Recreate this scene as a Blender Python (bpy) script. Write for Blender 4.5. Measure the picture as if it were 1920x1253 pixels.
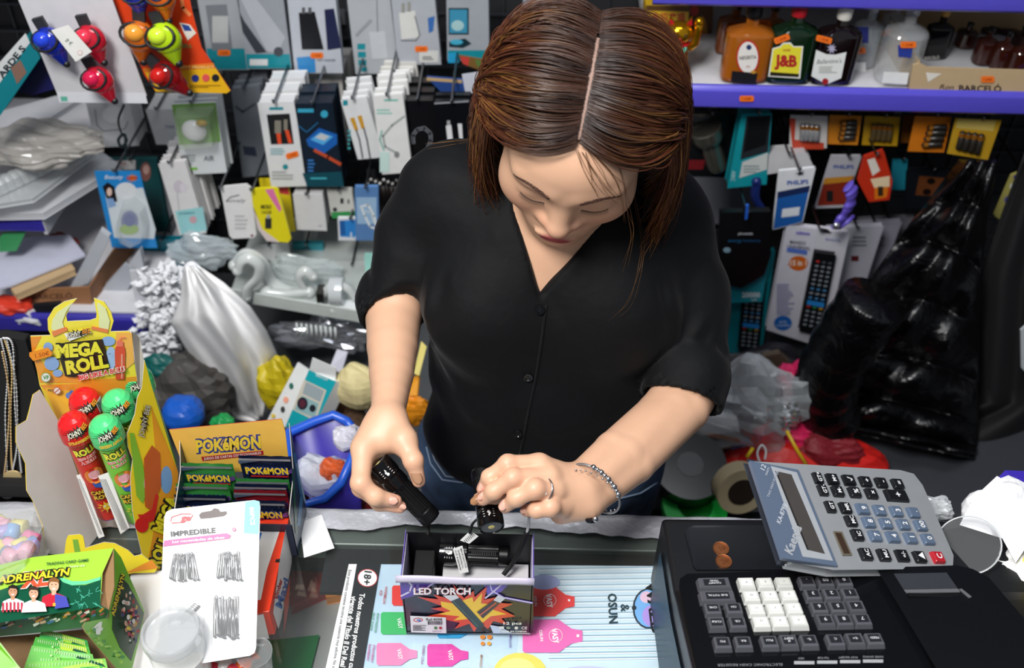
import bpy, math, random
import numpy as np
from mathutils import Vector, Matrix, Euler
for _o in list(bpy.data.objects): bpy.data.objects.remove(_o)
S = bpy.context.scene; COL = S.collection
R = math.radians; PI = math.pi
# ---------------- camera, light, exposure ----------------
FPX = 1867.0; PITCH = R(42); ROLL = R(1.3); CAM = Vector((0, 0, 2.0))
FW = Vector((0, math.cos(PITCH), -math.sin(PITCH))); U0 = Vector((0, math.sin(PITCH), math.cos(PITCH))); R0 = Vector((1, 0, 0))
RT = R0*math.cos(ROLL) + U0*math.sin(ROLL); UP = U0*math.cos(ROLL) - R0*math.sin(ROLL)
cd = bpy.data.cameras.new('camera'); cam = bpy.data.objects.new('camera', cd); COL.objects.link(cam)
cam.matrix_world = Matrix(((RT.x, UP.x, -FW.x, CAM.x), (RT.y, UP.y, -FW.y, CAM.y), (RT.z, UP.z, -FW.z, CAM.z), (0, 0, 0, 1)))
cd.sensor_width = 36; cd.lens = 36*FPX/1920; cd.clip_start = 0.05
cd.dof.use_dof = True; cd.dof.focus_distance = 1.08; cd.dof.aperture_fstop = 4.5
S.camera = cam
w = bpy.data.worlds.new('shop_light'); S.world = w; w.use_nodes = True
w.node_tree.nodes['Background'].inputs[0].default_value = (.80, .88, 1, 1); w.node_tree.nodes['Background'].inputs[1].default_value = .22
def area(name, loc, aim, sx, sy, power, color=(1, 1, 1)):
    l = bpy.data.lights.new(name, 'AREA'); l.shape = 'RECTANGLE'; l.size = sx; l.size_y = sy; l.energy = power; l.color = color
    o = bpy.data.objects.new(name, l); COL.objects.link(o); o.location = loc
    o.rotation_euler = (Vector(aim)-Vector(loc)).to_track_quat('-Z', 'Y').to_euler(); return o
area('counter_lamp', (-.48, .0, 2.72), (.0, .80, 1.1), .5, .5, 40, (1, .985, .96))
area('ceiling_panel', (.1, .75, 3.1), (.1, .9, 1.0), 1.2, .5, 14, (.93, .96, 1))
S.view_settings.view_transform = 'Standard'; S.view_settings.look = 'None'; S.view_settings.gamma = 1
S.view_settings.use_curve_mapping = False; S.view_settings.exposure = 0.0
def at(px, py, Y=None, Z=None, D=None):
    d = FW + RT*((px-960)/FPX) - UP*((py-626.5)/FPX)
    t = Y/d.y if Y is not None else ((Z-2)/d.z if Z is not None else D)
    return CAM + d*t
# ---------------- materials ----------------
def lin(h):
    h = h.lstrip('#'); v = [int(h[i:i+2], 16)/255 for i in (0, 2, 4)]
    return tuple(c/12.92 if c <= .04045 else ((c+.055)/1.055)**2.4 for c in v)+(1,)
MATS = {}
def M(key):
    """'#rrggbb[:rough[:metal[:trans]]]' -> procedural principled material with fine mottling"""
    if not isinstance(key, str): return key
    if key in MATS: return MATS[key]
    p = key.split(':'); col = lin(p[0]); ro = float(p[1]) if len(p) > 1 else .45; me = float(p[2]) if len(p) > 2 else 0; tr = float(p[3]) if len(p) > 3 else 0
    m = bpy.data.materials.new('mat_'+key.replace('#', '').replace(':', '_')); m.use_nodes = True
    n = m.node_tree.nodes; l = m.node_tree.links; b = n['Principled BSDF']
    b.inputs['Roughness'].default_value = ro; b.inputs['Metallic'].default_value = me
    tc = n.new('ShaderNodeTexCoord'); nz = n.new('ShaderNodeTexNoise'); nz.inputs['Scale'].default_value = 60; nz.inputs['Detail'].default_value = 2
    l.new(tc.outputs['Object'], nz.inputs['Vector'])
    mx = n.new('ShaderNodeMix'); mx.data_type = 'RGBA'; mx.inputs[6].default_value = tuple(c*.93 for c in col[:3])+(1,); mx.inputs[7].default_value = tuple(min(1, c*1.04) for c in col[:3])+(1,)
    l.new(nz.outputs['Fac'], mx.inputs[0]); l.new(mx.outputs[2], b.inputs['Base Color'])
    if tr > 0:   # thin clear plastic
        out = n['Material Output']; t = n.new('ShaderNodeBsdfTransparent'); ms = n.new('ShaderNodeMixShader'); lw = n.new('ShaderNodeLayerWeight'); lw.inputs[0].default_value = .5; pw = n.new('ShaderNodeMath'); pw.operation = 'POWER'; pw.inputs[1].default_value = 5; l.new(lw.outputs['Facing'], pw.inputs[0]); fr = n.new('ShaderNodeMath'); fr.operation = 'MULTIPLY_ADD'; fr.inputs[1].default_value = .7; fr.inputs[2].default_value = .04; l.new(pw.outputs[0], fr.inputs[0])
        gl = n.new('ShaderNodeBsdfGlossy'); gl.inputs['Roughness'].default_value = ro; m0 = n.new('ShaderNodeMixShader'); m0.inputs[0].default_value = 1-tr
        l.new(t.outputs[0], m0.inputs[1]); l.new(b.outputs[0], m0.inputs[2]); l.new(fr.outputs[0], ms.inputs[0]); l.new(m0.outputs[0], ms.inputs[1]); l.new(gl.outputs[0], ms.inputs[2]); l.new(ms.outputs[0], out.inputs[0])
    MATS[key] = m; return m
def node_mat(name, fn):
    if name in MATS: return MATS[name]
    m = bpy.data.materials.new(name); m.use_nodes = True; fn(m.node_tree, m.node_tree.nodes, m.node_tree.links, m.node_tree.nodes['Principled BSDF']); MATS[name] = m; return m
# ---------------- geometry collector ----------------
TXT = {}
def glyphs(s, off=0., res=2):
    k = (s, round(off, 4), res)
    if k in TXT: return TXT[k]
    c = bpy.data.curves.new('t', 'FONT'); c.body = s; c.size = 1; c.offset = off; c.resolution_u = res; c.fill_mode = 'FRONT'
    o = bpy.data.objects.new('t', c); COL.objects.link(o); bpy.context.view_layer.update()
    me = bpy.data.meshes.new_from_object(o.evaluated_get(bpy.context.evaluated_depsgraph_get()))
    v = np.array([tuple(x.co)[:2] for x in me.vertices]) if len(me.vertices) else np.zeros((0, 2)); f = [tuple(p.vertices) for p in me.polygons]
    bpy.data.objects.remove(o); bpy.data.curves.remove(c); bpy.data.meshes.remove(me)
    if len(v):
        v[:, 0] -= (v[:, 0].min()+v[:, 0].max())/2; v[:, 1] -= .35; wd = v[:, 0].max()-v[:, 0].min()
    else: wd = 0
    TXT[k] = (v, f, wd); return TXT[k]
class G:
    def __init__(s): s.v = []; s.f = []; s.m = []; s.keys = []; s.X = Matrix(); s.sm = []; s.smooth = False
    def mi(s, c):
        if c not in s.keys: s.keys.append(c)
        return s.keys.index(c)
    def add(s, vs, fs, c, smooth=None):
        o = len(s.v); k = s.mi(c); X = s.X; s.v += [tuple(X @ Vector(p)) for p in vs]
        sm = s.smooth if smooth is None else smooth
        for f in fs: s.f.append(tuple(i+o for i in f)); s.m.append(k); s.sm.append(sm)
        return s
    def box(s, c, d, col, open_top=False):
        x, y, z = c; a, b, h = d[0]/2, d[1]/2, d[2]/2
        v = [(x-a, y-b, z-h), (x+a, y-b, z-h), (x+a, y+b, z-h), (x-a, y+b, z-h), (x-a, y-b, z+h), (x+a, y-b, z+h), (x+a, y+b, z+h), (x-a, y+b, z+h)]
        f = [(3, 2, 1, 0), (0, 1, 5, 4), (1, 2, 6, 5), (2, 3, 7, 6), (3, 0, 4, 7)]+([] if open_top else [(4, 5, 6, 7)])
        return s.add(v, f, col, False)
    def tube(s, P, r, col, n=8, caps=True, sq=1):
        P = [Vector(p) for p in P]; rs = r if isinstance(r, (list, tuple)) else [r]*len(P); vs = []; fs = []
        t0 = (P[1]-P[0]).normalized(); a = t0.orthogonal().normalized()
        for i, p in enumerate(P):
            t = (P[min(i+1, len(P)-1)]-P[max(i-1, 0)]).normalized(); a = (a-t*a.dot(t)).normalized(); b = t.cross(a)
            for k in range(n): g = 2*PI*k/n; vs.append(p+(a*math.cos(g)+b*math.sin(g)*sq)*rs[i])
        for i in range(len(P)-1):
            for k in range(n): fs.append((i*n+k, i*n+(k+1) % n, (i+1)*n+(k+1) % n, (i+1)*n+k))
        if caps: fs += [tuple(range(n-1, -1, -1)), tuple((len(P)-1)*n+k for k in range(n))]
        return s.add(vs, fs, col, True)
    def lathe(s, prof, col, n=24, o=(0, 0, 0), axis='z', sy=1, cols=None, pw=1):
        vs = []; 
        for r, z in prof:
            for k in range(n):
                g = 2*PI*k/n; c, q = math.cos(g), math.sin(g); x, y = r*math.copysign(abs(c)**pw, c), r*math.copysign(abs(q)**pw, q)*sy
                vs.append((o[0]+x, o[1]+y, o[2]+z) if axis == 'z' else ((o[0]+x, o[1]+z, o[2]+y) if axis == 'y' else (o[0]+z, o[1]+x, o[2]+y)))
        for i in range(len(prof)-1):
            s.add([vs[i*n+k] for k in range(n)]+[vs[(i+1)*n+k] for k in range(n)], [(k, (k+1) % n, n+(k+1) % n, n+k) for k in range(n)], cols[i] if cols else col, True)
        for i in (0, len(prof)-1):
            if prof[i][0] > 1e-5: s.add(vs[i*n:(i+1)*n], [tuple(range(n))], cols[min(i, len(cols)-1)] if cols else col, False)
        return s
    def prism(s, pts, y0, y1, col, plane='xz'):
        f3 = (lambda p, y: (p[0], y, p[1])) if plane == 'xz' else (lambda p, y: (p[0], p[1], y))
        n = len(pts); v = [f3(p, y0) for p in pts]+[f3(p, y1) for p in pts]
        return s.add(v, [tuple(range(n)), tuple(range(2*n-1, n-1, -1))]+[(i, n+i, n+(i+1) % n, (i+1) % n) for i in range(n)], col, False)
    def sheet(s, fn, nu, nv, col, smooth=True):
        v = [fn(i/nu, j/nv) for j in range(nv+1) for i in range(nu+1)]
        return s.add(v, [(j*(nu+1)+i, j*(nu+1)+i+1, (j+1)*(nu+1)+i+1, (j+1)*(nu+1)+i) for j in range(nv) for i in range(nu)], col, smooth)
    def ball(s, c, r, col, n=14, m=9):
        rx, ry, rz = r if isinstance(r, (tuple, list)) else (r, r, r)
        return s.sheet(lambda u, v: (c[0]+rx*math.sin(PI*v)*math.cos(2*PI*u), c[1]+ry*math.sin(PI*v)*math.sin(2*PI*u), c[2]+rz*math.cos(PI*v)), n, m, col)
    # flat print on the plane through o with axes ax, ay (unit), each item a hair above the last; sizes in metres
    def ink(s, items, o, ax=(1, 0, 0), ay=(0, 0, 1), e=.00012, wrap=None, k=1.):
        o = Vector(o); ax = Vector(ax).normalized(); ay = Vector(ay).normalized(); nn = ax.cross(ay); h = e
        for it in items:
            h += e
            if wrap: P = lambda x, y: wrap(x*k, y*k, h)
            else: P = (lambda h: lambda x, y: o+ax*(x*k)+ay*(y*k)+nn*h)(h)
            t = it[0]
            if t == 'r': _, x, y, a, b, c = it; s.poly2([(x, y), (x+a, y), (x+a, y+b), (x, y+b)], P, c)
            elif t == 'e':
                _, x, y, a, b, c = it; s.poly2([(x+a*math.cos(g*PI/9), y+b*math.sin(g*PI/9)) for g in range(18)], P, c)
            elif t == 'p': s.poly2(it[1], P, it[2])
            elif t == 'q':   # star burst
                _, x, y, a, b, n, c = it; rr = random.Random(n); s.poly2([(x+math.cos(g*PI/n)*(a if g % 2 else a*.45)*rr.uniform(.8, 1.1), y+math.sin(g*PI/n)*(b if g % 2 else b*.45)*rr.uniform(.8, 1.1)) for g in range(2*n)], P, c)
            elif t == 'l':   # polyline stroke
                _, pts, wd, c = it
                for i in range(len(pts)-1):
                    a, b = Vector(pts[i]), Vector(pts[i+1]); d = (b-a); 
                    if d.length < 1e-9: continue
                    d.normalize(); q = Vector((-d.y, d.x))*wd/2; d = d*wd*.25; s.poly2([tuple(a-q-d), tuple(b-q+d), tuple(b+q+d), tuple(a+q-d)], P, c)
            elif t == 'k':   # lines of fine print / barcode: x,y,w,h,rows,color
                _, x, y, a, b, n, c = it; rr = random.Random(int(x*9e4)+n)
                if n < 0:
                    xx = x
                    while xx < x+a: ww = a*rr.uniform(.012, .04); s.poly2([(xx, y), (xx+ww, y), (xx+ww, y+b), (xx, y+b)], P, c); xx += ww+a*rr.uniform(.012, .03)
                else:
                    for j in range(n): yy = y+b*j/n; q = a*rr.uniform(.6, 1); s.poly2([(x, yy), (x+q, yy), (x+q, yy+b/n*.5), (x, yy+b/n*.5)], P, c)
            elif t == 't':   # text, cx, cy, cap height, color, {opts}
                _, tx, x, y, hh, c = it[:6]; op = it[6] if len(it) > 6 else {}
                vv, ff, wd = glyphs(tx, op.get('b', .012), op.get('res', 2)); 
                if not len(vv): continue
                sc = hh/.7; sx = sc*op.get('sx', 1)
                if 'w' in op: sx = op['w']/wd
                rot = R(op.get('rot', 0)); ca, sa = math.cos(rot), math.sin(rot); sk = op.get('sk', 0); arc = op.get('arc', 0); o0 = len(s.v); kk = s.mi(c)
                for a, b in vv:
                    X = a*sx+b*sc*sk; Y = b*sc; Y += arc*(1-(2*a/max(wd, 1e-6))**2)
                    s.v.append(tuple(s.X @ Vector(P(x+X*ca-Y*sa, y+X*sa+Y*ca))))
                for f in ff: s.f.append(tuple(i+o0 for i in f)); s.m.append(kk); s.sm.append(False)
        return s
    def poly2(s, pts, P, c): return s.add([P(x, y) for x, y in pts], [tuple(range(len(pts)))], c, False)
    def mesh(s, name):
        me = bpy.data.meshes.new(name); me.from_pydata(s.v, [], s.f)
        for c in s.keys: me.materials.append(M(c))
        me.polygons.foreach_set('material_index', s.m); me.polygons.foreach_set('use_smooth', s.sm); me.update(); return me
    def build(s, name, parent=None, bevel=0, loc=None, rot=None, kind=None, solid=0, label=None, seg=2):
        o = bpy.data.objects.new(name, s.mesh(name)); COL.objects.link(o)
        if parent: o.parent = parent
        if loc is not None: o.location = loc
        if rot is not None: o.rotation_euler = rot
        if solid: q = o.modifiers.new('thickness', 'SOLIDIFY'); q.thickness = solid; q.offset = 0
        if bevel: q = o.modifiers.new('bevel', 'BEVEL'); q.width = bevel; q.segments = seg; q.limit_method = 'ANGLE'
        if kind: o['kind'] = kind
        if label: o['label'] = label
        return o
def tag(o, label, cat, group=None, kind=None):
    o['label'] = label; o['category'] = cat
    if group: o['group'] = group
    if kind: o['kind'] = kind
    return o
def thing(name, label, cat, loc=(0, 0, 0), rot=(0, 0, 0), group=None):
    o = bpy.data.objects.new(name, None); COL.objects.link(o); o.empty_display_size = .02; o.location = loc; o.rotation_euler = rot; return tag(o, label, cat, group)
def struct(name, g, bevel=0): return g.build(name, kind='structure', bevel=bevel)
def dup(o, loc=None, rot=None, label=None, parent=None):
    kids = list(o.children); c = o.copy(); COL.objects.link(c); c.parent = parent
    if loc is not None: c.location = loc
    if rot is not None: c.rotation_euler = rot
    if label: c['label'] = label
    for k in kids: dup(k, parent=c)
    return c
def frame(quad, Y):
    """pixel corners TL, TR, BL seen on the upright plane at depth Y -> centre, width, height, lean"""
    a, b, c = [at(*q, Y=Y) for q in quad]; wd = (b-a).length; h = (c-a).length; ang = math.atan2((b-a).z, (b-a).x); 
    return (b+c)/2, wd, h, -ang
CLEAR = '#f4f8fa:0.06:0:0.86'; CLEARB = '#e8f2f6:0.12:0:0.6'; ORANGE = '#ff7a1e:0.5'; WHITE = '#f2f2f0:0.45'; BLK = '#0b0b0d:0.35'; TEAL = '#149aa6:0.35'; CHROME = '#c9c9cc:0.2:1'
def A(px, py, D): return at(px, py, D=D)
# ================= helpers for measured flat faces =================
def ray(px, py): return FW + RT*((px-960)/FPX) - UP*((py-626.5)/FPX)
class Pl:
    """a flat face through three world points; m() finds the point of the face seen at a measured place"""
    def __init__(s, a, b, c):
        s.a = Vector(a); s.n = (Vector(b)-s.a).cross(Vector(c)-s.a).normalized()
        if s.n.dot(CAM-s.a) < 0: s.n = -s.n
    def m(s, px, py, h=0.): d = ray(px, py); t = (s.a+s.n*h-CAM).dot(s.n)/d.dot(s.n); return CAM+d*t
def plz(z): return Pl((0, 0, z), (1, 0, z), (0, 1, z))
def ply(y): return Pl((0, y, 0), (1, y, 0), (0, y, 1))
def pxink(g, items, pl, e=.00012):
    """print measured straight off the photo's face"""
    f = pl.m if isinstance(pl, Pl) else pl
    it2 = []
    for it in items:
        if it[0] == 'r': _, x, y, a, b, c = it; it2.append(('p', [(x, -y), (x+a, -y), (x+a, -y-b), (x, -y-b)], c))
        elif it[0] in 'eq': it2.append((it[0], it[1], -it[2])+tuple(it[3:]))
        elif it[0] == 'p': it2.append(('p', [(x, -y) for x, y in it[1]], it[2]))
        elif it[0] == 'l': it2.append(('l', [(x, -y) for x, y in it[1]], it[2], it[3]))
        elif it[0] == 'k': it2.append(('k', it[1], -it[2]-it[4])+tuple(it[3:]))
        elif it[0] == 't': it2.append(('t', it[1], it[2], -it[3])+tuple(it[4:]))
    g.ink(it2, (0, 0, 0), wrap=lambda x, y, h: f(x, -y, h), e=e)
def panel(g, pts, th, col, back=None):
    """flat board with thickness; pts are world points, thickness goes away from the camera"""
    p = [Vector(q) for q in pts]; n = (p[1]-p[0]).cross(p[-1]-p[0]).normalized()
    if n.dot(CAM-p[0]) < 0: n = -n; 
    k = len(p); q = [v-n*th for v in p]; idx = list(range(k)); 
    a = (p[1]-p[0]).cross(p[-1]-p[0]).dot(n) > 0
    g.add(p+q, [tuple(idx) if a else tuple(idx[::-1])], col, False)
    o = len(g.v)-2*k; g.f += [tuple(o+k+i for i in (idx[::-1] if a else idx))]; g.m.append(g.mi(back or col)); g.sm.append(False)
    for i in range(k): g.f.append((o+i, o+k+i, o+k+(i+1) % k, o+(i+1) % k)); g.m.append(g.mi(back or col)); g.sm.append(False)
    return g
def wp(g, name, th, bevel=0, solid=0, label=None, kind=None):
    o = g.build(name, bevel=bevel, solid=solid, label=label, kind=kind); o.parent = th
    p = th
    while p.parent: p = p.parent
    o.matrix_parent_inverse = p.matrix_basis.inverted() if p is th else Matrix(); return o
def rrect(x, y, w_, h_, r, n=4):
    P = []
    for cx, cy, a in ((x+w_-r, y+h_-r, 0), (x+r, y+h_-r, 90), (x+r, y+r, 180), (x+w_-r, y+r, 270)):
        for i in range(n+1): b = R(a+90*i/n); P.append((cx+r*math.cos(b), cy+r*math.sin(b)))
    return P
def crumple(g, c, r, col, seed=0, n=18, m=12, amp=.35, flat=None):
    rr = random.Random(seed); ph = [rr.uniform(0, 6) for _ in range(9)]
    def fn(u, v):
        a = 2*PI*u; b = PI*v; d = Vector((math.sin(b)*math.cos(a), math.sin(b)*math.sin(a), math.cos(b)))
        k = 1+amp*(math.sin(3*d.x*2+ph[0]+2*d.z)*.4+abs(math.sin(5*d.y+ph[1]+3*d.x))*.5+abs(math.sin(9*d.z+ph[2]+4*d.y))*.35-.45)
        return (c[0]+d.x*r[0]*k, c[1]+d.y*r[1]*k, c[2]+d.z*r[2]*k)
    return g.sheet(fn, n, m, col, False)
def outlined(txt, x, y, h, fill, edge, k=.035, **q):
    o = dict(q); o['b'] = q.get('b', .02)+k; f = dict(q); f['b'] = q.get('b', .02); return [('t', txt, x, y, h, edge, o), ('t', txt, x, y, h, fill, f)]
# ================= SETTING =================
def wood_floor(t, n, l, b):
    tc = n.new('ShaderNodeTexCoord'); v = n.new('ShaderNodeTexVoronoi'); v.inputs['Scale'].default_value = 40; l.new(tc.outputs['Object'], v.inputs['Vector'])
    cr = n.new('ShaderNodeValToRGB'); cr.color_ramp.elements[0].color = lin('#4a4744'); cr.color_ramp.elements[1].color = lin('#77736e'); l.new(v.outputs['Distance'], cr.inputs[0]); l.new(cr.outputs[0], b.inputs['Base Color']); b.inputs['Roughness'].default_value = .5
g = G(); g.box((0, 1.0, -.02), (4.4, 3.4, .04), node_mat('terrazzo', wood_floor)); struct('floor', g)
g = G(); g.box((0, 1.86, 1.1), (3.8, .06, 2.2), '#26272b:0.55'); wall = struct('wall_back', g)
g = G()   # wire grid of the hook wall
for i in range(48): x = -1.18+i*.05; g.box((x, 1.826, 1.1), (.004, .004, 1.9), '#4a4c51:0.4:0.6')
for i in range(30): z = .3+i*.055; g.box((0, 1.822, z), (2.4, .004, .004), '#4a4c51:0.4:0.6')
gr = g.build('wire_grid', parent=wall); gr['kind'] = 'stuff'
g = G(); g.box((-1.32, 1.3, 1.1), (.04, 1.1, 2.2), '#2b2b30:0.6'); struct('wall_left', g); g = G(); g.box((1.62, 1.3, 1.1), (.04, 1.1, 2.2), '#2b2b30:0.6'); struct('wall_right', g)
# ================= DISPLAY COUNTER =================
counter = thing('display_counter', 'glass-topped display counter with silver duct tape along its far edge', 'counter', (0, .3, 0))
g = G(); g.box((.06, .36, .996), (2.3, .826, .008), '#cfe0d8:0.04:0:0.99'); wp(g, 'glass_top', counter)
g = G(); g.box((.06, .752, .976), (2.3, .046, .030), '#66706a:0.35:0.3'); g.box((.06, -.03, .976), (2.3, .03, .03), '#66706a:0.35:0.3'); wp(g, 'edge_frame', counter, .002)
g = G(); g.box((.06, .772, .48), (2.3, .006, .96), '#17181a:0.5'); g.box((.06, -.045, .48), (2.3, .006, .96), '#17181a:0.5'); g.box((-1.09, .36, .48), (.012, .8, .96), '#17181a:0.5'); g.box((1.21, .36, .48), (.012, .8, .96), '#17181a:0.5'); wp(g, 'panel', counter)
g = G(); g.box((.06, .36, .85), (2.26, .78, .008), '#a9aba8:0.4'); wp(g, 'shelf', counter)
g = G(); g.box((.28, .695, .984), (1.0, .062, .006), '#101113:0.6'); wp(g, 'felt_strip', counter)
def tape_fn(t, n, l, b):
    tc = n.new('ShaderNodeTexCoord'); nz = n.new('ShaderNodeTexNoise'); nz.inputs['Scale'].default_value = 55; nz.inputs['Detail'].default_value = 5; l.new(tc.outputs['Object'], nz.inputs['Vector']); wv = n.new('ShaderNodeTexWave'); wv.inputs['Scale'].default_value = 160; l.new(tc.outputs['Object'], wv.inputs['Vector'])
    b.inputs['Base Color'].default_value = lin('#d0d1d8'); b.inputs['Metallic'].default_value = .35; b.inputs['Roughness'].default_value = .38
    b1 = n.new('ShaderNodeBump'); b1.inputs['Strength'].default_value = .9; b1.inputs['Distance'].default_value = .004; l.new(nz.outputs[0], b1.inputs['Height']); b2 = n.new('ShaderNodeBump'); b2.inputs['Strength'].default_value = .25; b2.inputs['Distance'].default_value = .0005; l.new(wv.outputs['Fac'], b2.inputs['Height']); l.new(b1.outputs[0], b2.inputs['Normal']); l.new(b2.outputs[0], b.inputs['Normal'])
TAPE = node_mat('duct_tape', tape_fn)
g = G(); rr = random.Random(3)
def tapef(u, v):
    x = -.75+1.95*u; px = 960+1867*x/1.13
    low = np.interp(px, [500, 600, 690, 730, 800, 1000, 1100, 1240, 1800], [.738, .744, .744, .752, .755, .752, .747, .741, .741])+.0012*math.sin(x*190)+.0010*math.sin(x*77)
    if v > .8: q = (v-.8)/.2; return (x, .7775, 1.0012-.03*q)
    q = v/.8; return (x, low+(.7775-low)*q, 1.0012+.0008*math.sin(x*60+q*5)+.0006*math.sin(x*140))
g.sheet(tapef, 200, 8, TAPE); wp(g, 'duct_tape', counter)
# things lying on the shelf inside the counter
PS = plz(.905)
def slab(name, label, cat, pxs, z, th, col, items=(), bevel=.001, group=None):
    pl = plz(z); P = [pl.m(*p) for p in pxs]; c = sum(P, Vector())/len(P); o = thing(name, label, cat, (c.x, c.y, z-th), group=group); g = G(); panel(g, P, th, col); 
    if items: pxink(g, items, pl)
    wp(g, 'box_body' if th > .01 else 'sheet', o, bevel); return o
slab('gift_box', 'dark red glossy box seen through the counter glass beside the white tag', 'box', [(552, 1005), (640, 1010), (612, 1105), (545, 1135)], .875, .02, '#a62a24:0.35', [('l', [(560, 1056), (590, 1052), (625, 1030)], 6, '#c9c9c9:0.4')])
slab('snack_pack', 'orange and black pack seen through the glass left of the poster', 'packet', [(606, 1068), (668, 1045), (660, 1110), (612, 1120)], .872, .017, '#d98a3a:0.4', [('p', [(625, 1075), (650, 1080), (655, 1100), (630, 1095)], '#1d1712:0.5'), ('p', [(628, 1062), (650, 1058), (648, 1072), (632, 1074)], '#f2b53e:0.5')])
slab('green_folder', 'translucent green plastic wallet in the counter below the red and white carton', 'folder', [(484, 1205), (597, 1192), (576, 1275), (470, 1280)], .862, .006, '#1f7a3c:0.3')
# ================= POSTER =================
PZ = .9908
pl = plz(PZ); g = G(); panel(g, [pl.m(*p) for p in [(654, 1058), (1250, 1062), (1330, 1330), (600, 1330)]], .0004, '#bfdcf0:0.6')
def vape(x, y, w_, h_, c, s_=1.): 
    a = x+w_*.60; q = h_/2; return ('p', [(x+3, y-q), (x, y-q+4), (x, y+q-4), (x+3, y+q), (a, y+q), (a+w_*.22, y+q*.45), (x+w_, y+q*.33), (x+w_, y-q*.33), (a+w_*.22, y-q*.45), (a, y-q)], c)
it = [('r', 715, 1062, 520, 190, '#c4e0f2:0.6'), ('p', [(985, 1060), (1245, 1062), (1300, 1330), (960, 1330)], '#d3eaf6:0.6')]
for i in range(17): y = 1066+i*10.5; it.append(('l', [(1010+i*1.2, y+1), (1250+i*2, y-3)], 1.3, '#8fb0c4:0.6')); it.append(('l', [(1010+i*1.2, y+4), (1250+i*2, y)], 2.2, '#f2fafd:0.6'))
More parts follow.
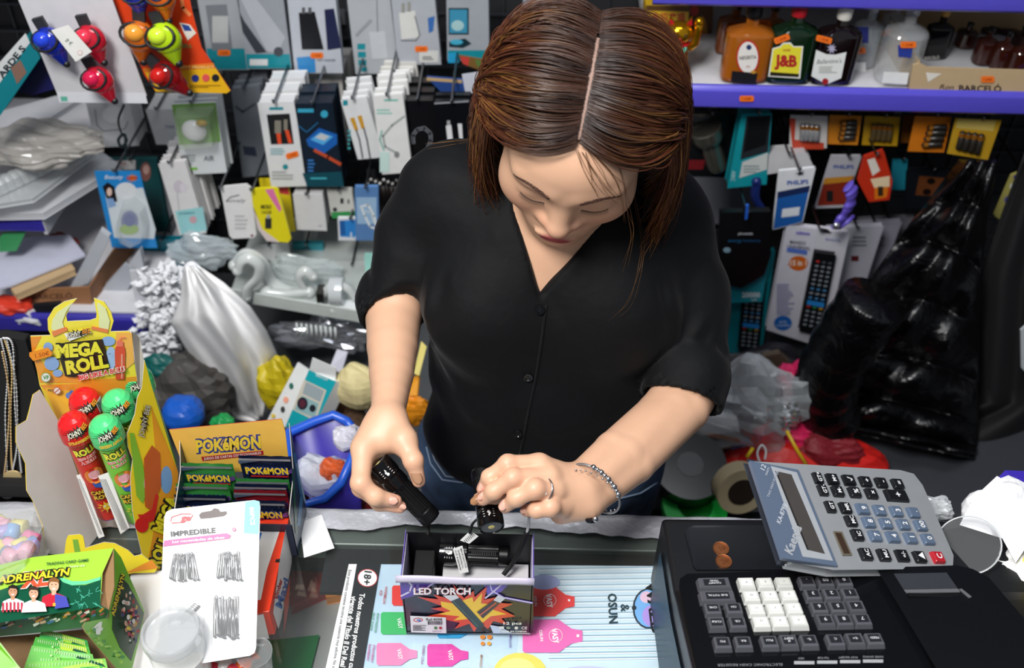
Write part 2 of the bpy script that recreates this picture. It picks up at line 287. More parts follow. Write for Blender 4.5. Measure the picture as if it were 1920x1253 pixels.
it += [('p', [(654, 1058), (714, 1058), (673, 1300), (600, 1300)], '#24282b:0.5'), ('p', [(654, 1058), (669, 1058), (627, 1300), (600, 1300)], '#f4f5f5:0.5'),
       ('e', 689, 1084, 19, 17, '#c03a3a:0.5'), ('e', 689, 1084, 17.5, 15.5, '#f7f7f7:0.5'), ('t', '18+', 689, 1084, 13, '#24282b:0.5', {'rot': -97, 'b': .03}),
       ('t', 'Todos nuestros productos cumplen', 667, 1198, 9.5, '#f5f5f5:0.5', {'rot': -98.5, 'w': 172, 'b': .03}), ('t', 'vigente del Título II Del Real Decreto', 650, 1206, 9.5, '#f5f5f5:0.5', {'rot': -99, 'w': 178, 'b': .03}),
       ('t', 'Este producto contiene nicotina una sustancia muy adictiva. No se recomienda', 638, 1180, 5.5, '#3a3d40:0.5', {'rot': -99.5, 'w': 225, 'b': .015}),
       vape(735, 1117, 80, 38, '#e2443f:0.5'), vape(714, 1169, 80, 42, '#3fb96a:0.5'), vape(706, 1227, 76, 42, '#ee86b4:0.5'), vape(801, 1229, 77, 42, '#d93fa2:0.5'),
       vape(985, 1128, 92, 56, '#ee4a4a:0.5'), vape(980, 1193, 112, 62, '#ea6fb6:0.5'), ('e', 1020, 1092, 30, 14, '#a8b4e0:0.5'),
       vape(820, 1182, 70, 30, '#27a0d8:0.5'), ('e', 975, 1262, 50, 38, '#e9da62:0.5'), ('e', 970, 1258, 34, 24, '#f3e98c:0.5'), ('e', 1100, 1275, 70, 26, '#c3c9ef:0.5'),
       ('e', 1216, 1141, 30, 38, '#1e2e3a:0.5'), ('e', 1217, 1141, 27.5, 35.5, '#7ab6ee:0.5'), ('e', 1222, 1155, 18, 20, '#b59ae8:0.5'), ('e', 1212, 1120, 12, 11, '#e9c7dd:0.5'), ('e', 1189, 1140, 4.5, 4.5, '#1e2e3a:0.5'),
       ('t', 'OSUN', 1149, 1141, 16, '#1e3a44:0.5', {'rot': -87, 'w': 56, 'b': .025}), ('t', '&', 1172, 1140, 16, '#1e3a44:0.5', {'rot': -87, 'b': .01}), ('t', 'WAZD', 1225, 1140, 17, '#14181b:0.5', {'rot': -83, 'w': 98, 'b': .04}),
       ('e', 1031, 1126, 12, 12, '#f9dede:0.5'), ('e', 1031, 1126, 11, 11, '#ee4a4a:0.5'), ('t', 'VASY', 1030, 1127, 10, '#ffffff:0.5', {'rot': -84, 'w': 26, 'b': .03}), ('t', 'OSUN', 1004, 1127, 5, '#ffffff:0.5', {'rot': -85, 'b': .02}), ('r', 1065, 1124, 4, 4, '#ffffff:0.5'),
       ('e', 1042, 1192, 13, 13, '#f9dede:0.5'), ('e', 1042, 1192, 12, 12, '#ea6fb6:0.5'), ('t', 'VASY', 1041, 1193, 10, '#ffffff:0.5', {'rot': -82, 'w': 28, 'b': .03}), ('t', 'OSUN', 1015, 1192, 5.5, '#ffffff:0.5', {'rot': -83, 'b': .02}), ('r', 1081, 1190, 5, 5, '#ffffff:0.5'),
       ('t', 'VASY', 750, 1227, 8, '#ffffff:0.5', {'rot': -80, 'w': 20}), ('t', 'VASY', 845, 1229, 8, '#ffffff:0.5', {'rot': -80, 'w': 20}), ('t', 'VASY', 750, 1169, 8, '#ffffff:0.5', {'rot': -80, 'w': 20}),
       ('t', 'WATERMELON', 722, 1116, 4.6, '#c33a36:0.5', {'rot': -98, 'w': 33}), ('t', 'ICE', 714, 1112, 4.6, '#c33a36:0.5', {'rot': -98}), ('t', 'KIWI PASSION', 706, 1168, 4.6, '#2f8f50:0.5', {'rot': -98, 'w': 36}), ('t', 'FRUIT GUAVA', 698, 1166, 4.6, '#2f8f50:0.5', {'rot': -98, 'w': 34}),
       ('t', 'STRAWBERRY', 699, 1226, 4.6, '#c0508a:0.5', {'rot': -98, 'w': 34}), ('t', 'RASPBERRY', 691, 1224, 4.6, '#c0508a:0.5', {'rot': -98, 'w': 32}), ('t', 'CHERRY COLA', 793, 1228, 4.6, '#8a2a78:0.5', {'rot': -96, 'w': 36}), ('t', 'MARSHMALLOW', 957, 1195, 4.6, '#7a6ab8:0.5', {'rot': -92, 'w': 40}),
       ('e', 905, 1195, 5, 4, '#e58a2e:0.5'), ('e', 918, 1195, 5, 4, '#e58a2e:0.5'), ('e', 905, 1207, 4, 3.5, '#e58a2e:0.5'), ('e', 917, 1207, 4, 3.5, '#e5a32e:0.5'), ('t', 'MANGO', 902, 1240, 4.5, '#b07a30:0.5', {'rot': -94})]
pxink(g, it, pl, .00004); tag(g.build('poster'), 'pale blue poster of coloured bottle shapes with an 18+ badge under the glass', 'poster')
# ================= TORCHES =================
BM = '#0a0a0c:0.16'; BM2 = '#0c0c0e:0.34:0.3'
def torch(label, a, b, loc_rot=None, sc=1., lens=False):
    """a: lens end, b: tail end (world points)"""
    a = Vector(a); b = Vector(b); d = (b-a).normalized(); o = thing('torch', label, 'torch', a, group=None)
    side = d.cross((CAM-a).normalized()).normalized(); up = side.cross(d)
    X = Matrix(((side.x, up.x, d.x, a.x), (side.y, up.y, d.y, a.y), (side.z, up.z, d.z, a.z), (0, 0, 0, 1)))
    k = (b-a).length/.092
    g = G(); g.X = X; g.lathe([(.0118, .0015), (.0125, 0), (.0138, .001), (.0142, .006), (.0142, .018*k), (.0135, .021*k), (.0128, .023*k), (.0132, .026*k), (.0132, .036*k), (.0118, .038*k)], BM, 32); wp(g, 'head', o)
    g = G(); g.X = X; n = 48; prof = []
    for i, z in enumerate([.038, .0765]): pass
    vs = []; zz = [.038*k, .040*k, .076*k, .077*k]
    for z in zz:
        for q in range(n): r = .0112+(.0006 if q % 2 else -.0001); vs.append((r*math.cos(2*PI*q/n), r*math.sin(2*PI*q/n), z))
    g.add(vs, [(i*n+q, i*n+(q+1) % n, (i+1)*n+(q+1) % n, (i+1)*n+q) for i in range(3) for q in range(n)], BM2, False)
    for q in range(14): z = (.043+q*.0023)*k; g.lathe([(.0119, z), (.0119, z+.0004)], '#050506:0.5', 24)
    wp(g, 'grip', o)
    g = G(); g.X = X; g.lathe([(.0108, .077*k), (.0118, .0785*k), (.0118, .089*k), (.0108, .092*k), (.006, .092*k), (.005, .0905*k), (0, .0905*k)], BM2, 28); wp(g, 'tail_cap', o)
    g = G(); g.X = X; g.lathe([(0, .0022), (.006, .0016), (.0112, .0014)], '#9aa0a4:0.12:0.5', 24); g.lathe([(0, .0008), (.0035, .0012), (.004, .002)], '#e8d98a:0.3', 12); wp(g, 'lens', o)
    g = G(); cyl = lambda u, v, h: X @ Vector((math.sin(u/.0142)*(.0143+h), math.cos(u/.0142)*(.0143+h), v))
    its = [('e', 0, .016*k, .0016, .0016, WHITE), ('e', .0008, .0135*k, .0012, .0012, WHITE), ('p', [(-.001, .012*k), (.001, .012*k), (0, .009*k)], WHITE)]
    for q in range(4): its.append(('r', .004, .008*k+q*.0026, .0018, .0007, '#cfcfcf:0.4')); its.append(('r', -.006, .010*k+q*.0028, .0018, .0007, '#cfcfcf:0.4'))
    g.ink(its, (0, 0, 0), wrap=cyl); wp(g, 'white_marking', o)
    return o
torch('black ribbed torch gripped between thumb and fingers of the left-hand hand in the photo', A(706, 867, 1.062), A(810, 974, 1.078))
t2 = torch('short black torch pinched lens down over the open torch box', A(922, 991, 1.046), A(902, 884, 1.090))
tb = plz(1.075)
t3 = torch('black torch lying across the open top of the torch box', tb.m(824, 1036), tb.m(956, 1042))
def strap(label, pts, r=.0018, loop=True, group=None):
    g = G(); g.tube(pts, r, '#0d0d0f:0.7', 7, sq=.6); o = thing('wrist_strap', label, 'strap', pts[0]); wp(g, 'cord', o); return o
def spline(P, n=8):
    P = [Vector(p) for p in P]; out = []
    for i in range(len(P)-1):
        p0, p1, p2, p3 = P[max(i-1, 0)], P[i], P[i+1], P[min(i+2, len(P)-1)]
        for k in range(n): t = k/n; out.append(.5*((2*p1)+(-p0+p2)*t+(2*p0-5*p1+4*p2-p3)*t*t+(-p0+3*p1-3*p2+p3)*t**3))
    return out+[P[-1]]
o = strap('short black strap stub hanging from the tail of the held ribbed torch', spline([A(806, 972, 1.078), A(803, 988, 1.085), A(803, 1003, 1.085)]), .0026)
o = strap('thick braided black strap hanging over the right end of the torch box', spline([A(988, 998, 1.075), A(978, 1025, 1.085), A(962, 1055, 1.10), A(944, 1078, 1.10)]), .0042)
g = G(); g.tube(spline([A(992, 970, 1.06), A(991, 985, 1.07), A(988, 998, 1.075)]), .0016, '#c8c8ca:0.5', 6); w_ = wp(g, 'grey_strap_end', o, label='pale grey tapered end')
# ---- torch box ----
bx = thing('torch_box', 'open purple and black cardboard torch box printed LED TORCH', 'box', (at(877, 1187, Z=1).x, .63, 1.0))
fy = at(875, 1188, Z=1.0).y; zt = at(875, 1089, Y=fy).z; xl = (at(752, 1089, Y=fy).x); xr = at(1000, 1089, Y=fy).x; by = at(885, 1003, Z=zt).y; F2 = ply(fy)
g = G(); panel(g, [F2.m(*p) for p in [(750, 1090), (1000, 1088), (1000, 1187), (762, 1189)]], .0008, '#1c1b2c:0.25', '#d8d6da:0.6')
it = [('p', [(750, 1092), (835, 1091), (800, 1100), (775, 1118), (752, 1125)], '#5a3fa8:0.3'), ('l', [(752, 1118), (768, 1110), (772, 1098), (765, 1091)], 3, '#e6defa:0.3'), ('l', [(775, 1108), (800, 1103), (815, 1092)], 3, '#cdbcf2:0.3'),
      ('p', [(905, 1090), (960, 1090), (940, 1110), (915, 1118)], '#6a4fc0:0.3'), ('l', [(918, 1092), (922, 1108), (945, 1121), (998, 1131)], 4, '#7c63d8:0.3'), ('l', [(918, 1092), (922, 1108), (945, 1121), (998, 1131)], 1.6, '#f0eafc:0.3'), ('l', [(945, 1092), (925, 1110), (910, 1122)], 3, '#dcd0f8:0.3'),
      ('p', [(918, 1172), (940, 1176), (960, 1188), (925, 1188)], '#c8d4f0:0.3'),
      ('p', [(783, 1120), (822, 1124), (812, 1115), (838, 1122), (858, 1118), (849, 1095), (870, 1122), (888, 1108), (890, 1120), (913, 1100), (908, 1125), (940, 1118), (930, 1130), (962, 1133), (940, 1142), (966, 1156), (940, 1160), (952, 1172), (925, 1165), (915, 1180), (900, 1168), (889, 1186), (880, 1170), (852, 1180), (862, 1168), (800, 1156), (835, 1148), (808, 1142), (832, 1138), (810, 1130)], '#e0451c:0.35'),
      ('p', [(826, 1128), (850, 1132), (868, 1126), (886, 1120), (888, 1130), (904, 1112), (902, 1132), (930, 1134), (925, 1144), (950, 1152), (920, 1156), (905, 1168), (890, 1160), (850, 1164), (862, 1156), (822, 1152), (845, 1146), (828, 1138)], '#f7c820:0.35'),
      ('p', [(830, 1117), (856, 1116), (861, 1122), (846, 1128)], '#dfe3e6:0.4'), ('p', [(845, 1128), (862, 1121), (908, 1172), (902, 1176), (893, 1178)], '#16302c:0.25'), ('l', [(850, 1128), (896, 1174)], 1.2, '#4a7a68:0.3'),
      ('p', [(925, 1126), (938, 1131), (905, 1160), (894, 1148)], '#3a2018:0.25'), ('l', [(930, 1131), (900, 1154)], 3, '#c2562a:0.3'), ('p', [(925, 1126), (938, 1131), (948, 1122), (934, 1116)], '#d8dce6:0.4')]
it += outlined('LED TORCH', 829, 1109, 12, '#ffffff:0.3', '#c8202c:0.3', .03, w=107, b=.03)
it += [('p', [(769, 1155), (836, 1158), (837, 1188), (771, 1186)], '#eceded:0.5'), ('e', 784, 1163, 9, 4, '#c8343a:0.5'), ('e', 784, 1163, 7, 2.6, '#eceded:0.5'), ('t', 'ge', 785, 1163, 6, '#2c6ab8:0.5', {'b': .04}), ('t', 'Ref.4098', 814, 1162, 4.4, '#333333:0.5', {'w': 30}), ('k', 802, 1165, 28, 7, -1, '#2a2a2a:0.5'),
      ('k', 774, 1172, 26, 11, 5, '#555555:0.5'), ('e', 817, 1178, 3, 2.5, '#3a7a3a:0.5'), ('e', 826, 1178, 3, 2.5, '#b03030:0.5'), ('t', 'MADE IN P.R.C.', 820, 1184, 1.8, '#444444:0.5'),
      ('t', '12 pcs', 961, 1169, 5, '#f4f4f4:0.4', {'w': 34, 'b': .02}), ('r', 936, 1175, 9, 5, '#e8e8e8:0.4'), ('e', 953, 1178, 4, 2.5, '#8a9a8a:0.4'), ('e', 968, 1178, 3.5, 2.8, '#e8e8e8:0.4'), ('t', 'CE', 983, 1178, 5, '#f2f2f2:0.4', {'w': 11}), ('t', 'MADE IN CHINA', 962, 1184.5, 3.2, '#f2f2f2:0.4', {'w': 52, 'b': .02})]
pxink(g, it, F2); wp(g, 'printed_front', bx)
g = G(); P = lambda x, y, z: Vector((x, y, z)); x0, x1 = xl+.001, xr-.001
g.box(((x0+x1)/2, by, (1+zt)/2+.001), (x1-x0, .001, zt-.998), '#0d0c12:0.5'); g.box(((x0+x1)/2, (fy+by)/2, 1.002), (x1-x0, by-fy, .002), '#c9c7c9:0.6')
for x in (x0, x1): g.box((x, (fy+by)/2, (1+zt)/2), (.001, by-fy, zt-1.0), '#b9b3cc:0.5')
wp(g, 'tray_wall', bx)
g = G(); g.sheet(lambda u, v: (x0-.006+(x1-x0+.008)*u, fy-.001-.004*math.sin(v*1.6), zt+.008-.007*v*v+.001*math.sin(u*9)), 16, 5, '#c9c2d6:0.35'); wp(g, 'folded_flap', bx, solid=.0006)
g = G(); g.add([(x0-.0012, fy, zt-.002), (x0-.0012, by, zt-.002), (x0-.0012, by, zt+.006), (x0-.0012, fy, zt+.002)], [(0, 1, 2, 3)], '#7a62c8:0.4', False); g.add([(x1+.0012, fy, zt-.002), (x1+.0012, by, zt-.002), (x1+.0012, by, zt+.006), (x1+.0012, fy, zt+.002)], [(0, 1, 2, 3)], '#7a62c8:0.4', False); wp(g, 'purple_flap', bx, solid=.0006)
g = G(); g.box(((x0+x1)/2+.018, (fy+by)/2+.004, 1.028), ((x1-x0)*.70, by-fy-.012, .05), '#cbc9cb:0.6'); g.box(((x0*.86+x1*.14), (fy+by)/2+.004, 1.04), (.022, by-fy-.014, .075), '#08080a:0.5'); wp(g, 'inner_tray', bx, .001)
def label_tag(label, pts, D, items, name='barcode_tag'):
    Pw = [A(x, y, d) for (x, y), d in zip(pts, D)]; pl = Pl(Pw[0], Pw[1], Pw[2]); Pw = [pl.m(*p) for p in pts]; o = thing(name, label, 'tag', Pw[0]); g = G(); panel(g, Pw, .0006, '#f4f4f2:0.5'); pxink(g, items, pl); wp(g, 'paper', o); return o
label_tag('white sticker tag lying across the torch inside the box', [(849, 1030), (867, 1024), (879, 1073), (862, 1076)], [1.085, 1.085, 1.10, 1.10], [('t', 'IMPORTADO POR', 869, 1047, 3, '#444444:0.6', {'rot': -75, 'w': 38}), ('t', 'GUANGDONG S.L.', 864, 1049, 3, '#444444:0.6', {'rot': -75, 'w': 36}), ('t', 'C.I.F. B 83476346', 859, 1051, 3, '#444444:0.6', {'rot': -75, 'w': 38})])
label_tag('white barcode tag dangling behind the box beside the pinched torch', [(863, 1014), (882, 996), (897, 1006), (880, 1020)], [1.07, 1.07, 1.075, 1.075], [('l', [(870+i*2.6, 1013-i*2.2), (874+i*2.6, 1018-i*2.2)], 1.2, '#222222:0.6') for i in range(7)])
o = strap('grey loop strap joining the barcode tag to the pinched torch', spline([A(893, 975, 1.06), A(885, 985, 1.065), A(881, 1000, 1.068)]), .0022)
# ================= CASH REGISTER =================
reg = thing('cash_register', 'black electronic cash register with clear and white keys facing the shopkeeper', 'cash register', (.30, .55, 1.0))
REGM = '#131417:0.38'; REGS = '#0e0f12:0.16'
K0 = at(1307, 1092, D=1.0); K1 = at(1600, 1086, D=.998); K3 = at(1335, 1226, D=.912); KP = Pl(K0, K1, K3)
rx_ = (K1-K0).normalized(); rn = KP.n; ry_ = rn.cross(rx_).normalized()   # ry_ runs away from the camera
def rpt(px, py, h=0.): return KP.m(px, py, h)
# body: side profile swept along the register's width
oL = at(1241, 966, Z=1.12); xd = Vector((rx_.x, rx_.y, 0)).normalized(); yd = Vector((-xd.y, xd.x, 0))
def RP(a, b, z): p = oL+xd*a+yd*b; return Vector((p.x, p.y, z))
prof = [(0, 1.0), (0, 1.112), (-.006, 1.120), (-.10, 1.1245), (-.112, 1.129), (-.34, 1.200), (-.40, 1.200), (-.40, 1.0)]
Wd = .42; g = G(); n = len(prof); g.add([RP(0, b, z) for b, z in prof]+[RP(Wd, b, z) for b, z in prof], [tuple(range(n)), tuple(range(2*n-1, n-1, -1))]+[(i, n+i, n+(i+1) % n, (i+1) % n) for i in range(n)], REGM, False)
o = g.build('body', bevel=.007, seg=4); o.parent = reg; o.matrix_parent_inverse = reg.matrix_basis.inverted()
g = G(); g.X = Matrix(); cs = [RP(-.001, b, z) for b, z in [(-.12, 1.0), (-.03, 1.0), (-.03, 1.095), (-.12, 1.10), (-.40, 1.17), (-.40, 1.0)]]; panel(g, [c-xd*.0015 for c in cs], .0015, '#4f6f86:0.3'); wp(g, 'side_panel', reg)
# tray
TP = Pl(RP(0, -.02, 1.1212), RP(.2, -.02, 1.1212), RP(0, -.10, 1.1252)); g = G(); q = [TP.m(*p) for p in [(1284, 1000), (1290, 990), (1300, 987), (1560, 985), (1560, 1070), (1306, 1070), (1300, 1064)]]
ctr = sum(q, Vector())/len(q); nq = len(q); rim = [ctr+(v-ctr)*1.0+Vector((0, 0, .0012)) for v in q]; ins = [ctr+(v-ctr)*.95+Vector((0, 0, .0005)) for v in q]; g.add(rim+ins, [(i, (i+1) % nq, nq+(i+1) % nq, nq+i) for i in range(nq)]+[tuple(nq+i for i in range(nq))], '#1c1e22:0.3', True); wp(g, 'coin_tray', reg)
# glossy key panel
g = G(); pan = [(1290, 1078), (1646, 1068), (1770, 1300), (1322, 1300), (1276, 1100), (1278, 1086)]
panel(g, [rpt(x, y, .001) for x, y in pan], .004, REGS); o = wp(g, 'key_panel', reg, .0015)
g = G(); pxink(g, [('t', 'ELECTRONIC CASH REGISTER', 1406, 1247, 4.5, '#8a8c90:0.4', {'rot': 180.5, 'w': 122, 'b': .0}), ('t', 'HELP', 1502, 1235, 3.5, '#8a8c90:0.4', {'rot': 180}), ('t', 'TAX PGM', 1544, 1234, 3.5, '#8a8c90:0.4', {'rot': 180}), ('t', 'POST RECEIPT', 1590, 1233, 3.5, '#8a8c90:0.4', {'rot': 180, 'w': 36}), ('t', 'PAPER SAVING', 1637, 1232, 3.5, '#8a8c90:0.4', {'rot': 180, 'w': 38})]+[('r', 1489+i*43, 1240-i, 38, 6, '#a9abad:0.4') for i in range(4)], lambda x, y, h: rpt(x, y, .0012+h)); wp(g, 'printed_lettering', reg)
def key(th, pl, h0, px, py, w_, h_, cap, txt, tcol, ts, ht=.006, bevel=.0011, name='key', rot=0, ax=None, ay=None, clear=False, sh=0):
    ax = ax or rx_; ay = ay or ry_; c = pl.m(px, py, h0); n = pl.n; g = G(); t = .84
    v = []
    for k, hh in ((1, 0), (t+.06, ht*.75), (t, ht)):
        for sx, sy in ((-1, -1), (1, -1), (1, 1), (-1, 1)): v.append(c+ax*sx*w_*k/2+ay*sy*h_*k/2+n*hh)
    f = [(i*4+j, i*4+(j+1) % 4, (i+1)*4+(j+1) % 4, (i+1)*4+j) for i in range(2) for j in range(4)]+[(8, 9, 10, 11)]
    g.add(v, f, cap, False)
    if clear: 
        v2 = [c+ax*sx*w_*.62/2+ay*sy*h_*.60/2+n*(ht+.0001) for sx, sy in ((-1, -1), (1, -1), (1, 1), (-1, 1))]; g.add(v2, [(0, 1, 2, 3)], clear, False)
    if txt:
        a = math.cos(rot)*ax+math.sin(rot)*ay; b = -math.sin(rot)*ax+math.cos(rot)*ay
        for i, tx in enumerate(txt.split('|')): k = len(txt.split('|')); g.ink([('t', tx, 0, (k-1)*ts*.7-i*ts*1.4, ts, tcol, {'b': .02})], c+n*(ht+.0003), a, b)
    o = g.build(name, bevel=bevel); o.parent = th; o.matrix_parent_inverse = th.matrix_basis.inverted(); return o
GK = '#55565c:0.15'; GI = '#26272c:0.3'; WK = '#d6d7d2:0.2'; WI = '#eceee8:0.35'; LT = '#d0d0d4:0.4'
rows = [(1100, 1100), (1124, 1124)]
def kk(px, py, txt, w_=.0172, h_=.0158, white=False, ts=.0034): key(reg, KP, .001, px, py, w_, h_, WK if white else GK, txt, '#9a9c98:0.4' if white else LT, ts, rot=PI, clear=(WI if white else GI))
kk(1339, 1101, 'CA/AMT|TEND', .0345, .0158, ts=.0024); kk(1345, 1126, 'SUB TOTAL', .0365, .0158, ts=.0026)
for (x, y, t_) in [(1336, 1149, 'CHK'), (1375, 1148, 'CH'), (1343, 1176, 'CLK#'), (1382, 1175, 'CR'), (1354, 1213, 'PO'), (1393, 1212, 'RA'), (1442, 1211, 'PLU'), (1478, 1210, '#|DEPT'), (1516, 1209, '%-'), (1565, 1208, 'C'), (1602, 1207, '%+'), (1638, 1206, 'FEED')]: kk(x, y, t_, ts=.0026)
for r_ in range(4):
    for c_ in range(3): kk(1399+c_*35+r_*9.2, 1101+r_*24.3-c_*.8, str(12-c_*4-r_) if False else ['9', '5', '1', '10', '6', '2', '11', '7', '3', '12', '8', '4'][r_*3+c_], white=True, ts=.0024)
num = ['.', '00', '0', '3', '2', '1', '6', '5', '4', '9', '8', '7']
for r_ in range(4):
    for c_ in range(3): kk(1512+c_*34.5+r_*11.5, 1098+r_*24.3-c_*.8, num[r_*3+c_], ts=.0042)
# printer cover on the right
g = G(); cp = Pl(rpt(1650, 1070, .004), rpt(1800, 1067, .004), rpt(1700, 1200, .004)); q = [rpt(x, y, .009) for x, y in [(1650, 1068), (1795, 1064), (1822, 1070), (1850, 1085), (1935, 1185), (2010, 1300), (1790, 1300)]]; panel(g, q, .03, '#0f1013:0.28'); o = g.build('printer_cover', bevel=.003, seg=3); o.parent = reg; o.matrix_parent_inverse = reg.matrix_basis.inverted()
g = G(); panel(g, [rpt(x, y, .0102) for x, y in [(1676, 1076), (1775, 1074), (1795, 1103), (1694, 1105)]], .0008, '#3a3c42:0.1'); wp(g, 'window', reg); g = G(); panel(g, [rpt(x, y, .0108) for x, y in [(1695, 1106), (1796, 1104), (1800, 1110), (1700, 1112)]], .001, '#9a9ca0:0.25:0.6'); panel(g, [rpt(x, y, .0108) for x, y in [(1798, 1105), (1803, 1104), (1822, 1119), (1817, 1121)]], .001, '#9a9ca0:0.25:0.6'); g.box(tuple(rpt(1751, 1117, .0095)), (.05, .004, .001), '#050506:0.3'); wp(g, 'paper_cutter', reg)
# coins
for i, (x, y, l_) in enumerate([(1352, 1029, 'small copper coin nearer the back of the register tray'), (1357, 1053, 'small copper coin nearer the keypad in the register tray')]):
    p = TP.m(x, y, .0014); g = G(); g.lathe([(0, .0001), (.0070, .0001), (.0073, .0009), (.0084, .0011), (.0087, .0006), (.0087, -.0006)], '#c07a4e:0.28:0.85', 28); g.ink([('t', '2' if i else '1', -.001, 0, .006, '#a9633c:0.3:0.8', {'rot': 20, 'b': .02}), ('q', .003, .001, .003, .003, 7, '#a9633c:0.3:0.8')], (0, 0, .0002), (1, 0, 0), (0, 1, 0)); tag(g.build('coin', loc=p, bevel=0), l_, 'coin', 'copper coins in the register tray')
# ================= CALCULATOR =================
cal = thing('calculator', 'silver desk calculator with a slate display end, propped on the cash register', 'calculator', (.36, .65, 1.13))
cq = [(1405, 863), (1697, 885), (1777, 1060), (1467, 1048)]; cD = [1.029, 1.092, 1.016, .953]; CP_ = [A(x, y, d) for (x, y), d in zip(cq, cD)]
CP = Pl(CP_[0], CP_[1], CP_[3]); cax = (CP_[1]-CP_[0]).normalized(); cay = CP.n.cross(cax).normalized(); SIL = '#b4b7ba:0.32:0.45'; SLT = '#5d6b80:0.3'
g = G(); o = panel(g, [CP.m(x, y, -.002) for x, y in [(1420, 870), (1690, 886), (1712, 892), (1726, 910), (1783, 1040), (1782, 1056), (1768, 1062), (1560, 1064), (1484, 1050)]], .013, SIL); o = g.build('case', bevel=.003, seg=3); o.parent = cal; o.matrix_parent_inverse = cal.matrix_basis.inverted()
g = G(); dq = [(1406, 864), (1497, 881), (1571, 1062), (1467, 1047)]; dh = [.006, .001, .001, .006]; dp = [CP.m(x, y, h) for (x, y), h in zip(dq, dh)]; DP = Pl(dp[0], dp[1], dp[3]); dp = [DP.m(x, y) for x, y in dq]
panel(g, dp, .004, SLT); pxink(g, [('p', [(1445, 874), (1494, 886), (1562, 1052), (1505, 1044)], '#a9adb2:0.3'), ('p', [(1453, 883), (1484, 890), (1547, 1039), (1513, 1031)], '#4c4846:0.12'), ('p', [(1454, 884), (1457, 885), (1517, 1032), (1513, 1031)], '#2c2a2a:0.2'),
    ('t', 'Kaerda', 1487, 1011, 17, '#d4d8de:0.3:0.4', {'rot': 71, 'w': 55, 'b': .03, 'sk': .25}), ('t', 'KA-879B', 1466, 963, 9, '#cdd2da:0.3', {'rot': 70, 'w': 38, 'sk': .2}), ('t', 'TWO WAY POWER', 1449, 908, 5, '#b4bac6:0.3', {'rot': 70, 'w': 52, 'sk': .2}), ('t', '12', 1431, 876, 9, '#cdd2da:0.3', {'rot': 70, 'sk': .2}), ('t', 'DIGITS', 1439, 884, 3.5, '#cdd2da:0.3', {'rot': 70})], DP); wp(g, 'display_panel', cal, 0)
g = G(); P = [CP.m(x, y, -.006) for x, y in [(1404, 864), (1497, 881), (1571, 1063), (1466, 1049)]]; panel(g, P, .008, '#2a2f39:0.35'); wp(g, 'display_base', cal, .002)
g = G(); panel(g, [CP.m(x, y, .0) for x, y in [(1563, 996), (1579, 997), (1598, 1041), (1581, 1041)]], .001, '#6a6254:0.15'); panel(g, [CP.m(x, y, .0004) for x, y in [(1566, 999), (1577, 1000), (1594, 1038), (1583, 1038)]], .001, '#3d2f26:0.12'); wp(g, 'solar_cell', cal)
CK = '#17181b:0.3'; CS = '#5a6a80:0.3'
def ck(x, y, t_, c=CK, w_=.0145, h_=.0115, ts=.005): key(cal, CP, -.002, x, y, w_, h_, c, t_, '#f2f2f2:0.4', ts, ht=.0045, ax=cax, ay=cay, rot=PI/2)
# key places measured in the photo, rows run away from the display
zc = lambda x, y: (1200+x/2.667, 840+y/2.667)
for (x, y, t_, w_, h_) in [(884, 157, 'GT+', .0100, .0135), (957, 163, 'M+', .0135, .0135), (1039, 168, '√', .0140, .0130), (1122, 174, '÷', .0140, .0130), (1201, 180, '-', .0140, .0130), (1283, 186, '=', .0140, .0130), (909, 218, 'GT-', .0100, .0130), (984, 223, 'M-', .0135, .0130), (1068, 228, '%', .0140, .0130), (1152, 234, '×', .0140, .0130),
        (946, 301, 'GT', .0100, .0135), (1022, 306, 'MR', .0130, .0135), (1050, 371, 'MC', .0130, .0130), (1082, 441, 'IC', .0130, .0135), (1124, 537, 'AC', .0138, .0140), (1214, 541, 'MU', .0138, .0140), (1305, 545, '+/-', .0138, .0135), (1393, 551, '▲', .0138, .0135)]: ck(*zc(x, y), t_, CK, w_, h_, .0044 if len(t_) > 1 else .006)
ck(*zc(1278, 245), '+', CK, .0285, .0140, .008); ck(*zc(1484, 553), 'C', '#b3202c:0.3', .0140, .0135, .0062)
for (x, y, t_) in [(1107, 312, '9'), (1192, 318, '6'), (1276, 324, '3'), (1361, 330, '.'), (1138, 378, '8'), (1224, 384, '5'), (1311, 389, '2'), (1397, 394, '00'), (1170, 446, '7'), (1258, 452, '4'), (1347, 457, '1'), (1434, 463, '0')]: ck(*zc(x, y), t_, CS, .0140, .0130, .0058)
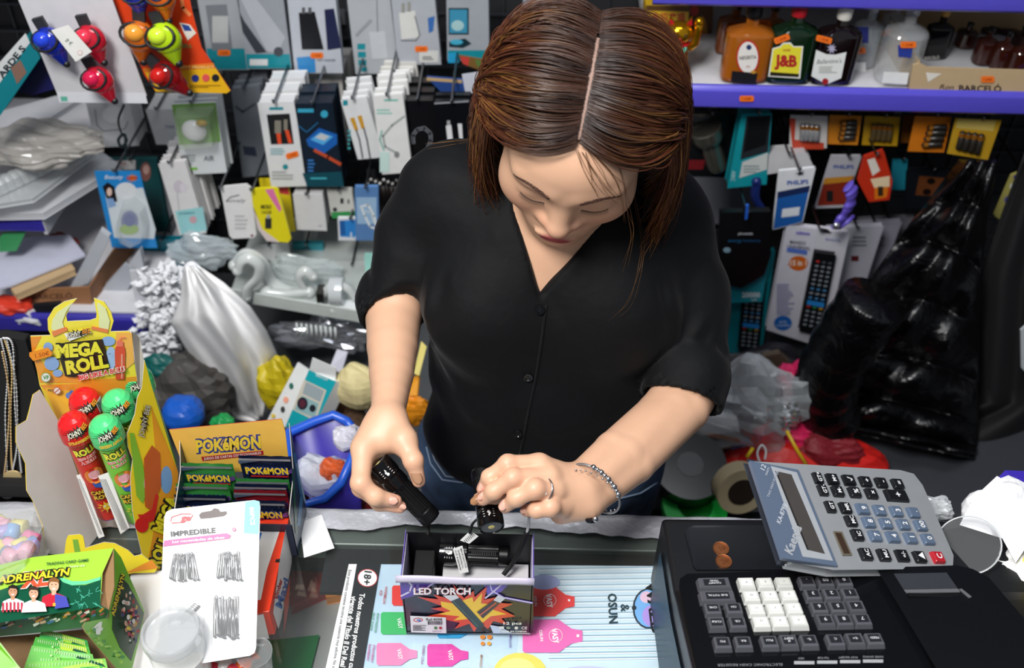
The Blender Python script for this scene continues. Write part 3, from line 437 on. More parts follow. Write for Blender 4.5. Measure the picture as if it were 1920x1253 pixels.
# ================= PERSON =================
def npv(v): return np.array(v, dtype=np.float32)
class Field:
    def __init__(s, xs, ys, zs):
        s.ax = [np.asarray(a, np.float32) for a in (xs, ys, zs)]; s.f = np.full([len(a) for a in s.ax], 1., np.float32)
    def win(s, lo, hi):
        sl = []
        for a, l, h in zip(s.ax, lo, hi):
            i = max(0, int(np.searchsorted(a, l))-1); j = min(len(a), int(np.searchsorted(a, h))+1)
            if j <= i: return None
            sl.append(slice(i, j))
        return tuple(sl)
    def grid(s, sl): return [a[q].reshape([-1 if k == i else 1 for k in range(3)]) for i, (a, q) in enumerate(zip(s.ax, sl))]
    def put(s, lo, hi, fn, k, sub=False, pad=.02):
        pad = pad+k; sl = s.win([a-pad for a in lo], [a+pad for a in hi])
        if sl is None: return
        d = fn(*s.grid(sl)); a = s.f[sl]
        if sub: d = -d; h = np.maximum(k-np.abs(a-d), 0)/max(k, 1e-6); s.f[sl] = np.maximum(a, d)+h*h*k/4
        else: h = np.maximum(k-np.abs(a-d), 0)/max(k, 1e-6); s.f[sl] = np.minimum(a, d)-h*h*k/4
    def cone(s, a, b, r1, r2, k=.004, sub=False, cut=None):
        a = npv(a); b = npv(b); ba = b-a; L = float(ba@ba)+1e-12; r = max(r1, r2)
        def fn(x, y, z):
            px, py, pz = x-a[0], y-a[1], z-a[2]; h = np.clip((px*ba[0]+py*ba[1]+pz*ba[2])/L, 0, 1)
            d = np.sqrt((px-h*ba[0])**2+(py-h*ba[1])**2+(pz-h*ba[2])**2)-(r1+(r2-r1)*h)
            if cut is not None: c, n = cut; d = np.maximum(d, (x-c[0])*n[0]+(y-c[1])*n[1]+(z-c[2])*n[2])
            return d
        s.put(np.minimum(a, b)-r, np.maximum(a, b)+r, fn, k, sub)
    def chain(s, pts, k=.003): 
        for p, q in zip(pts[:-1], pts[1:]): s.cone(p[0], q[0], p[1], q[1], k)
    def ell(s, c, r, k=.01, m=None, sub=False, inf=0.):
        c = npv(c); r = npv(r)+inf; R3 = np.eye(3, dtype=np.float32) if m is None else npv(m); e = float(max(r))
        def fn(x, y, z):
            px, py, pz = x-c[0], y-c[1], z-c[2]
            q = [R3[0, i]*px+R3[1, i]*py+R3[2, i]*pz for i in range(3)]
            k0 = np.sqrt(sum((q[i]/r[i])**2 for i in range(3))); k1 = np.sqrt(sum((q[i]/r[i]**2)**2 for i in range(3)))+1e-6
            return k0*(k0-1)/k1
        s.put(c-e, c+e, fn, k, sub)
    def surface(s):
        f = s.f; X, Y, Z = s.ax; ins = f < 0; c = None; n = tuple(d-1 for d in f.shape)
        cnt = np.zeros(n, np.int8)
        for i in (0, 1):
            for j in (0, 1):
                for k in (0, 1): cnt += ins[i:i+n[0], j:j+n[1], k:k+n[2]]
        I = np.argwhere((cnt > 0) & (cnt < 8)); idx = -np.ones(n, np.int32); idx[tuple(I.T)] = np.arange(len(I))
        val = {}; 
        for i in (0, 1):
            for j in (0, 1):
                for k in (0, 1): val[i, j, k] = f[I[:, 0]+i, I[:, 1]+j, I[:, 2]+k]
        acc = np.zeros((len(I), 3)); num = np.zeros(len(I)); cs = list(val)
        for a in cs:
            for ax in range(3):
                if a[ax] == 0:
                    b = list(a); b[ax] = 1; b = tuple(b); va, vb = val[a], val[b]; cr = (va < 0) != (vb < 0); t = np.where(cr, va/np.where(cr, va-vb, 1), 0)
                    p = np.tile(np.array(a, float), (len(I), 1)); p[:, ax] += t; acc += p*cr[:, None]; num += cr
        acc /= num[:, None]; V = np.stack([ax[I[:, i]]+(ax[I[:, i]+1]-ax[I[:, i]])*acc[:, i] for i, ax in enumerate((X, Y, Z))], 1)
        F = []
        for ax in range(3):
            o = [a for a in range(3) if a != ax]; sl0 = [slice(1, n[0]), slice(1, n[1]), slice(1, n[2])]
            s0 = list(sl0); s0[ax] = slice(0, n[ax]); s1 = list(sl0); s1[ax] = slice(1, n[ax]+1)
            a, b = ins[tuple(s0)], ins[tuple(s1)]; E = np.argwhere(a != b); fl = a[tuple(E.T)]
            base = E+1; base[:, ax] -= 1
            def id_(d0, d1): q = base.copy(); q[:, o[0]] -= d0; q[:, o[1]] -= d1; return idx[tuple(q.T)]
            q = np.stack([id_(1, 1), id_(0, 1), id_(0, 0), id_(1, 0)], 1)
            if ax == 1: fl = ~fl
            q[~fl] = q[~fl][:, ::-1]; F.append(q)
        F = np.concatenate(F); F = F[(F >= 0).all(1)]; return V, F
def relax(V, F, n=2, lam=.5):
    e = np.concatenate([F[:, [0, 1]], F[:, [1, 2]], F[:, [2, 3]], F[:, [3, 0]]]); e = np.concatenate([e, e[:, ::-1]])
    deg = np.bincount(e[:, 0], minlength=len(V))[:, None]
    for it in range(n):
        for l in (lam, -lam*.95): 
            a = np.stack([np.bincount(e[:, 0], V[e[:, 1], i], len(V)) for i in range(3)], 1)/np.maximum(deg, 1); V = V+l*(a-V)
    return V
def np_obj(name, V, F, mats, parent=None, col=None, smooth=True, mi=None):
    me = bpy.data.meshes.new(name); k = F.shape[1]; me.vertices.add(len(V)); me.vertices.foreach_set('co', np.asarray(V, np.float32).ravel())
    me.loops.add(F.size); me.loops.foreach_set('vertex_index', F.astype(np.int32).ravel()); me.polygons.add(len(F)); me.polygons.foreach_set('loop_start', np.arange(0, F.size, k, dtype=np.int32))
    if smooth: me.polygons.foreach_set('use_smooth', np.ones(len(F), bool))
    for m in mats: me.materials.append(M(m))
    if mi is not None: me.polygons.foreach_set('material_index', mi.astype(np.int32))
    me.update(calc_edges=True)
    if col is not None:
        a = me.color_attributes.new('Col', 'FLOAT_COLOR', 'POINT'); a.data.foreach_set('color', np.concatenate([col, np.ones((len(V), 1))], 1).astype(np.float32).ravel())
    o = bpy.data.objects.new(name, me); COL.objects.link(o)
    if parent: o.parent = parent
    return o
def axis(segs):
    a = []
    for lo, hi, st in segs: a += list(np.arange(lo, hi-1e-6, st))
    return np.array(a+[segs[-1][1]], np.float32)
def A(px, py, D): return at(px, py, D=D)
# head pose: local x = picture right, -y = face direction, z = up
HC = Vector((.0615, .895, 1.475)); HM = Euler((R(28), 0, 0)).to_matrix(); HM = (Matrix.Rotation(R(-10.3), 3, 'Z') @ Matrix.Rotation(R(28), 3, 'X') @ Matrix.Rotation(R(8.4), 3, 'Y'))
def H(x, y, z): return HC+HM @ Vector((x, y, z))
HMn = np.array(HM)
def head(fd, base=0):
    e = lambda c, r, k=.015, **q: fd.ell(H(*c), r, k, m=HMn, **q)
    e((0, .012, .022), (.071, .088, .073)); e((0, -.022, -.03), (.064, .062, .078), .03); e((0, -.050, .030), (.056, .034, .036), .03)
    for s in (-1, 1):
        e((s*.040, -.048, -.028), (.028, .026, .030), .025); fd.cone(H(s*.052, .0, -.045), H(s*.012, -.058, -.094), .020, .017, .02)
        e((s*.073, .012, -.012), (.010, .022, .030), .006)
        fd.cone(H(s*.012, -.079, .017), H(s*.045, -.066, .021), .010, .009, .012)
    e((0, -.062, -.094), (.020, .018, .016), .02)
    e((0, -.066, -.066), (.032, .022, .024), .02)
    for s in (-1, 1): e((s*.030, -.094, .002), (.017, .011, .010), .012, sub=True)
    for s in (-1, 1): e((s*.0315, -.0672, -.002), (.0165, .0125, .0125), .006)
    fd.cone(H(0, -.080, .004), H(0, -.0925, -.030), .0085, .0115, .014); e((0, -.0945, -.035), (.0115, .0105, .0095), .008)
    for s in (-1, 1): e((s*.0145, -.0815, -.037), (.0080, .0095, .0075), .010)
    e((0, -.0865, -.0655), (.0230, .0075, .0058), .004); e((0, -.0845, -.0745), (.0195, .0080, .0070), .003)
rx = axis([(-.21, -.02, .0021), (-.02, .15, .0019), (.15, .345, .0026)])
ry = axis([(.60, .96, .0020), (.96, 1.12, .005)])
rz = axis([(.0, .92, .03), (.92, 1.06, .006), (1.06, 1.29, .0020), (1.29, 1.35, .004), (1.35, 1.58, .0020)])
B = Field(rx, ry, rz)
def torso(fd, inf, k=.04):
    fd.ell((.05, .965, 1.255), (.160, .098, .125), k, inf=inf)
    for s in (-1, 1): fd.ell((.045+s*.072, .900, 1.225), (.075, .062, .075), k, inf=inf)
    fd.ell((.045, .945, 1.10), (.148, .108, .15), k, inf=inf)
    fd.cone((-.065, .995, 1.335), (.165, .995, 1.315), .052+inf, .052+inf, k)
torso(B, -.006)
B.ell((.045, .945, .95), (.158, .105, .14), .04)
for s in (-1, 1):
    B.cone((.045+s*.085, .955, .90), (.045+s*.09, .97, .50), .078, .052, .03); B.cone((.045+s*.09, .97, .50), (.045+s*.095, .99, .08), .05, .034, .02)
    B.cone((.045+s*.095, 1.0, .05), (.045+s*.10, .88, .04), .035, .03, .02)
for s in (-1, 1): B.cone((.05, .93, 1.335), (.05+s*.10, .955, 1.345), .012, .010, .02)
B.cone(H(0, .02, -.05), (.052, .955, 1.325), .050, .060, .03); B.cone(H(0, .035, -.03), (.052, 1.0, 1.34), .045, .06, .03)
head(B)
# forearms
RA = [(A(815, 365, 1.19), .030), (A(772, 470, 1.215), .031), (A(745, 555, 1.222), .0335), (A(738, 600, 1.21), .0335), (A(736, 650, 1.175), .0300), (A(734, 700, 1.14), .0250), (A(731, 740, 1.11), .0200), (A(726, 785, 1.077), .0176)]
B.chain(RA, .002); B.cone(A(736, 690, 1.155), A(727, 790, 1.095), .022, .0165, .008)
LA = [(A(1262, 435, 1.22), .032), (A(1288, 570, 1.228), .034), (A(1300, 715, 1.225), .034)]
B.chain(LA, .004)
B.chain([(A(1296, 715, 1.215), .034), (A(1235, 778, 1.165), .0265), (A(1150, 846, 1.095), .0215), (A(1085, 899, 1.048), .0165)], .003)
B.chain([(A(1302, 722, 1.215), .034), (A(1285, 768, 1.175), .0275), (A(1190, 868, 1.100), .0225), (A(1103, 940, 1.045), .0168)], .003)
B.chain([(A(1298, 722, 1.212), .035), (A(1262, 772, 1.168), .0285), (A(1170, 857, 1.096), .0245), (A(1094, 920, 1.044), .0182)], .003)
def hand(palm, fingers, kf=.0012, kp=.007):
    for (a, b, k) in palm: B.cone(a[0], b[0], a[1], b[1], k)
    lo = [0]*3; T = Field(*B.ax); 
    allp = [p for f in fingers for p in f]; c0 = [min(p[0][i] for p in allp)-.05 for i in range(3)]; c1 = [max(p[0][i] for p in allp)+.05 for i in range(3)]
    sl = B.win(c0, c1); T = Field(*[a[q] for a, q in zip(B.ax, sl)])
    for f in fingers:
        t = Field(*T.ax); t.chain(f, .003)
        for p, r in f[1:-1]: t.ell(p, (r*1.05,)*3, .004)
        h = np.maximum(kf-np.abs(T.f-t.f), 0)/kf; T.f = np.minimum(T.f, t.f)-h*h*kf/4
    a = B.f[sl]; h = np.maximum(kp-np.abs(a-T.f), 0)/kp; B.f[sl] = np.minimum(a, T.f)-h*h*kp/4
P = lambda x, y, D, r: (A(x, y, D), r)
R_THUMB = [P(757, 826, 1.055, .0125), P(775, 864, 1.044, .0098), P(785, 902, 1.048, .0072)]
R_INDEX = [P(681, 843, 1.055, .0118), P(676, 906, 1.034, .0098), P(704, 932, 1.036, .0088), P(741, 940, 1.046, .0072)]
R_MID = [P(688, 858, 1.078, .0115), P(678, 914, 1.062, .0098), P(712, 942, 1.052, .0085), P(750, 951, 1.052, .0068)]
hand([(P(724, 790, 1.077, .016), P(683, 842, 1.058, .0135), .012), (P(722, 795, 1.095, .015), P(692, 858, 1.082, .0135), .012), (P(724, 798, 1.105, .014), P(702, 872, 1.105, .012), .012),
      (P(736, 792, 1.075, .0155), P(757, 826, 1.056, .0135), .012), (P(690, 830, 1.068, .012), P(750, 826, 1.062, .012), .014), (P(715, 805, 1.078, .020), P(722, 822, 1.080, .017), .012)],
     [R_THUMB, R_INDEX, R_MID, [P(702, 872, 1.105, .0105), P(700, 915, 1.098, .009), P(734, 935, 1.090, .008), P(764, 930, 1.084, .0065)], [P(716, 878, 1.122, .009), P(716, 910, 1.12, .008), P(745, 925, 1.112, .0065)]])
L_THUMB = [P(1045, 915, 1.055, .013), P(985, 920, 1.056, .0105), P(930, 928, 1.045, .0088), P(899, 936, 1.037, .0070)]
L_INDEX = [P(1010, 872, 1.026, .0112), P(952, 870, 1.016, .0090), P(918, 895, 1.020, .0078), P(904, 917, 1.030, .0062)]
L_MID = [P(1029, 896, 1.018, .0112), P(962, 896, 1.004, .0092), P(926, 921, 1.008, .0080), P(906, 937, 1.020, .0066)]
L_RING = [P(1038, 921, 1.015, .0112), P(1003, 917, 1.000, .0098), P(968, 934, 1.004, .0084), P(947, 951, 1.016, .0066)]
L_PINK = [P(1050, 950, 1.022, .0108), P(1032, 951, 1.006, .0092), P(1006, 956, 1.010, .0080), P(987, 958, 1.026, .0064)]
hand([(P(1080, 903, 1.046, .0155), P(1012, 873, 1.028, .0118), .012), (P(1082, 914, 1.042, .015), P(1030, 897, 1.022, .0122), .010), (P(1088, 926, 1.04, .015), P(1040, 922, 1.020, .0122), .010),
      (P(1092, 938, 1.042, .0155), P(1050, 949, 1.028, .0125), .010), (P(1098, 944, 1.046, .015), P(1052, 962, 1.040, .0120), .012), (P(1080, 915, 1.055, .016), P(1040, 918, 1.055, .014), .014)],
     [L_THUMB, L_INDEX, L_MID, L_RING, L_PINK])
V, F_ = B.surface(); V = relax(V, F_, 2)
# skin colour: lips, brows, blush, knuckles by anatomy
loc = (V-np.array(HC)) @ HMn; SK = np.array(lin('#dcae8f')[:3]); colr = np.tile(SK, (len(V), 1))
def blend(mask, c): 
    global colr
    colr = colr*(1-mask[:, None])+np.array(lin(c)[:3])*mask[:, None]
def blob(c, r, p=2): return np.exp(-((((loc-np.array(c))/np.array(r))**2).sum(1))**(p/2))
inh = V[:, 2] > 1.33
for s in (-1, 1): blend(blob((s*.042, -.068, -.030), (.020, .03, .018))*.28*inh, '#dd8f76'); blend(blob((s*.0315, -.080, -.004), (.016, .02, .008))*.30*inh, '#b98a6a'); blend(blob((s*.014, -.09, -.036), (.009, .02, .009))*.28*inh, '#d8806a')
blend(blob((0, -.104, -.036), (.010, .015, .010))*.35*inh, '#e0947c')
lp = np.clip(1.6-(((loc[:, 0]/.0235)**2)+((loc[:, 2]+.070)/.0105)**2)*1.6, 0, 1)*(loc[:, 1] < -.076)*inh; blend(np.clip(lp, 0, 1), '#a8454c')
for tip in (R_THUMB, R_INDEX, R_MID, L_THUMB, L_INDEX, L_MID, L_RING, L_PINK):
    for j, am in ((-1, .35), (1, .25)):
        d = np.linalg.norm(V-np.array(tip[j][0]), axis=1); blend(np.exp(-(d/.012)**2)*am, '#e3937c')
def skin_fn(t, n, l, b):
    a = n.new('ShaderNodeVertexColor'); a.layer_name = 'Col'; nz = n.new('ShaderNodeTexNoise'); nz.inputs['Scale'].default_value = 45; nz.inputs['Detail'].default_value = 4
    tc = n.new('ShaderNodeTexCoord'); l.new(tc.outputs['Object'], nz.inputs['Vector'])
    hs = n.new('ShaderNodeHueSaturation'); mr = n.new('ShaderNodeMapRange'); mr.inputs[3].default_value = .93; mr.inputs[4].default_value = 1.05; l.new(nz.outputs[0], mr.inputs[0]); l.new(mr.outputs[0], hs.inputs['Value']); l.new(a.outputs[0], hs.inputs['Color']); l.new(hs.outputs[0], b.inputs['Base Color'])
    b.inputs['Roughness'].default_value = .46; b.inputs['Subsurface Weight'].default_value = .12; b.inputs['Subsurface Radius'].default_value = (.012, .005, .003); b.inputs['Subsurface Scale'].default_value = .6
    n2 = n.new('ShaderNodeTexNoise'); n2.inputs['Scale'].default_value = 700; l.new(tc.outputs['Object'], n2.inputs['Vector']); bp = n.new('ShaderNodeBump'); bp.inputs['Strength'].default_value = .10; bp.inputs['Distance'].default_value = .0006; l.new(n2.outputs[0], bp.inputs['Height']); l.new(bp.outputs[0], b.inputs['Normal'])
SKIN = node_mat('skin', skin_fn)
person = thing('person', 'woman in a black short-sleeved shirt and jeans, head bowed, holding two torches', 'person', (.045, .97, 0))
def wparent(o, par=person): o.parent = par; o.matrix_parent_inverse = par.matrix_basis.inverted(); return o
body = wparent(np_obj('body', V, F_, [SKIN], col=colr))
# ---- shirt ----
SH = Field(axis([(-.23, .36, .0045)]), axis([(.74, 1.14, .0045)]), axis([(.93, 1.42, .0045)]))
torso(SH, .006); SH.ell((.045, .940, .985), (.165, .118, .09), .04)
cR = A(740, 592, 1.215); nR = (A(738, 640, 1.175)-A(745, 555, 1.225)).normalized(); nR = (nR+Vector((.25, 0, -.1))).normalized()
cL = A(1277, 752, 1.195); nL = (A(1262, 800, 1.185)-A(1290, 690, 1.21)).normalized()
SH.cone(A(815, 362, 1.185), A(772, 450, 1.21), .046, .043, .03); SH.cone(A(772, 450, 1.21), A(741, 600, 1.212), .043, .0385, .015, cut=(cR, nR))
SH.cone(A(1262, 430, 1.215), A(1290, 560, 1.225), .048, .048, .03); SH.cone(A(1290, 560, 1.225), A(1288, 690, 1.225), .048, .049, .02); SH.cone(A(1288, 690, 1.225), A(1272, 775, 1.19), .049, .043, .015, cut=(cL, nL))
# rolled cuffs
SH.cone(cR-nR*.028, cR+nR*.03, .0435, .0435, .002, cut=(cR+nR*.001, nR)); SH.cone(cL-nL*.032, cL+nL*.03, .0520, .0490, .002, cut=(cL+nL*.001, nL))
SH.cone(cR-nR*.012, cR+nR*.05, .0375, .0375, .001, sub=True); SH.cone(cL-nL*.012, cL+nL*.05, .0440, .0430, .001, sub=True)
# open neck: wedge through the front
vb, vl, vr = at(1013, 556, Y=.862), at(945, 330, Y=.90), at(1160, 385, Y=.90); nn = ((vl-vb).cross(vr-vb)).normalized()
if nn.y > 0: nn = -nn
def wedge(x, y, z):
    hp = lambda p, n: (x-p[0])*n[0]+(y-p[1])*n[1]+(z-p[2])*n[2]
    def edge(p, q, other):
        m = (q-p).cross(nn).normalized(); m = m if m.dot(other-p) < 0 else -m
        return hp(p, m)
    up = (vl+vr)/2-vb; return np.maximum(np.maximum(edge(vb, vl, vr), edge(vb, vr, vl)), np.maximum(hp(vb, -nn)-.035, hp(vb, nn)-.2))
SH.put((-.1, .7, 1.2), (.25, 1.0, 1.45), wedge, .004, sub=True)
SH.cone(H(0, .02, -.05), (.052, .965, 1.33), .054, .062, .008, sub=True)
SV, SF = SH.surface(); SV = relax(SV, SF, 3)
me_ = None
def folds(V, F):
    """cloth folds pulled into the surface, along the normals"""
    n = np.cross(V[F[:, 2]]-V[F[:, 0]], V[F[:, 3]]-V[F[:, 1]]); N = np.stack([np.bincount(F.ravel(), np.repeat(n[:, i], 4), len(V)) for i in range(3)], 1); N /= np.linalg.norm(N, axis=1)[:, None]+1e-9
    x, y, z = V.T; d = np.zeros(len(V)); rr = np.random.RandomState(4)
    for i in range(26):
        c = V[rr.randint(len(V))]; a = rr.uniform(0, PI); u = np.array([math.cos(a)*.5, .2*rr.randn(), math.sin(a)+.6]); u /= np.linalg.norm(u)
        q = V-c; t = q @ u; p = np.linalg.norm(q-np.outer(t, u), axis=1); L = rr.uniform(.04, .10); wv = rr.uniform(.008, .016)
        d += rr.uniform(-.0030, .0034)*np.exp(-(t/L)**2-(p/wv)**2)
    def crease(p0, p1, wd, am):
        nonlocal d
        p0 = np.array(p0); p1 = np.array(p1); u = p1-p0; L = np.linalg.norm(u); u /= L; q = V-p0; t = np.clip(q @ u, 0, L); p = np.linalg.norm(q-np.outer(t, u), axis=1); d += am*np.exp(-(p/wd)**2)
    for j, (a, b) in enumerate([((1265, 470), (1225, 640)), ((1300, 500), (1245, 700)), ((815, 430), (840, 600)), ((790, 480), (805, 590)), ((850, 600), (900, 760)), ((1180, 560), (1140, 760)), ((1110, 640), (1040, 820)), ((1330, 600), (1240, 690)), ((1345, 650), (1255, 730)), ((735, 470), (700, 540)), ((760, 500), (715, 560)), ((940, 640), (900, 800))]):
        crease(at(*a, Y=.88), at(*b, Y=.87), .010, .0045*(1 if j % 2 else -1)); crease(at(a[0]+14, a[1]+8, Y=.88), at(b[0]+14, b[1]+8, Y=.87), .008, -.003*(1 if j % 2 else -1))
    d += .0008*np.sin(z*70+x*30+3*np.sin(y*40))
    return V+N*d[:, None]
SV = folds(SV, SF)
def cloth_fn(c, ro, sc=900., bump=.25, dist=.0006, wr=0.):
    def f(t, n, l, b):
        tc = n.new('ShaderNodeTexCoord'); nz = n.new('ShaderNodeTexNoise'); nz.inputs['Scale'].default_value = sc; nz.inputs['Detail'].default_value = 2; l.new(tc.outputs['Object'], nz.inputs['Vector'])
        mx = n.new('ShaderNodeMix'); mx.data_type = 'RGBA'; mx.inputs[6].default_value = tuple(v*.8 for v in lin(c)[:3])+(1,); mx.inputs[7].default_value = tuple(v*1.2 for v in lin(c)[:3])+(1,); l.new(nz.outputs[0], mx.inputs[0]); l.new(mx.outputs[2], b.inputs['Base Color'])
        b.inputs['Roughness'].default_value = ro; b.inputs['Specular IOR Level'].default_value = .22; b.inputs['Sheen Weight'].default_value = .05; b.inputs['Sheen Roughness'].default_value = .4
        n2 = n.new('ShaderNodeTexNoise'); n2.inputs['Scale'].default_value = 22; n2.inputs['Detail'].default_value = 3; l.new(tc.outputs['Object'], n2.inputs['Vector'])
        b2 = n.new('ShaderNodeBump'); b2.inputs['Strength'].default_value = wr; b2.inputs['Distance'].default_value = .01; l.new(n2.outputs[0], b2.inputs['Height'])
        bp = n.new('ShaderNodeBump'); bp.inputs['Strength'].default_value = bump; bp.inputs['Distance'].default_value = dist; l.new(nz.outputs[0], bp.inputs['Height']); l.new(b2.outputs[0], bp.inputs['Normal']); l.new(bp.outputs[0], b.inputs['Normal'])
    return f
CLOTH = node_mat('black_shirt_cloth', cloth_fn('#08090c', .74, wr=.3))
shirt = wparent(np_obj('shirt', SV, SF, [CLOTH]))
from mathutils.bvhtree import BVHTree
bsh = BVHTree.FromPolygons([tuple(v) for v in SV], [tuple(int(i) for i in f) for f in SF])
def on(bv, px, py, off=.002, Yd=.87):
    d = (at(px, py, D=1)-CAM).normalized(); h = bv.ray_cast(CAM, d)
    if h[0] is None or abs(h[0].y-Yd) > .25: h = bv.find_nearest(at(px, py, Y=Yd))
    n = h[1]; n = n if n.dot(d) < 0 else -n
    return h[0]+n*off
def flap(name, L, Rr, off0, off1, n=14, par=None):
    """cloth sheet laid over the shirt between two pixel-traced edges"""
    def ev(P, t):
        t *= len(P)-1; i = min(int(t), len(P)-2); t -= i; return P[i][0]*(1-t)+P[i+1][0]*t, P[i][1]*(1-t)+P[i+1][1]*t
    def fn(u, v):
        a, b = ev(L, v), ev(Rr, v); x, y = a[0]*(1-u)+b[0]*u, a[1]*(1-u)+b[1]*u
        return on(bsh, x, y, off0*(1-u)+off1*u+.003*math.sin(PI*u), .87)
    g = G(); g.sheet(fn, n, n+6, CLOTH); o = g.build(name, solid=.0018); wparent(o); o.parent = shirt; o.matrix_parent_inverse = person.matrix_basis.inverted(); return o
flap('lapel', [(948, 345), (955, 390), (975, 440), (997, 500), (1012, 560)], [(905, 360), (842, 398), (872, 440), (935, 500), (1006, 566)], .003, .0075)
flap('lapel', [(1152, 400), (1140, 430), (1100, 480), (1060, 520), (1016, 560)], [(1215, 380), (1268, 462), (1215, 470), (1120, 520), (1026, 570)], .003, .0075)
flap('collar', [(935, 300), (930, 340), (915, 372)], [(862, 290), (845, 330), (838, 392)], .010, .008)
flap('collar', [(1185, 380), (1195, 410), (1218, 430)], [(1245, 350), (1262, 400), (1275, 458)], .010, .008)
def seam(pts, r, mat, bv, name, par, off=.0005, Yd=.86, kind=None):
    P2 = []
    for (a, b) in zip(pts[:-1], pts[1:]):
        m = max(2, int(math.dist(a, b)/6))
        for i in range(m): P2.append(on(bv, a[0]+(b[0]-a[0])*i/m, a[1]+(b[1]-a[1])*i/m, off, Yd))
    g = G(); g.tube(P2, r, mat, 6); o = g.build(name); wparent(o); o.parent = par; return o
seam([(1024, 572), (1016, 640), (1006, 705), (992, 770), (976, 850), (960, 920)], .0016, CLOTH, bsh, 'placket_edge', shirt)
for (x, y) in ((1011, 580), (990, 705), (971, 811)):
    p = on(bsh, x, y, .002); g = G(); n = (on(bsh, x, y, .01)-p).normalized(); q = n.to_track_quat('Z', 'Y').to_matrix().to_4x4(); q.translation = p; g.X = q
    g.lathe([(0, .0006), (.0032, .0006), (.0042, .0022), (.0052, .0022), (.0056, .001), (.0056, -.002)], '#101114:0.12', 20)
    for k in range(4): g.lathe([(.0006, .0008), (.0006, .0014), (0, .0014)], '#000000:0.6', 6, o=(math.cos(k*PI/2)*.0014, math.sin(k*PI/2)*.0014, 0))
    o = g.build('button'); wparent(o); o.parent = shirt
# ---- jeans ----
J = Field(axis([(-.17, .26, .005)]), axis([(.78, 1.12, .005)]), axis([(.04, .80, .02), (.80, 1.03, .005)]))
J.ell((.045, .947, .95), (.168, .118, .15), .04); 
for s in (-1, 1): J.cone((.045+s*.086, .955, .90), (.045+s*.092, .97, .50), .094, .066, .03); J.cone((.045+s*.092, .97, .50), (.045+s*.096, .985, .10), .066, .052, .02)
J.put((-.3, .6, 1.0), (.4, 1.3, 1.2), lambda x, y, z: (1.005-z)+0*x+0*y, .002, sub=True)
JV, JF = J.surface(); JV = folds(relax(JV, JF, 3), JF)
def denim(t, n, l, b):
    tc = n.new('ShaderNodeTexCoord'); wv = n.new('ShaderNodeTexWave'); wv.inputs['Scale'].default_value = 700; wv.bands_direction = 'DIAGONAL'; wv.inputs['Distortion'].default_value = 2; l.new(tc.outputs['Object'], wv.inputs['Vector'])
    nz = n.new('ShaderNodeTexNoise'); nz.inputs['Scale'].default_value = 14; nz.inputs['Detail'].default_value = 6; l.new(tc.outputs['Object'], nz.inputs['Vector'])
    cr = n.new('ShaderNodeValToRGB'); cr.color_ramp.elements[0].position = .35; cr.color_ramp.elements[0].color = lin('#1b2c47'); cr.color_ramp.elements[1].position = .72; cr.color_ramp.elements[1].color = lin('#56749c'); l.new(nz.outputs[0], cr.inputs[0])
    mx = n.new('ShaderNodeMix'); mx.data_type = 'RGBA'; mx.blend_type = 'MULTIPLY'; mx.inputs[0].default_value = .35; l.new(cr.outputs[0], mx.inputs[6]); l.new(wv.outputs['Color'], mx.inputs[7]); l.new(mx.outputs[2], b.inputs['Base Color']); b.inputs['Roughness'].default_value = .85
    bp = n.new('ShaderNodeBump'); bp.inputs['Strength'].default_value = .4; bp.inputs['Distance'].default_value = .0008; l.new(wv.outputs['Fac'], bp.inputs['Height']); l.new(bp.outputs[0], b.inputs['Normal'])
DEN = node_mat('denim', denim); jeans = wparent(np_obj('jeans', JV, JF, [DEN])); bj = BVHTree.FromPolygons([tuple(v) for v in JV], [tuple(int(i) for i in f) for f in JF])
seam([(800, 838), (808, 870), (830, 900), (868, 905), (880, 880)], .0012, '#8fa3bd:0.8', bj, 'pocket_seam', jeans); seam([(806, 832), (815, 862), (836, 893), (866, 897)], .0008, '#a9b4c4:0.8', bj, 'pocket_stitching', jeans)
seam([(1232, 905), (1200, 925), (1160, 935), (1130, 938)], .0012, '#7f93ad:0.8', bj, 'pocket_seam', jeans)
for s in (-1, 1):
    g = G(); g.ball((.045+s*.10, .935, .035), (.048, .125, .045), '#1a1a1c:0.5', 18, 10); g.box((.045+s*.10, .935, .012), (.085, .24, .024), '#e8e8e8:0.7'); wparent(g.build('shoe', bevel=.004))
# ---- hair ----
rng = np.random.RandomState(11); HR = np.array([.080, .100, .086]); HO = np.array([0, .012, .019])
def hsurf(a, l, s, rad):
    """a: angle over the parting (0 front .. pi back), l: angle out to the side"""
    d = np.stack([s*np.sin(l), -np.cos(a)*np.cos(l), np.sin(a)*np.cos(l)], -1); return HO+d*(HR+rad[..., None] if np.ndim(rad) else HR+rad)
NS = 5200; NP = 24
a0 = R(44)-R(4)*(rng.rand(NS) < .05)+R(116)*rng.rand(NS)**1.05; s = np.where(rng.rand(NS) < .5, -1., 1.); roots = rng.rand(NS)
l0 = np.where(a0 > R(108), 0, R(.6)+R(2.2)*rng.rand(NS)**2)+np.where(rng.rand(NS) < .45, 0, R(50)*rng.rand(NS)); l0 += R(.6)*rng.rand(NS)
fly = rng.rand(NS) < .09
top_l = R(63)+R(22)*rng.rand(NS); t = np.linspace(0, 1, NP)
clump = .0035*np.sin(a0*31+1.7*s)+.0022*np.sin(a0*83+s); layer = rng.rand(NS)
pts = np.zeros((NS, NP, 3)); u = np.clip(t/.62, 0, 1)[None, :]; l = l0[:, None]+(top_l-l0)[:, None]*u
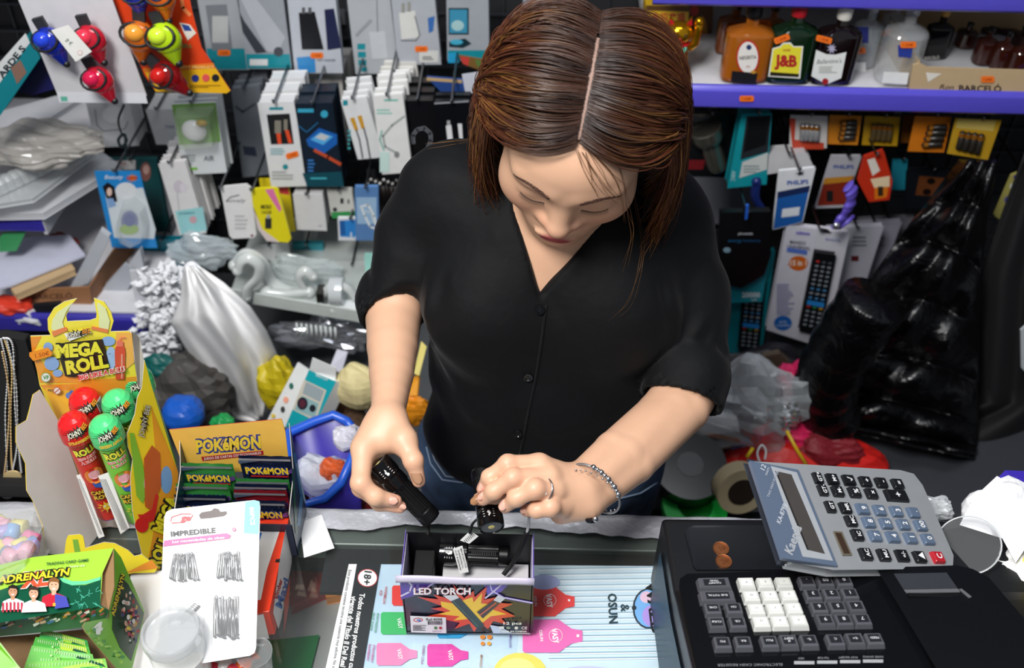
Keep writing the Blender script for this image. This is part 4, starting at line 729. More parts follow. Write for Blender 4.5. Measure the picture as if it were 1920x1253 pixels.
# strands drift back as they sweep to the side, the front ones sag over the temple first
fr_ = np.clip((R(95)-a0)/R(50), 0, 1)[:, None]; a = a0[:, None]-R(9)*np.sin(u*PI)*fr_+R(8)*u*(1-fr_)+R(2.5)*np.sin(u*6+a0[:, None]*17)*u+(R(3.5)*rng.randn(NS)*(.4+.6*fly))[:, None]*u**1.5
vol = .003+.017*np.sin(np.clip(u, 0, 1)*PI*.62)**1.2+clump[:, None]*u+.006*layer[:, None]*u+np.where(fly, .010, 0)[:, None]*np.sin(u*PI)*rng.rand(NS)[:, None]
base = hsurf(a, l, s[:, None], vol)
X = np.array(HC)+base @ HMn.T
# falling part: gathered behind the ears, hanging down to the shoulders
v = np.clip((t-.62)/.38, 0, 1)[None, :]; i0 = int(.62*(NP-1)); end = X[:, i0, :][:, None, :]
ln = (.08+.13*rng.rand(NS))[:, None]; back = .045+.07*rng.rand(NS)[:, None]+.02*fr_
fall = np.stack([s[:, None]*(.012*np.sin(v*2.2)-.020*v**2*(.3+rng.rand(NS)[:, None]))+.006*np.sin(v*5+a0[:, None]*9)*v, back*v**1.3-.004*v, -ln*v], -1)
ph = (t > t[i0])[None, :, None]; X = np.where(ph, end+fall, X)
# part scalp thins: short fuzz there comes from roots only
def ribbons(X, rad, colA, colB, name, par, mats):
    n, m, _ = X.shape; T = np.gradient(X, axis=1); T /= np.linalg.norm(T, axis=2)[..., None]+1e-9
    c = np.array(HC)[None, None]; N = X-c; N -= T*(N*T).sum(2)[..., None]; N /= np.linalg.norm(N, axis=2)[..., None]+1e-9; Bn = np.cross(T, N)
    tt = np.linspace(0, 1, m)[None, :, None]; r = (rad[:, None, None]*(1-.75*np.clip((tt-.6)/.4, 0, 1)**2)*np.clip(.35+tt*8, 0, 1))
    ring = np.stack([X+(Bn*math.cos(g)*1.25+N*math.sin(g)*.8)*r for g in (R(90), R(210), R(330))], 2)
    V = ring.reshape(-1, 3); i, j = np.meshgrid(np.arange(n), np.arange(m-1), indexing='ij'); b = (i*m+j)*3; Fs = []
    for k in range(3): Fs.append(np.stack([b+k, b+(k+1) % 3, b+3+(k+1) % 3, b+3+k], -1).reshape(-1, 4))
    f = np.concatenate(Fs); cc = colA[:, None, :]+(colB-colA)[:, None, :]*np.clip(tt*1.7-.15, 0, 1); cc = np.repeat(cc[:, :, None, :], 3, 2).reshape(-1, 3)
    return np_obj(name, V, f, mats, col=cc)
def hair_fn(t, n, l, b):
    a = n.new('ShaderNodeVertexColor'); a.layer_name = 'Col'; l.new(a.outputs[0], b.inputs['Base Color']); b.inputs['Roughness'].default_value = .36; b.inputs['Specular IOR Level'].default_value = .42; b.inputs['Coat Weight'].default_value = .05; b.inputs['Coat Roughness'].default_value = .25
SCALP = '#94776a:0.6'
HAIR = node_mat('hair_brown', hair_fn)
dark = np.array(lin('#21140f')[:3]); brown = np.array(lin('#55311e')[:3]); gold = np.array(lin('#9c6a36')[:3]); red = np.array(lin('#5c2c1a')[:3])
kk = rng.rand(NS, 1)*.5+.5*(np.sin(a0*22+s*2)[:, None]*.5+.5); cA = dark*(1-.5*kk)+brown*.5*kk; cB = brown*(1-kk)+red*kk; gm = (rng.rand(NS, 1) < .16+.18*(a0[:, None] < R(75))); cB = np.where(gm, gold*(.5+.6*rng.rand(NS, 1)), cB)
keep = ~((s > 0) & (a0 < R(47)) & (rng.rand(NS) < .3))
g = G(); g.sheet(lambda u, v: tuple(H(*hsurf(np.array([R(46)+R(60)*v]), np.array([R(1.0+1.5*abs(math.sin(v*9))*(1-v*.4))*abs(u*2-1)]), np.array([1. if u > .5 else -1.]), np.array([.0012]))[0])), 4, 20, SCALP); wparent(g.build('parting_scalp'))
strands = wparent(ribbons(X[keep], (.00048+.0003*rng.rand(NS))[keep], cA[keep], cB[keep], 'hair', None, [HAIR]))
# under-layer close to the head so no skin shows except on the parting
g = G(); hv = []
for sgn in (-1., 1.):
    def cap(u, v, sgn=sgn):
        aa = R(47)+R(133)*u; ll = (R(2.0) if aa < R(110) else 0)+R(74)*v; d = hsurf(np.array([aa]), np.array([ll]), np.array([sgn]), np.array([.0015+.010*math.sin(min(1, v)*PI*.6)]))[0]; return tuple(H(*d))
    g.sheet(cap, 40, 24, '#20130e:0.6')
    def curtain(u, v, sgn=sgn):
        p = Vector(cap(.06+.80*u, 1.0)); return p+Vector((sgn*(.008*math.sin(v*2.2)-.018*v*v), .04*v*(1-u*.5), -.14*v))
    g.sheet(curtain, 24, 14, '#1c110d:0.6')
g.sheet(lambda u, v: tuple(H(*(HO+np.array([math.cos(PI*(u)), math.sin(PI*(.02+.96*u))*math.sin(R(-60)+R(150)*v)*.0+abs(math.sin(PI*u))*math.cos(R(-50)+R(130)*v), abs(math.sin(PI*u))*math.sin(R(-50)+R(130)*v)])*(HR-.001)))), 24, 16, '#20130e:0.6')
wparent(g.build('hair_underlayer', solid=.001))
# loose strands
loose = [[(1185, 330, .93), (1195, 390, .90), (1205, 450, .90), (1205, 500, .85), (1180, 570, .84), (1148, 605, .84)], [(1150, 280, .86), (1168, 340, .83), (1178, 400, .84), (1182, 440, .845), (1165, 500, .84)],
         [(1090, 285, .81), (1115, 325, .80), (1140, 360, .81), (1160, 375, .82)], [(1082, 280, .81), (1100, 320, .80), (1122, 355, .805), (1136, 372, .81)], [(1110, 285, .81), (1145, 325, .81), (1163, 365, .82), (1172, 420, .84)],
         [(925, 300, .93), (915, 350, .93), (905, 400, .94), (890, 440, .95)], [(1240, 330, .96), (1248, 380, .95), (1240, 430, .90), (1215, 480, .87)], [(1210, 350, .93), (1218, 420, .91), (1212, 470, .87)],
         [(900, 240, .97), (880, 262, .98), (850, 268, 1.0), (800, 275, 1.0)], [(1095, 285, .81), (1108, 315, .80), (1118, 345, .803)], [(1100, 280, .81), (1128, 318, .80), (1150, 350, .81), (1168, 372, .82)]]
LX = []; bb = BVHTree.FromPolygons([tuple(v) for v in V], [tuple(int(i) for i in f) for f in F_])
def lp3(x, y, Yv):
    if Yv >= .835 and Yv != .86: return at(x, y, Y=Yv)
    d = (at(x, y, D=1)-CAM).normalized(); h = bb.ray_cast(CAM, d); return h[0]-d*.005 if h[0] is not None else at(x, y, Y=Yv)

for q in loose:
    for rep in range(3):
        jit = rng.randn(3)*.0035; K = np.array([tuple(lp3(x+rng.randn()*2, y, Yv)) for x, y, Yv in q])+jit*np.linspace(0, 1, len(q))[:, None]; tt = np.linspace(0, len(K)-1, 24); i = np.clip(tt.astype(int), 0, len(K)-2); fr = (tt-i)[:, None]
        p0 = K[np.clip(i-1, 0, len(K)-1)]; p1 = K[i]; p2 = K[i+1]; p3 = K[np.clip(i+2, 0, len(K)-1)]
        LX.append(.5*((2*p1)+(-p0+p2)*fr+(2*p0-5*p1+4*p2-p3)*fr**2+(-p0+3*p1-3*p2+p3)*fr**3))
LX = np.array(LX); wparent(ribbons(LX, np.full(len(LX), .00021), np.tile(brown, (len(LX), 1)), np.tile(gold*.6, (len(LX), 1)), 'loose_hair', None, [HAIR]))
# brows and lashes follow the face
bb = BVHTree.FromPolygons([tuple(v) for v in V], [tuple(int(i) for i in f) for f in F_])
def onface(x, z, off=.0003):
    o = H(x, -.2, z); d = (HM @ Vector((0, 1, 0))); h = bb.ray_cast(o, d); return (h[0] if h[0] else H(x, -.08, z)), d
for sg in (-1, 1):
    g = G(); rr = random.Random(5+sg)
    for i in range(190):
        q = rr.random(); x = sg*(.014+.036*q); z = .0175+.0085*math.sin(q*2.4)-.0015*q+rr.uniform(-.0036, .0036)*(1-.65*q); p, d = onface(x, z); p2, _ = onface(x+sg*.0045, z+.0012-.003*q); g.tube([p-d*.0002, (p+p2)/2-d*.0005, p2-d*.0003], [.00026, .00024, .00012], '#6a4a3c:0.7', 3)
    wparent(g.build('eyebrow'))
    g = G()
    for i in range(34):
        q = i/33; x = sg*(.0195+.0245*q); z = -.0075-.0045*math.sin(q*PI)+.002*q; p, d = onface(x, z); g.tube([p, p-d*.0016+HM @ Vector((sg*(q-.35)*.002, 0, -.0028)), p-d*.0030+HM @ Vector((sg*(q-.35)*.004, 0, -.0042))], [.00020, .00014, .00005], '#1d120e:0.5', 3)
    g.tube([onface(sg*(.0185+.0265*k/12), -.0075-.0045*math.sin(k/12*PI)+.002*k/12)[0] for k in range(13)], .00045, '#3b241b:0.6', 5)
    wparent(g.build('eyelashes'))
def nail(c, d, wd, ln, D, col, lift=.0):
    a = at(*c, D=D); b = at(c[0]+d[0], c[1]+d[1], D=D+lift); t = (b-a).normalized(); n = (CAM-a).normalized(); h = bb.ray_cast(CAM, -n, 2)
    p = h[0] if h[0] is not None and (h[0]-a).length < .03 else a; n = (n*.6+(h[1] if h[1] is not None and h[1].dot(n) > 0 else n)*.4).normalized(); n = (n-t*n.dot(t)).normalized(); b2 = n.cross(t)
    g = G(); g.X = Matrix(((b2.x, t.x, n.x, p.x), (b2.y, t.y, n.y, p.y), (b2.z, t.z, n.z, p.z), (0, 0, 0, 1)))
    def fn(u, v): x = (u*2-1); y = (v*2-1); k = math.sqrt(max(0, 1-abs(y)**3)); return (x*k*wd, y*ln, .0010-.0022*x*x*k*k-.0006*y*y)
    g.sheet(fn, 8, 10, col); wparent(g.build('fingernail', solid=.0007)) 
nail((781, 894), (10, 24), .0052, .0082, 1.04, '#a98064:0.14'); nail((734, 938), (20, 5), .0046, .0065, 1.04, '#d9a592:0.2'); nail((752, 950), (20, 5), .0032, .0055, 1.045, '#d9a592:0.2')
nail((903, 912), (-8, 16), .0034, .0056, 1.02, '#dba997:0.2'); nail((903, 930), (-12, 12), .0034, .0050, 1.01, '#d9a592:0.2'); nail((944, 947), (-12, 16), .0044, .0062, 1.01, '#dba997:0.2'); nail((894, 937), (-18, 13), .0044, .0078, 1.03, '#a07452:0.14'); nail((984, 957), (-14, 3), .0034, .0050, 1.02, '#d9a592:0.2')
# ring and bracelet
def band(c, ax_, r, rt, col, name, n=28, sq=1., ref=None):
    ax_ = ax_.normalized(); e = (ref or Vector((0, 0, 1))); e = (e-ax_*e.dot(ax_)).normalized(); f = ax_.cross(e); g = G(); P = [c+e*math.cos(2*PI*i/n)*r*sq+f*math.sin(2*PI*i/n)*r for i in range(n+1)]; g.tube(P, rt, col, 6, False); return g, P
rc = A(1021, 918.5, 1.0078); rd = A(1038, 921, 1.015)-A(1003, 917, 1.0); g, _ = band(rc, rd, .0120, .0010, CHROME, 'ring'); g.ball(tuple(A(1023, 926, .997)), .0016, '#ffffff:0.05:0.3', 8, 6); wparent(g.build('ring'))
wc = (A(1083, 897, 1.047)+A(1106, 945, 1.045))/2+Vector((.012, 0, .004)); wd_ = A(1190, 830, 1.13)-A(1095, 921, 1.045); inp = (A(1083, 897, 1.047)-A(1106, 945, 1.045)).normalized()
g, Pb = band(wc, wd_+inp*.02, .0232, .0013, '#8d8f93:0.4:0.7', 'bracelet', 40, 1.42, inp)
vis = [p for p in Pb if (p-wc).dot(CAM-wc) > 0]
for i, p in enumerate(vis[len(vis)//4:len(vis)//4+9]): g.ball(tuple(p+(CAM-p).normalized()*.0012), .0026 if i % 2 else .0034, CHROME, 9, 6)
ch, Pc = band(wc-wd_.normalized()*.004, wd_+inp*.05, .0238, .0008, CHROME, 'chain', 60, 1.42, inp)
for p in Pc[::2]: g.ball(tuple(p), .0013, CHROME, 6, 4)
lowp = A(1108, 972, 1.035); g.lathe([(.002, -.002), (.0055, -.003), (.0068, 0), (.0055, .003), (.002, .002)], '#15151a:0.1', 16, o=tuple(lowp)); g.ball(tuple(lowp+Vector((.004, -.004, .004))), .0034, CHROME, 10, 6)
wparent(g.build('bracelet'))
# ================= LEFT SIDE OF THE COUNTER =================
def board(name, label, cat, pw, th, col, items=(), bevel=0, part='card', back=None, group=None, extra=None, pl=None):
    """a flat-sided thing from world corner points (TL, TR, BR, BL ...)"""
    o = thing(name, label, cat, min(pw, key=lambda p: p.z), group=group); g = G(); panel(g, pw, th, col, back); wp(g, part, o, bevel)
    if items: g = G(); pxink(g, items, pl or Pl(pw[0], pw[1], pw[3])); wp(g, 'printed_face', o)
    if extra: extra(o)
    return o
def AP(*t): return [A(*q) for q in t]
# --- candy roll display box ---
mb = thing('candy_display_box', 'yellow cardboard display box with bull horns and MEGA ROLL lettering', 'display box', (-.47, .72, 1.0))
HP = Pl(A(57, 630, 1.062), A(247, 622, 1.068), A(77, 718, 1.114))
outl = [(57, 630), (95, 629), (90, 618), (89, 598), (101, 578), (120, 566), (144, 560), (132, 574), (124, 592), (126, 603), (141, 602), (168, 601), (180, 597), (181, 588), (178, 570), (176, 559), (195, 566), (208, 585), (213, 602), (207, 622), (243, 621), (250, 668), (262, 745), (262, 790), (108, 800), (74, 722)]
g = G(); panel(g, [HP.m(*p) for p in outl], .0008, '#fcea48:0.35', '#b9b2a8:0.7'); 
YG = '#fbe851:0.35'
it = [('p', [(57, 632), (78, 631), (66, 655), (60, 660)], '#f59a33:0.35'), ('p', [(75, 718), (60, 660), (100, 700), (180, 712), (258, 706), (258, 716), (200, 719)], '#f6a637:0.35'), ('p', [(75, 722), (258, 716), (262, 745), (200, 752), (120, 758), (82, 730)], '#f7a233:0.35'), ('p', [(78, 730), (108, 745), (140, 752), (118, 790), (102, 790)], '#f2d42c:0.35'), ('p', [(218, 624), (247, 624), (252, 680), (228, 700), (215, 660)], '#f9b95a:0.35'),
      ('p', [(96, 616), (98, 600), (108, 585), (137, 566), (124, 585), (117, 604), (122, 620), (105, 625)], '#e8efb4:0.4'), ('p', [(183, 566), (198, 578), (206, 602), (203, 620), (190, 618), (185, 612), (186, 595), (182, 575)], '#e8efb4:0.4'), ('p', [(97, 622), (124, 613), (127, 620), (100, 632)], '#ee8850:0.4'), ('p', [(172, 612), (203, 618), (202, 625), (171, 618)], '#ee8850:0.4'),
      ('e', 90, 652, 9, 10, '#8fb6ea:0.35'), ('e', 97, 682, 14, 13, '#8fb6ea:0.35'), ('e', 108, 700, 9, 7, '#8fb6ea:0.35'), ('e', 203, 640, 13, 9, '#8fb6ea:0.35'), ('e', 208, 672, 10, 22, '#a9c7f0:0.35'), ('p', [(120, 626), (165, 618), (172, 624), (130, 640)], '#ffffff:0.4'),
      ('p', [(217, 650), (233, 650), (235, 662), (233, 712), (217, 712), (215, 662)], '#e0503c:0.3'), ('r', 219, 640, 12, 10, '#ef7a68:0.3'), ('l', [(222, 640), (227, 634), (235, 633)], 2, '#ef7a68:0.3'), ('r', 227, 664, 3, 46, '#f4a08e:0.3'),
      ('p', [(104, 645), (192, 636), (206, 690), (190, 695), (140, 708), (122, 706)], '#26241c:0.35'), ('q', 147, 625, 27, 8, 13, '#26241c:0.4')]
it += outlined('JOHNY', 138, 627, 9.5, '#f6f2da:0.35', '#26241c:0.4', .04, rot=8, sk=.25, w=26)+outlined('BEE', 162, 621, 8.5, '#f59a2a:0.35', '#26241c:0.4', .04, rot=6, sk=.2, w=15)
it += outlined('MEGA', 149, 656, 23, '#f5ee42:0.35', '#26241c:0.4', .09, rot=4, w=88, b=.055)+outlined('ROLL', 163, 683, 23, '#f5ee42:0.35', '#26241c:0.4', .09, rot=10, w=80, b=.055)+outlined('BIG LIKE A BULL!', 191, 700, 8.5, '#e8383a:0.35', '#ffffff:0.4', .07, rot=11, w=90, b=.03)
it += [('p', [(55, 661), (90, 652), (98, 662), (96, 668), (62, 677), (55, 668)], '#ff9a1e:0.5'), ('t', '1.50€', 79, 665, 7.5, '#c05a12:0.5', {'rot': 12, 'w': 27}), ('e', 86, 708, 9, 9, '#4fae5a:0.4'), ('e', 86, 708, 8, 8, '#f4f8ef:0.4'), ('t', 'VF', 86, 708, 7, '#3c9a4a:0.4', {'b': .03}), ('t', 'NO', 95, 732, 4.5, '#2a2a2a:0.4', {'b': .04}), ('e', 107, 733, 7, 7, '#c43a34:0.4'), ('e', 107, 733, 6, 6, '#f6f0e4:0.4'), ('l', [(102, 737), (112, 729)], 1.5, '#c43a34:0.4'), ('e', 129, 742, 6, 6, '#6a8fd6:0.4'), ('e', 134, 736, 4, 4, '#4e78c8:0.4'), ('t', 'TM', 205, 664, 2.2, '#555555:0.4')]
pxink(g, it, HP); wp(g, 'header_card', mb)
g = G(); panel(g, AP((247, 621, 1.068), (262, 634, 1.085), (270, 677, 1.100), (262, 745, 1.135), (258, 716, 1.118)), .0008, '#b7b0a6:0.7'); wp(g, 'fold_flap', mb)
RS = Pl(A(270, 677, 1.094), A(334, 885, 1.185), A(266, 1038, 1.150))
g = G(); rsp = [(271, 675), (283, 720), (334, 886), (332, 960), (298, 1072), (240, 1068), (256, 1052), (266, 1038), (257, 1000), (249, 960), (246, 925), (245, 893), (249, 862), (240, 838), (238, 815), (246, 795), (253, 777), (258, 745), (266, 727)]
panel(g, [RS.m(*p) for p in rsp], .0008, '#fbe02e:0.3', '#b9b2a8:0.7')
it = [('p', [(283, 760), (334, 886), (332, 960), (298, 1072), (278, 1050), (300, 930)], '#f0a52c:0.3'), ('e', 312, 900, 11, 26, '#7fb0e4:0.35'), ('e', 292, 1050, 8, 18, '#6aa2e2:0.35'),
      ('p', [(243, 812), (251, 812), (268, 872), (276, 920), (268, 945), (256, 930)], '#8cc63a:0.3'), ('e', 278, 906, 8, 20, '#f2ece2:0.4'),
      ('p', [(270, 860), (285, 835), (300, 850), (302, 910), (286, 960), (272, 950)], '#c9612a:0.35'), ('p', [(258, 965), (270, 985), (290, 975), (298, 930), (292, 925), (285, 955), (268, 965)], '#d8302a:0.3'), ('e', 266, 985, 13, 14, '#dc2a24:0.25'), ('q', 271, 790, 9, 32, 12, '#26241c:0.4')]
it += outlined('JOHNY BEE', 271, 790, 9, '#c9c4b0:0.35', '#26241c:0.4', .03, rot=76, w=62)+outlined('MEGA', 312, 965, 24, '#f5e92e:0.35', '#26241c:0.4', .10, rot=66, w=74, b=.05)+outlined('ROLL', 300, 1035, 22, '#f5e92e:0.35', '#26241c:0.4', .10, rot=66, w=60, b=.05)
pxink(g, it, RS); wp(g, 'side_panel', mb, 0)
LSl = AP((75, 731, 1.10), (110, 790, 1.125), (187, 1000, 1.185), (150, 1046, 1.17), (87, 1038, 1.115), (80, 985, 1.10), (62, 940, 1.085), (50, 920, 1.08), (48, 870, 1.065), (30, 830, 1.055), (30, 800, 1.055), (50, 788, 1.07), (55, 770, 1.08), (62, 740, 1.09)); lp = Pl(LSl[0], LSl[2], LSl[4])
g = G(); panel(g, [lp.m(960+1867*(q-CAM).dot(RT)/(q-CAM).dot(FW), 626.5-1867*(q-CAM).dot(UP)/(q-CAM).dot(FW)) for q in LSl], .0008, '#c3beb8:0.75', '#f3cf2b:0.3'); wp(g, 'side_panel', mb)
FLp = Pl(A(125, 1005, 1.10), A(250, 1045, 1.125), A(130, 1100, 1.135)); g = G(); lipo = [(124, 1012), (128, 1004), (150, 1002), (156, 1006), (160, 1028), (172, 1024), (195, 1017), (215, 1019), (240, 1032), (252, 1043), (266, 1040), (296, 1064), (290, 1074), (250, 1075), (120, 1100), (118, 1060)]
panel(g, [FLp.m(*p) for p in lipo], .0008, '#f6e02a:0.3', '#b9b2a8:0.7'); pxink(g, [('p', [(136, 1012), (146, 1012), (151, 1035), (140, 1036)], '#7db63c:0.35'), ('p', [(235, 1075), (296, 1066), (285, 1050)], '#f0962c:0.35')]+outlined('MEGA', 190, 1045, 14, '#f5e92e:0.35', '#26241c:0.4', .09, rot=8, w=50, b=.05), FLp); wp(g, 'front_lip', mb)
cbp = [HP.m(108, 800), HP.m(262, 790), A(300, 1000, 1.19), A(190, 1000, 1.22)]; g = G(); panel(g, [HP.m(82, 722), HP.m(262, 745), Vector((-.41, .772, 1.004)), Vector((-.52, .772, 1.004))], .0008, '#f2b52e:0.4'); wp(g, 'back_panel', mb)
# --- candy tubes ---
def candy_tube(label, cx, cy, D, col, dk, cap='#', txt='', lean=(0, 0), bar=False, fruit=None, ln=.15):
    top = A(cx, cy, D); o = thing('candy_roll_tube', label, 'candy', (top.x, top.y, top.z-ln), group='candy rolls in the yellow display box'); ax = Vector((lean[0], lean[1], 1)).normalized(); side = ax.orthogonal(); 
    e = (CAM-top); e = (e-ax*e.dot(ax)).normalized(); s2 = ax.cross(e)   # e faces the viewer side, s2 to the right
    X = Matrix(((s2.x, e.x, ax.x, top.x), (s2.y, e.y, ax.y, top.y), (s2.z, e.z, ax.z, top.z), (0, 0, 0, 1))); X = X @ Matrix.Diagonal((1, 1, 1, 1))
    g = G(); g.X = X; g.lathe([(.0165, -.016), (.0176, -.014), (.0178, -.004), (.0172, .003), (.0150, .0095), (.0110, .0140), (.0060, .0165), (0, .0172)], col, 28)
    wr = lambda r: (lambda u, v, h: Vector((math.sin(u/r)*(r+h), math.cos(u/r)*(r+h), v)))
    def wc(u, v, h):
        f = max(0, v)/.0182; rr_ = .0181*math.cos(f)+h; return Vector((math.sin(u/.0178)*rr_, math.cos(u/.0178)*rr_, min(v, 0)-.001+(.0186+h)*math.sin(f)))
    its = [('q', 0, .006, .0175, .0085, 16, '#26241c:0.4')]+outlined('JOHNY', -.003, .006, .0062, '#f2ecd8:0.35', '#26241c:0.4', .03, rot=14, w=.0165, sk=.2)+outlined('BEE', .0095, .0095, .005, '#f59a2a:0.35', '#26241c:0.4', .03, rot=14, w=.008)+([('t', txt, 0, -.005, .0044, '#f6c93a:0.35', {'b': .05, 'w': .024, 'rot': 6})] if txt else [])
    if bar: its += [('r', .010, -.006, .012, .014, '#f0f0ee:0.4'), ('k', .0105, -.005, .011, .012, -1, '#222222:0.4')]
    g.ink(its, (0, 0, 0), wrap=wc, e=.0002); wp(g, 'cap', o)
    g = G(); g.X = X; g.lathe([(.0130, -ln), (.0135, -ln+.002), (.0138, -.016), (.0120, -.016)], None, 24, cols=['#6a3fa0:0.3', dk, dk]) 
    its = outlined('ROLL', 0, -.028, .009, '#f5ee42:0.35', '#26241c:0.4', .09, rot=8, w=.024, b=.05)+outlined('BIG LIKE', 0, -.038, .004, '#e8383a:0.35', '#ffffff:0.4', .06, rot=8, w=.022)+outlined('A BULL!', 0, -.044, .004, '#e8383a:0.35', '#ffffff:0.4', .06, rot=8, w=.018)
    its += [('e', 0, -.068, .010, .013, '#f08a3a:0.35'), ('e', 0, -.066, .006, .007, '#f4b0b8:0.35'), ('p', [(-.005, -.078), (.006, -.082), (.002, -.090), (-.004, -.086)], '#3a62b8:0.35')]+outlined('CANDY', 0, -.096, .006, '#f6c93a:0.35', '#26241c:0.4', .08, w=.021, b=.04)+outlined('ROLL', 0, -.104, .006, '#f6c93a:0.35', '#26241c:0.4', .08, w=.018, b=.04)
    its += [('q', 0, -.122, .011, .011, 9, '#f6d23a:0.35'), ('e', 0, -.122, .006, .0065, fruit or col), ('e', -.002, -.120, .001, .0014, WHITE), ('e', .002, -.120, .001, .0014, WHITE)]
    g.ink(its, (0, 0, 0), wrap=wr(.0138)); wp(g, 'tube', o)
    return o
RC, GC = '#d81f22:0.14', '#4fd07e:0.14'
candy_tube('red candy tube nearest the front of the yellow box', 140, 800, 1.085, RC, '#d63226:0.25', txt='STRAWBERRY', fruit='#c8281e:0.3')
candy_tube('green candy tube nearest the front of the yellow box', 198, 806, 1.075, GC, '#7fcf3e:0.25', txt='GREEN APPLE', fruit='#5cae2a:0.3')
candy_tube('red candy tube in the second row with a barcode on its cap', 160, 755, 1.112, RC, '#d63226:0.25', bar=True)
candy_tube('green candy tube in the second row of the yellow box', 221, 758, 1.108, GC, '#7fcf3e:0.25')
candy_tube('green candy tube at the back, half behind the side panel', 258, 712, 1.14, GC, '#7fcf3e:0.25')
for i, (q, l_) in enumerate([([(143, 892, 1.125), (153, 889, 1.125), (196, 1006, 1.165), (185, 1010, 1.165)], 'white leaflet strip standing left of the red candy tube'), ([(184, 893, 1.11), (204, 886, 1.11), (243, 990, 1.15), (226, 1002, 1.15)], 'white printed leaflet strip standing between the red and green tubes')]):
    P4 = AP(*q); c0 = [(a[0], a[1]) for a in q]; its = [('l', [(c0[0][0]+3+k*2.6, c0[0][1]+6), (c0[3][0]+3+k*2.6, c0[3][1]-8)], .8, '#6a6a6a:0.6') for k in range(2+3*i)]; board('leaflet', l_, 'leaflet', P4, .0005, '#eceae6:0.6', its, part='paper')
# --- trading card display box with header, packs ---
pk = thing('card_display_box', 'yellow-fronted cardboard box of trading card packs behind the hairpin card', 'display box', (-.25, .70, 1.0))
PY = .768; PP = ply(PY); g = G(); panel(g, [PP.m(*p) for p in [(317, 806), (528, 786), (535, 810), (543, 880), (350, 890)]], .0008, '#f7c255:0.35', '#b23a2a:0.5')
it = outlined('POKéMON', 428, 833, 22, '#f6d23a:0.35', '#2d3a8c:0.35', .085, rot=4, w=122, b=.04)+[('p', [(377, 857), (493, 845), (494, 853), (380, 865)], '#b3202c:0.4'), ('t', 'JUEGO DE CARTAS COLECCIONABLES', 436, 855, 4.5, '#f6f0ea:0.4', {'rot': 6, 'w': 108})]
pxink(g, it, PP); wp(g, 'header_card', pk)
xa, xb = PP.m(335, 860).x, PP.m(545, 805).x; pz = 1.118; fY = .705
for yy, zz in ((PY, 1.05), (fY, 1.06)): g = G(); panel(g, [Vector((xa, yy, 1.0)), Vector((xb, yy, 1.0)), Vector((xb, yy, zz)), Vector((xa, yy, zz))], .0008, '#1e2440:0.4'); wp(g, 'box_wall', pk)
def wallx(x, sg, items=()):
    g = G(); P4 = [Vector((x, PY, 1.0)), Vector((x, fY, 1.0)), Vector((x, fY, 1.08)), Vector((x, PY-.02, 1.10)), Vector((x, PY, 1.13 if sg < 0 else 1.165))]; panel(g, P4, .0008, '#1c3a52:0.3', '#c9c4bc:0.6')
    if items: pxink(g, items, Pl(*P4[:3]))
    wp(g, 'side_panel', pk)
wallx(xa+.008, -1); wallx(xb, 1, [('l', [(552, 850), (566, 930), (560, 985)], 6, '#3f7fae:0.3'), ('l', [(556, 870), (572, 940)], 3, '#a9cfe0:0.3'), ('l', [(549, 880), (556, 1000)], 4, '#1f6a48:0.3')])
def booster(label, cx, cy, Y, col, w_=.062, txt=True, sil=False, dz=0):
    c = at(cx, cy, Y=Y); o = thing('card_pack', label, 'card pack', (c.x, c.y, c.z-.10), group='foil card packs in the yellow-fronted box'); g = G(); h = .11
    def f(u, v): b = math.sin(PI*v)*math.sin(PI*u); return (c.x-w_/2+w_*u, c.y-.003*b-.012*v*0, c.z+.006-h*v+.0006*math.sin(u*40)*(v < .06))
    g.sheet(f, 14, 12, col); g.sheet(lambda u, v: (lambda p: (p[0], p[1]+.0005+.004*math.sin(PI*v)*math.sin(PI*u), p[2]))(f(u, v)), 10, 8, col)
    o1 = (c.x, c.y-.0036, c.z-.014); its = [('r', -w_/2+.001, .016, w_-.002, .0035, '#c9ccd2:0.2:0.7'), ('p', [(-w_/2, .010), (-.005, .016), (-w_/2, .016)], '#5a6a86:0.2:0.4'), ('p', [(w_*.1, -.012), (w_/2, -.004), (w_/2, .004)], '#6f4a9a:0.25:0.3'), ('r', -.02, -.0125, .044, .0028, '#b8242c:0.3')]+outlined('POKéMON', 0, -.001, .011, '#f6cf33:0.25', '#25347e:0.25', .08, w=w_*.80, b=.04)
    g.ink(its, o1); wp(g, 'foil_wrapper', o); return o
NV, GN, RD = '#1a2340:0.18:0.3', '#3f9a4a:0.18:0.3', '#8a1f2a:0.18:0.3'
booster('dark blue foil card pack standing highest at the back right', 498, 862, .757, NV); booster('green foil card pack at the back left under the red strip', 388, 876, .755, GN)
booster('green-topped foil card pack in the right column, second row', 493, 905, .746, GN); booster('dark foil card pack third in the right column', 490, 915, .740, NV)
booster('red-edged foil card pack in the right column, fourth row', 489, 926, .735, RD); booster('light green foil card pack in the left column, middle row', 380, 914, .744, GN); booster('navy foil card pack at the front of the left column', 377, 935, .737, NV); booster('navy foil card pack at the front of the right column', 487, 945, .726, NV)
booster('navy foil card pack behind the pin card, left column', 372, 958, .722, NV); booster('red foil card pack low in the left column', 370, 975, .714, RD)
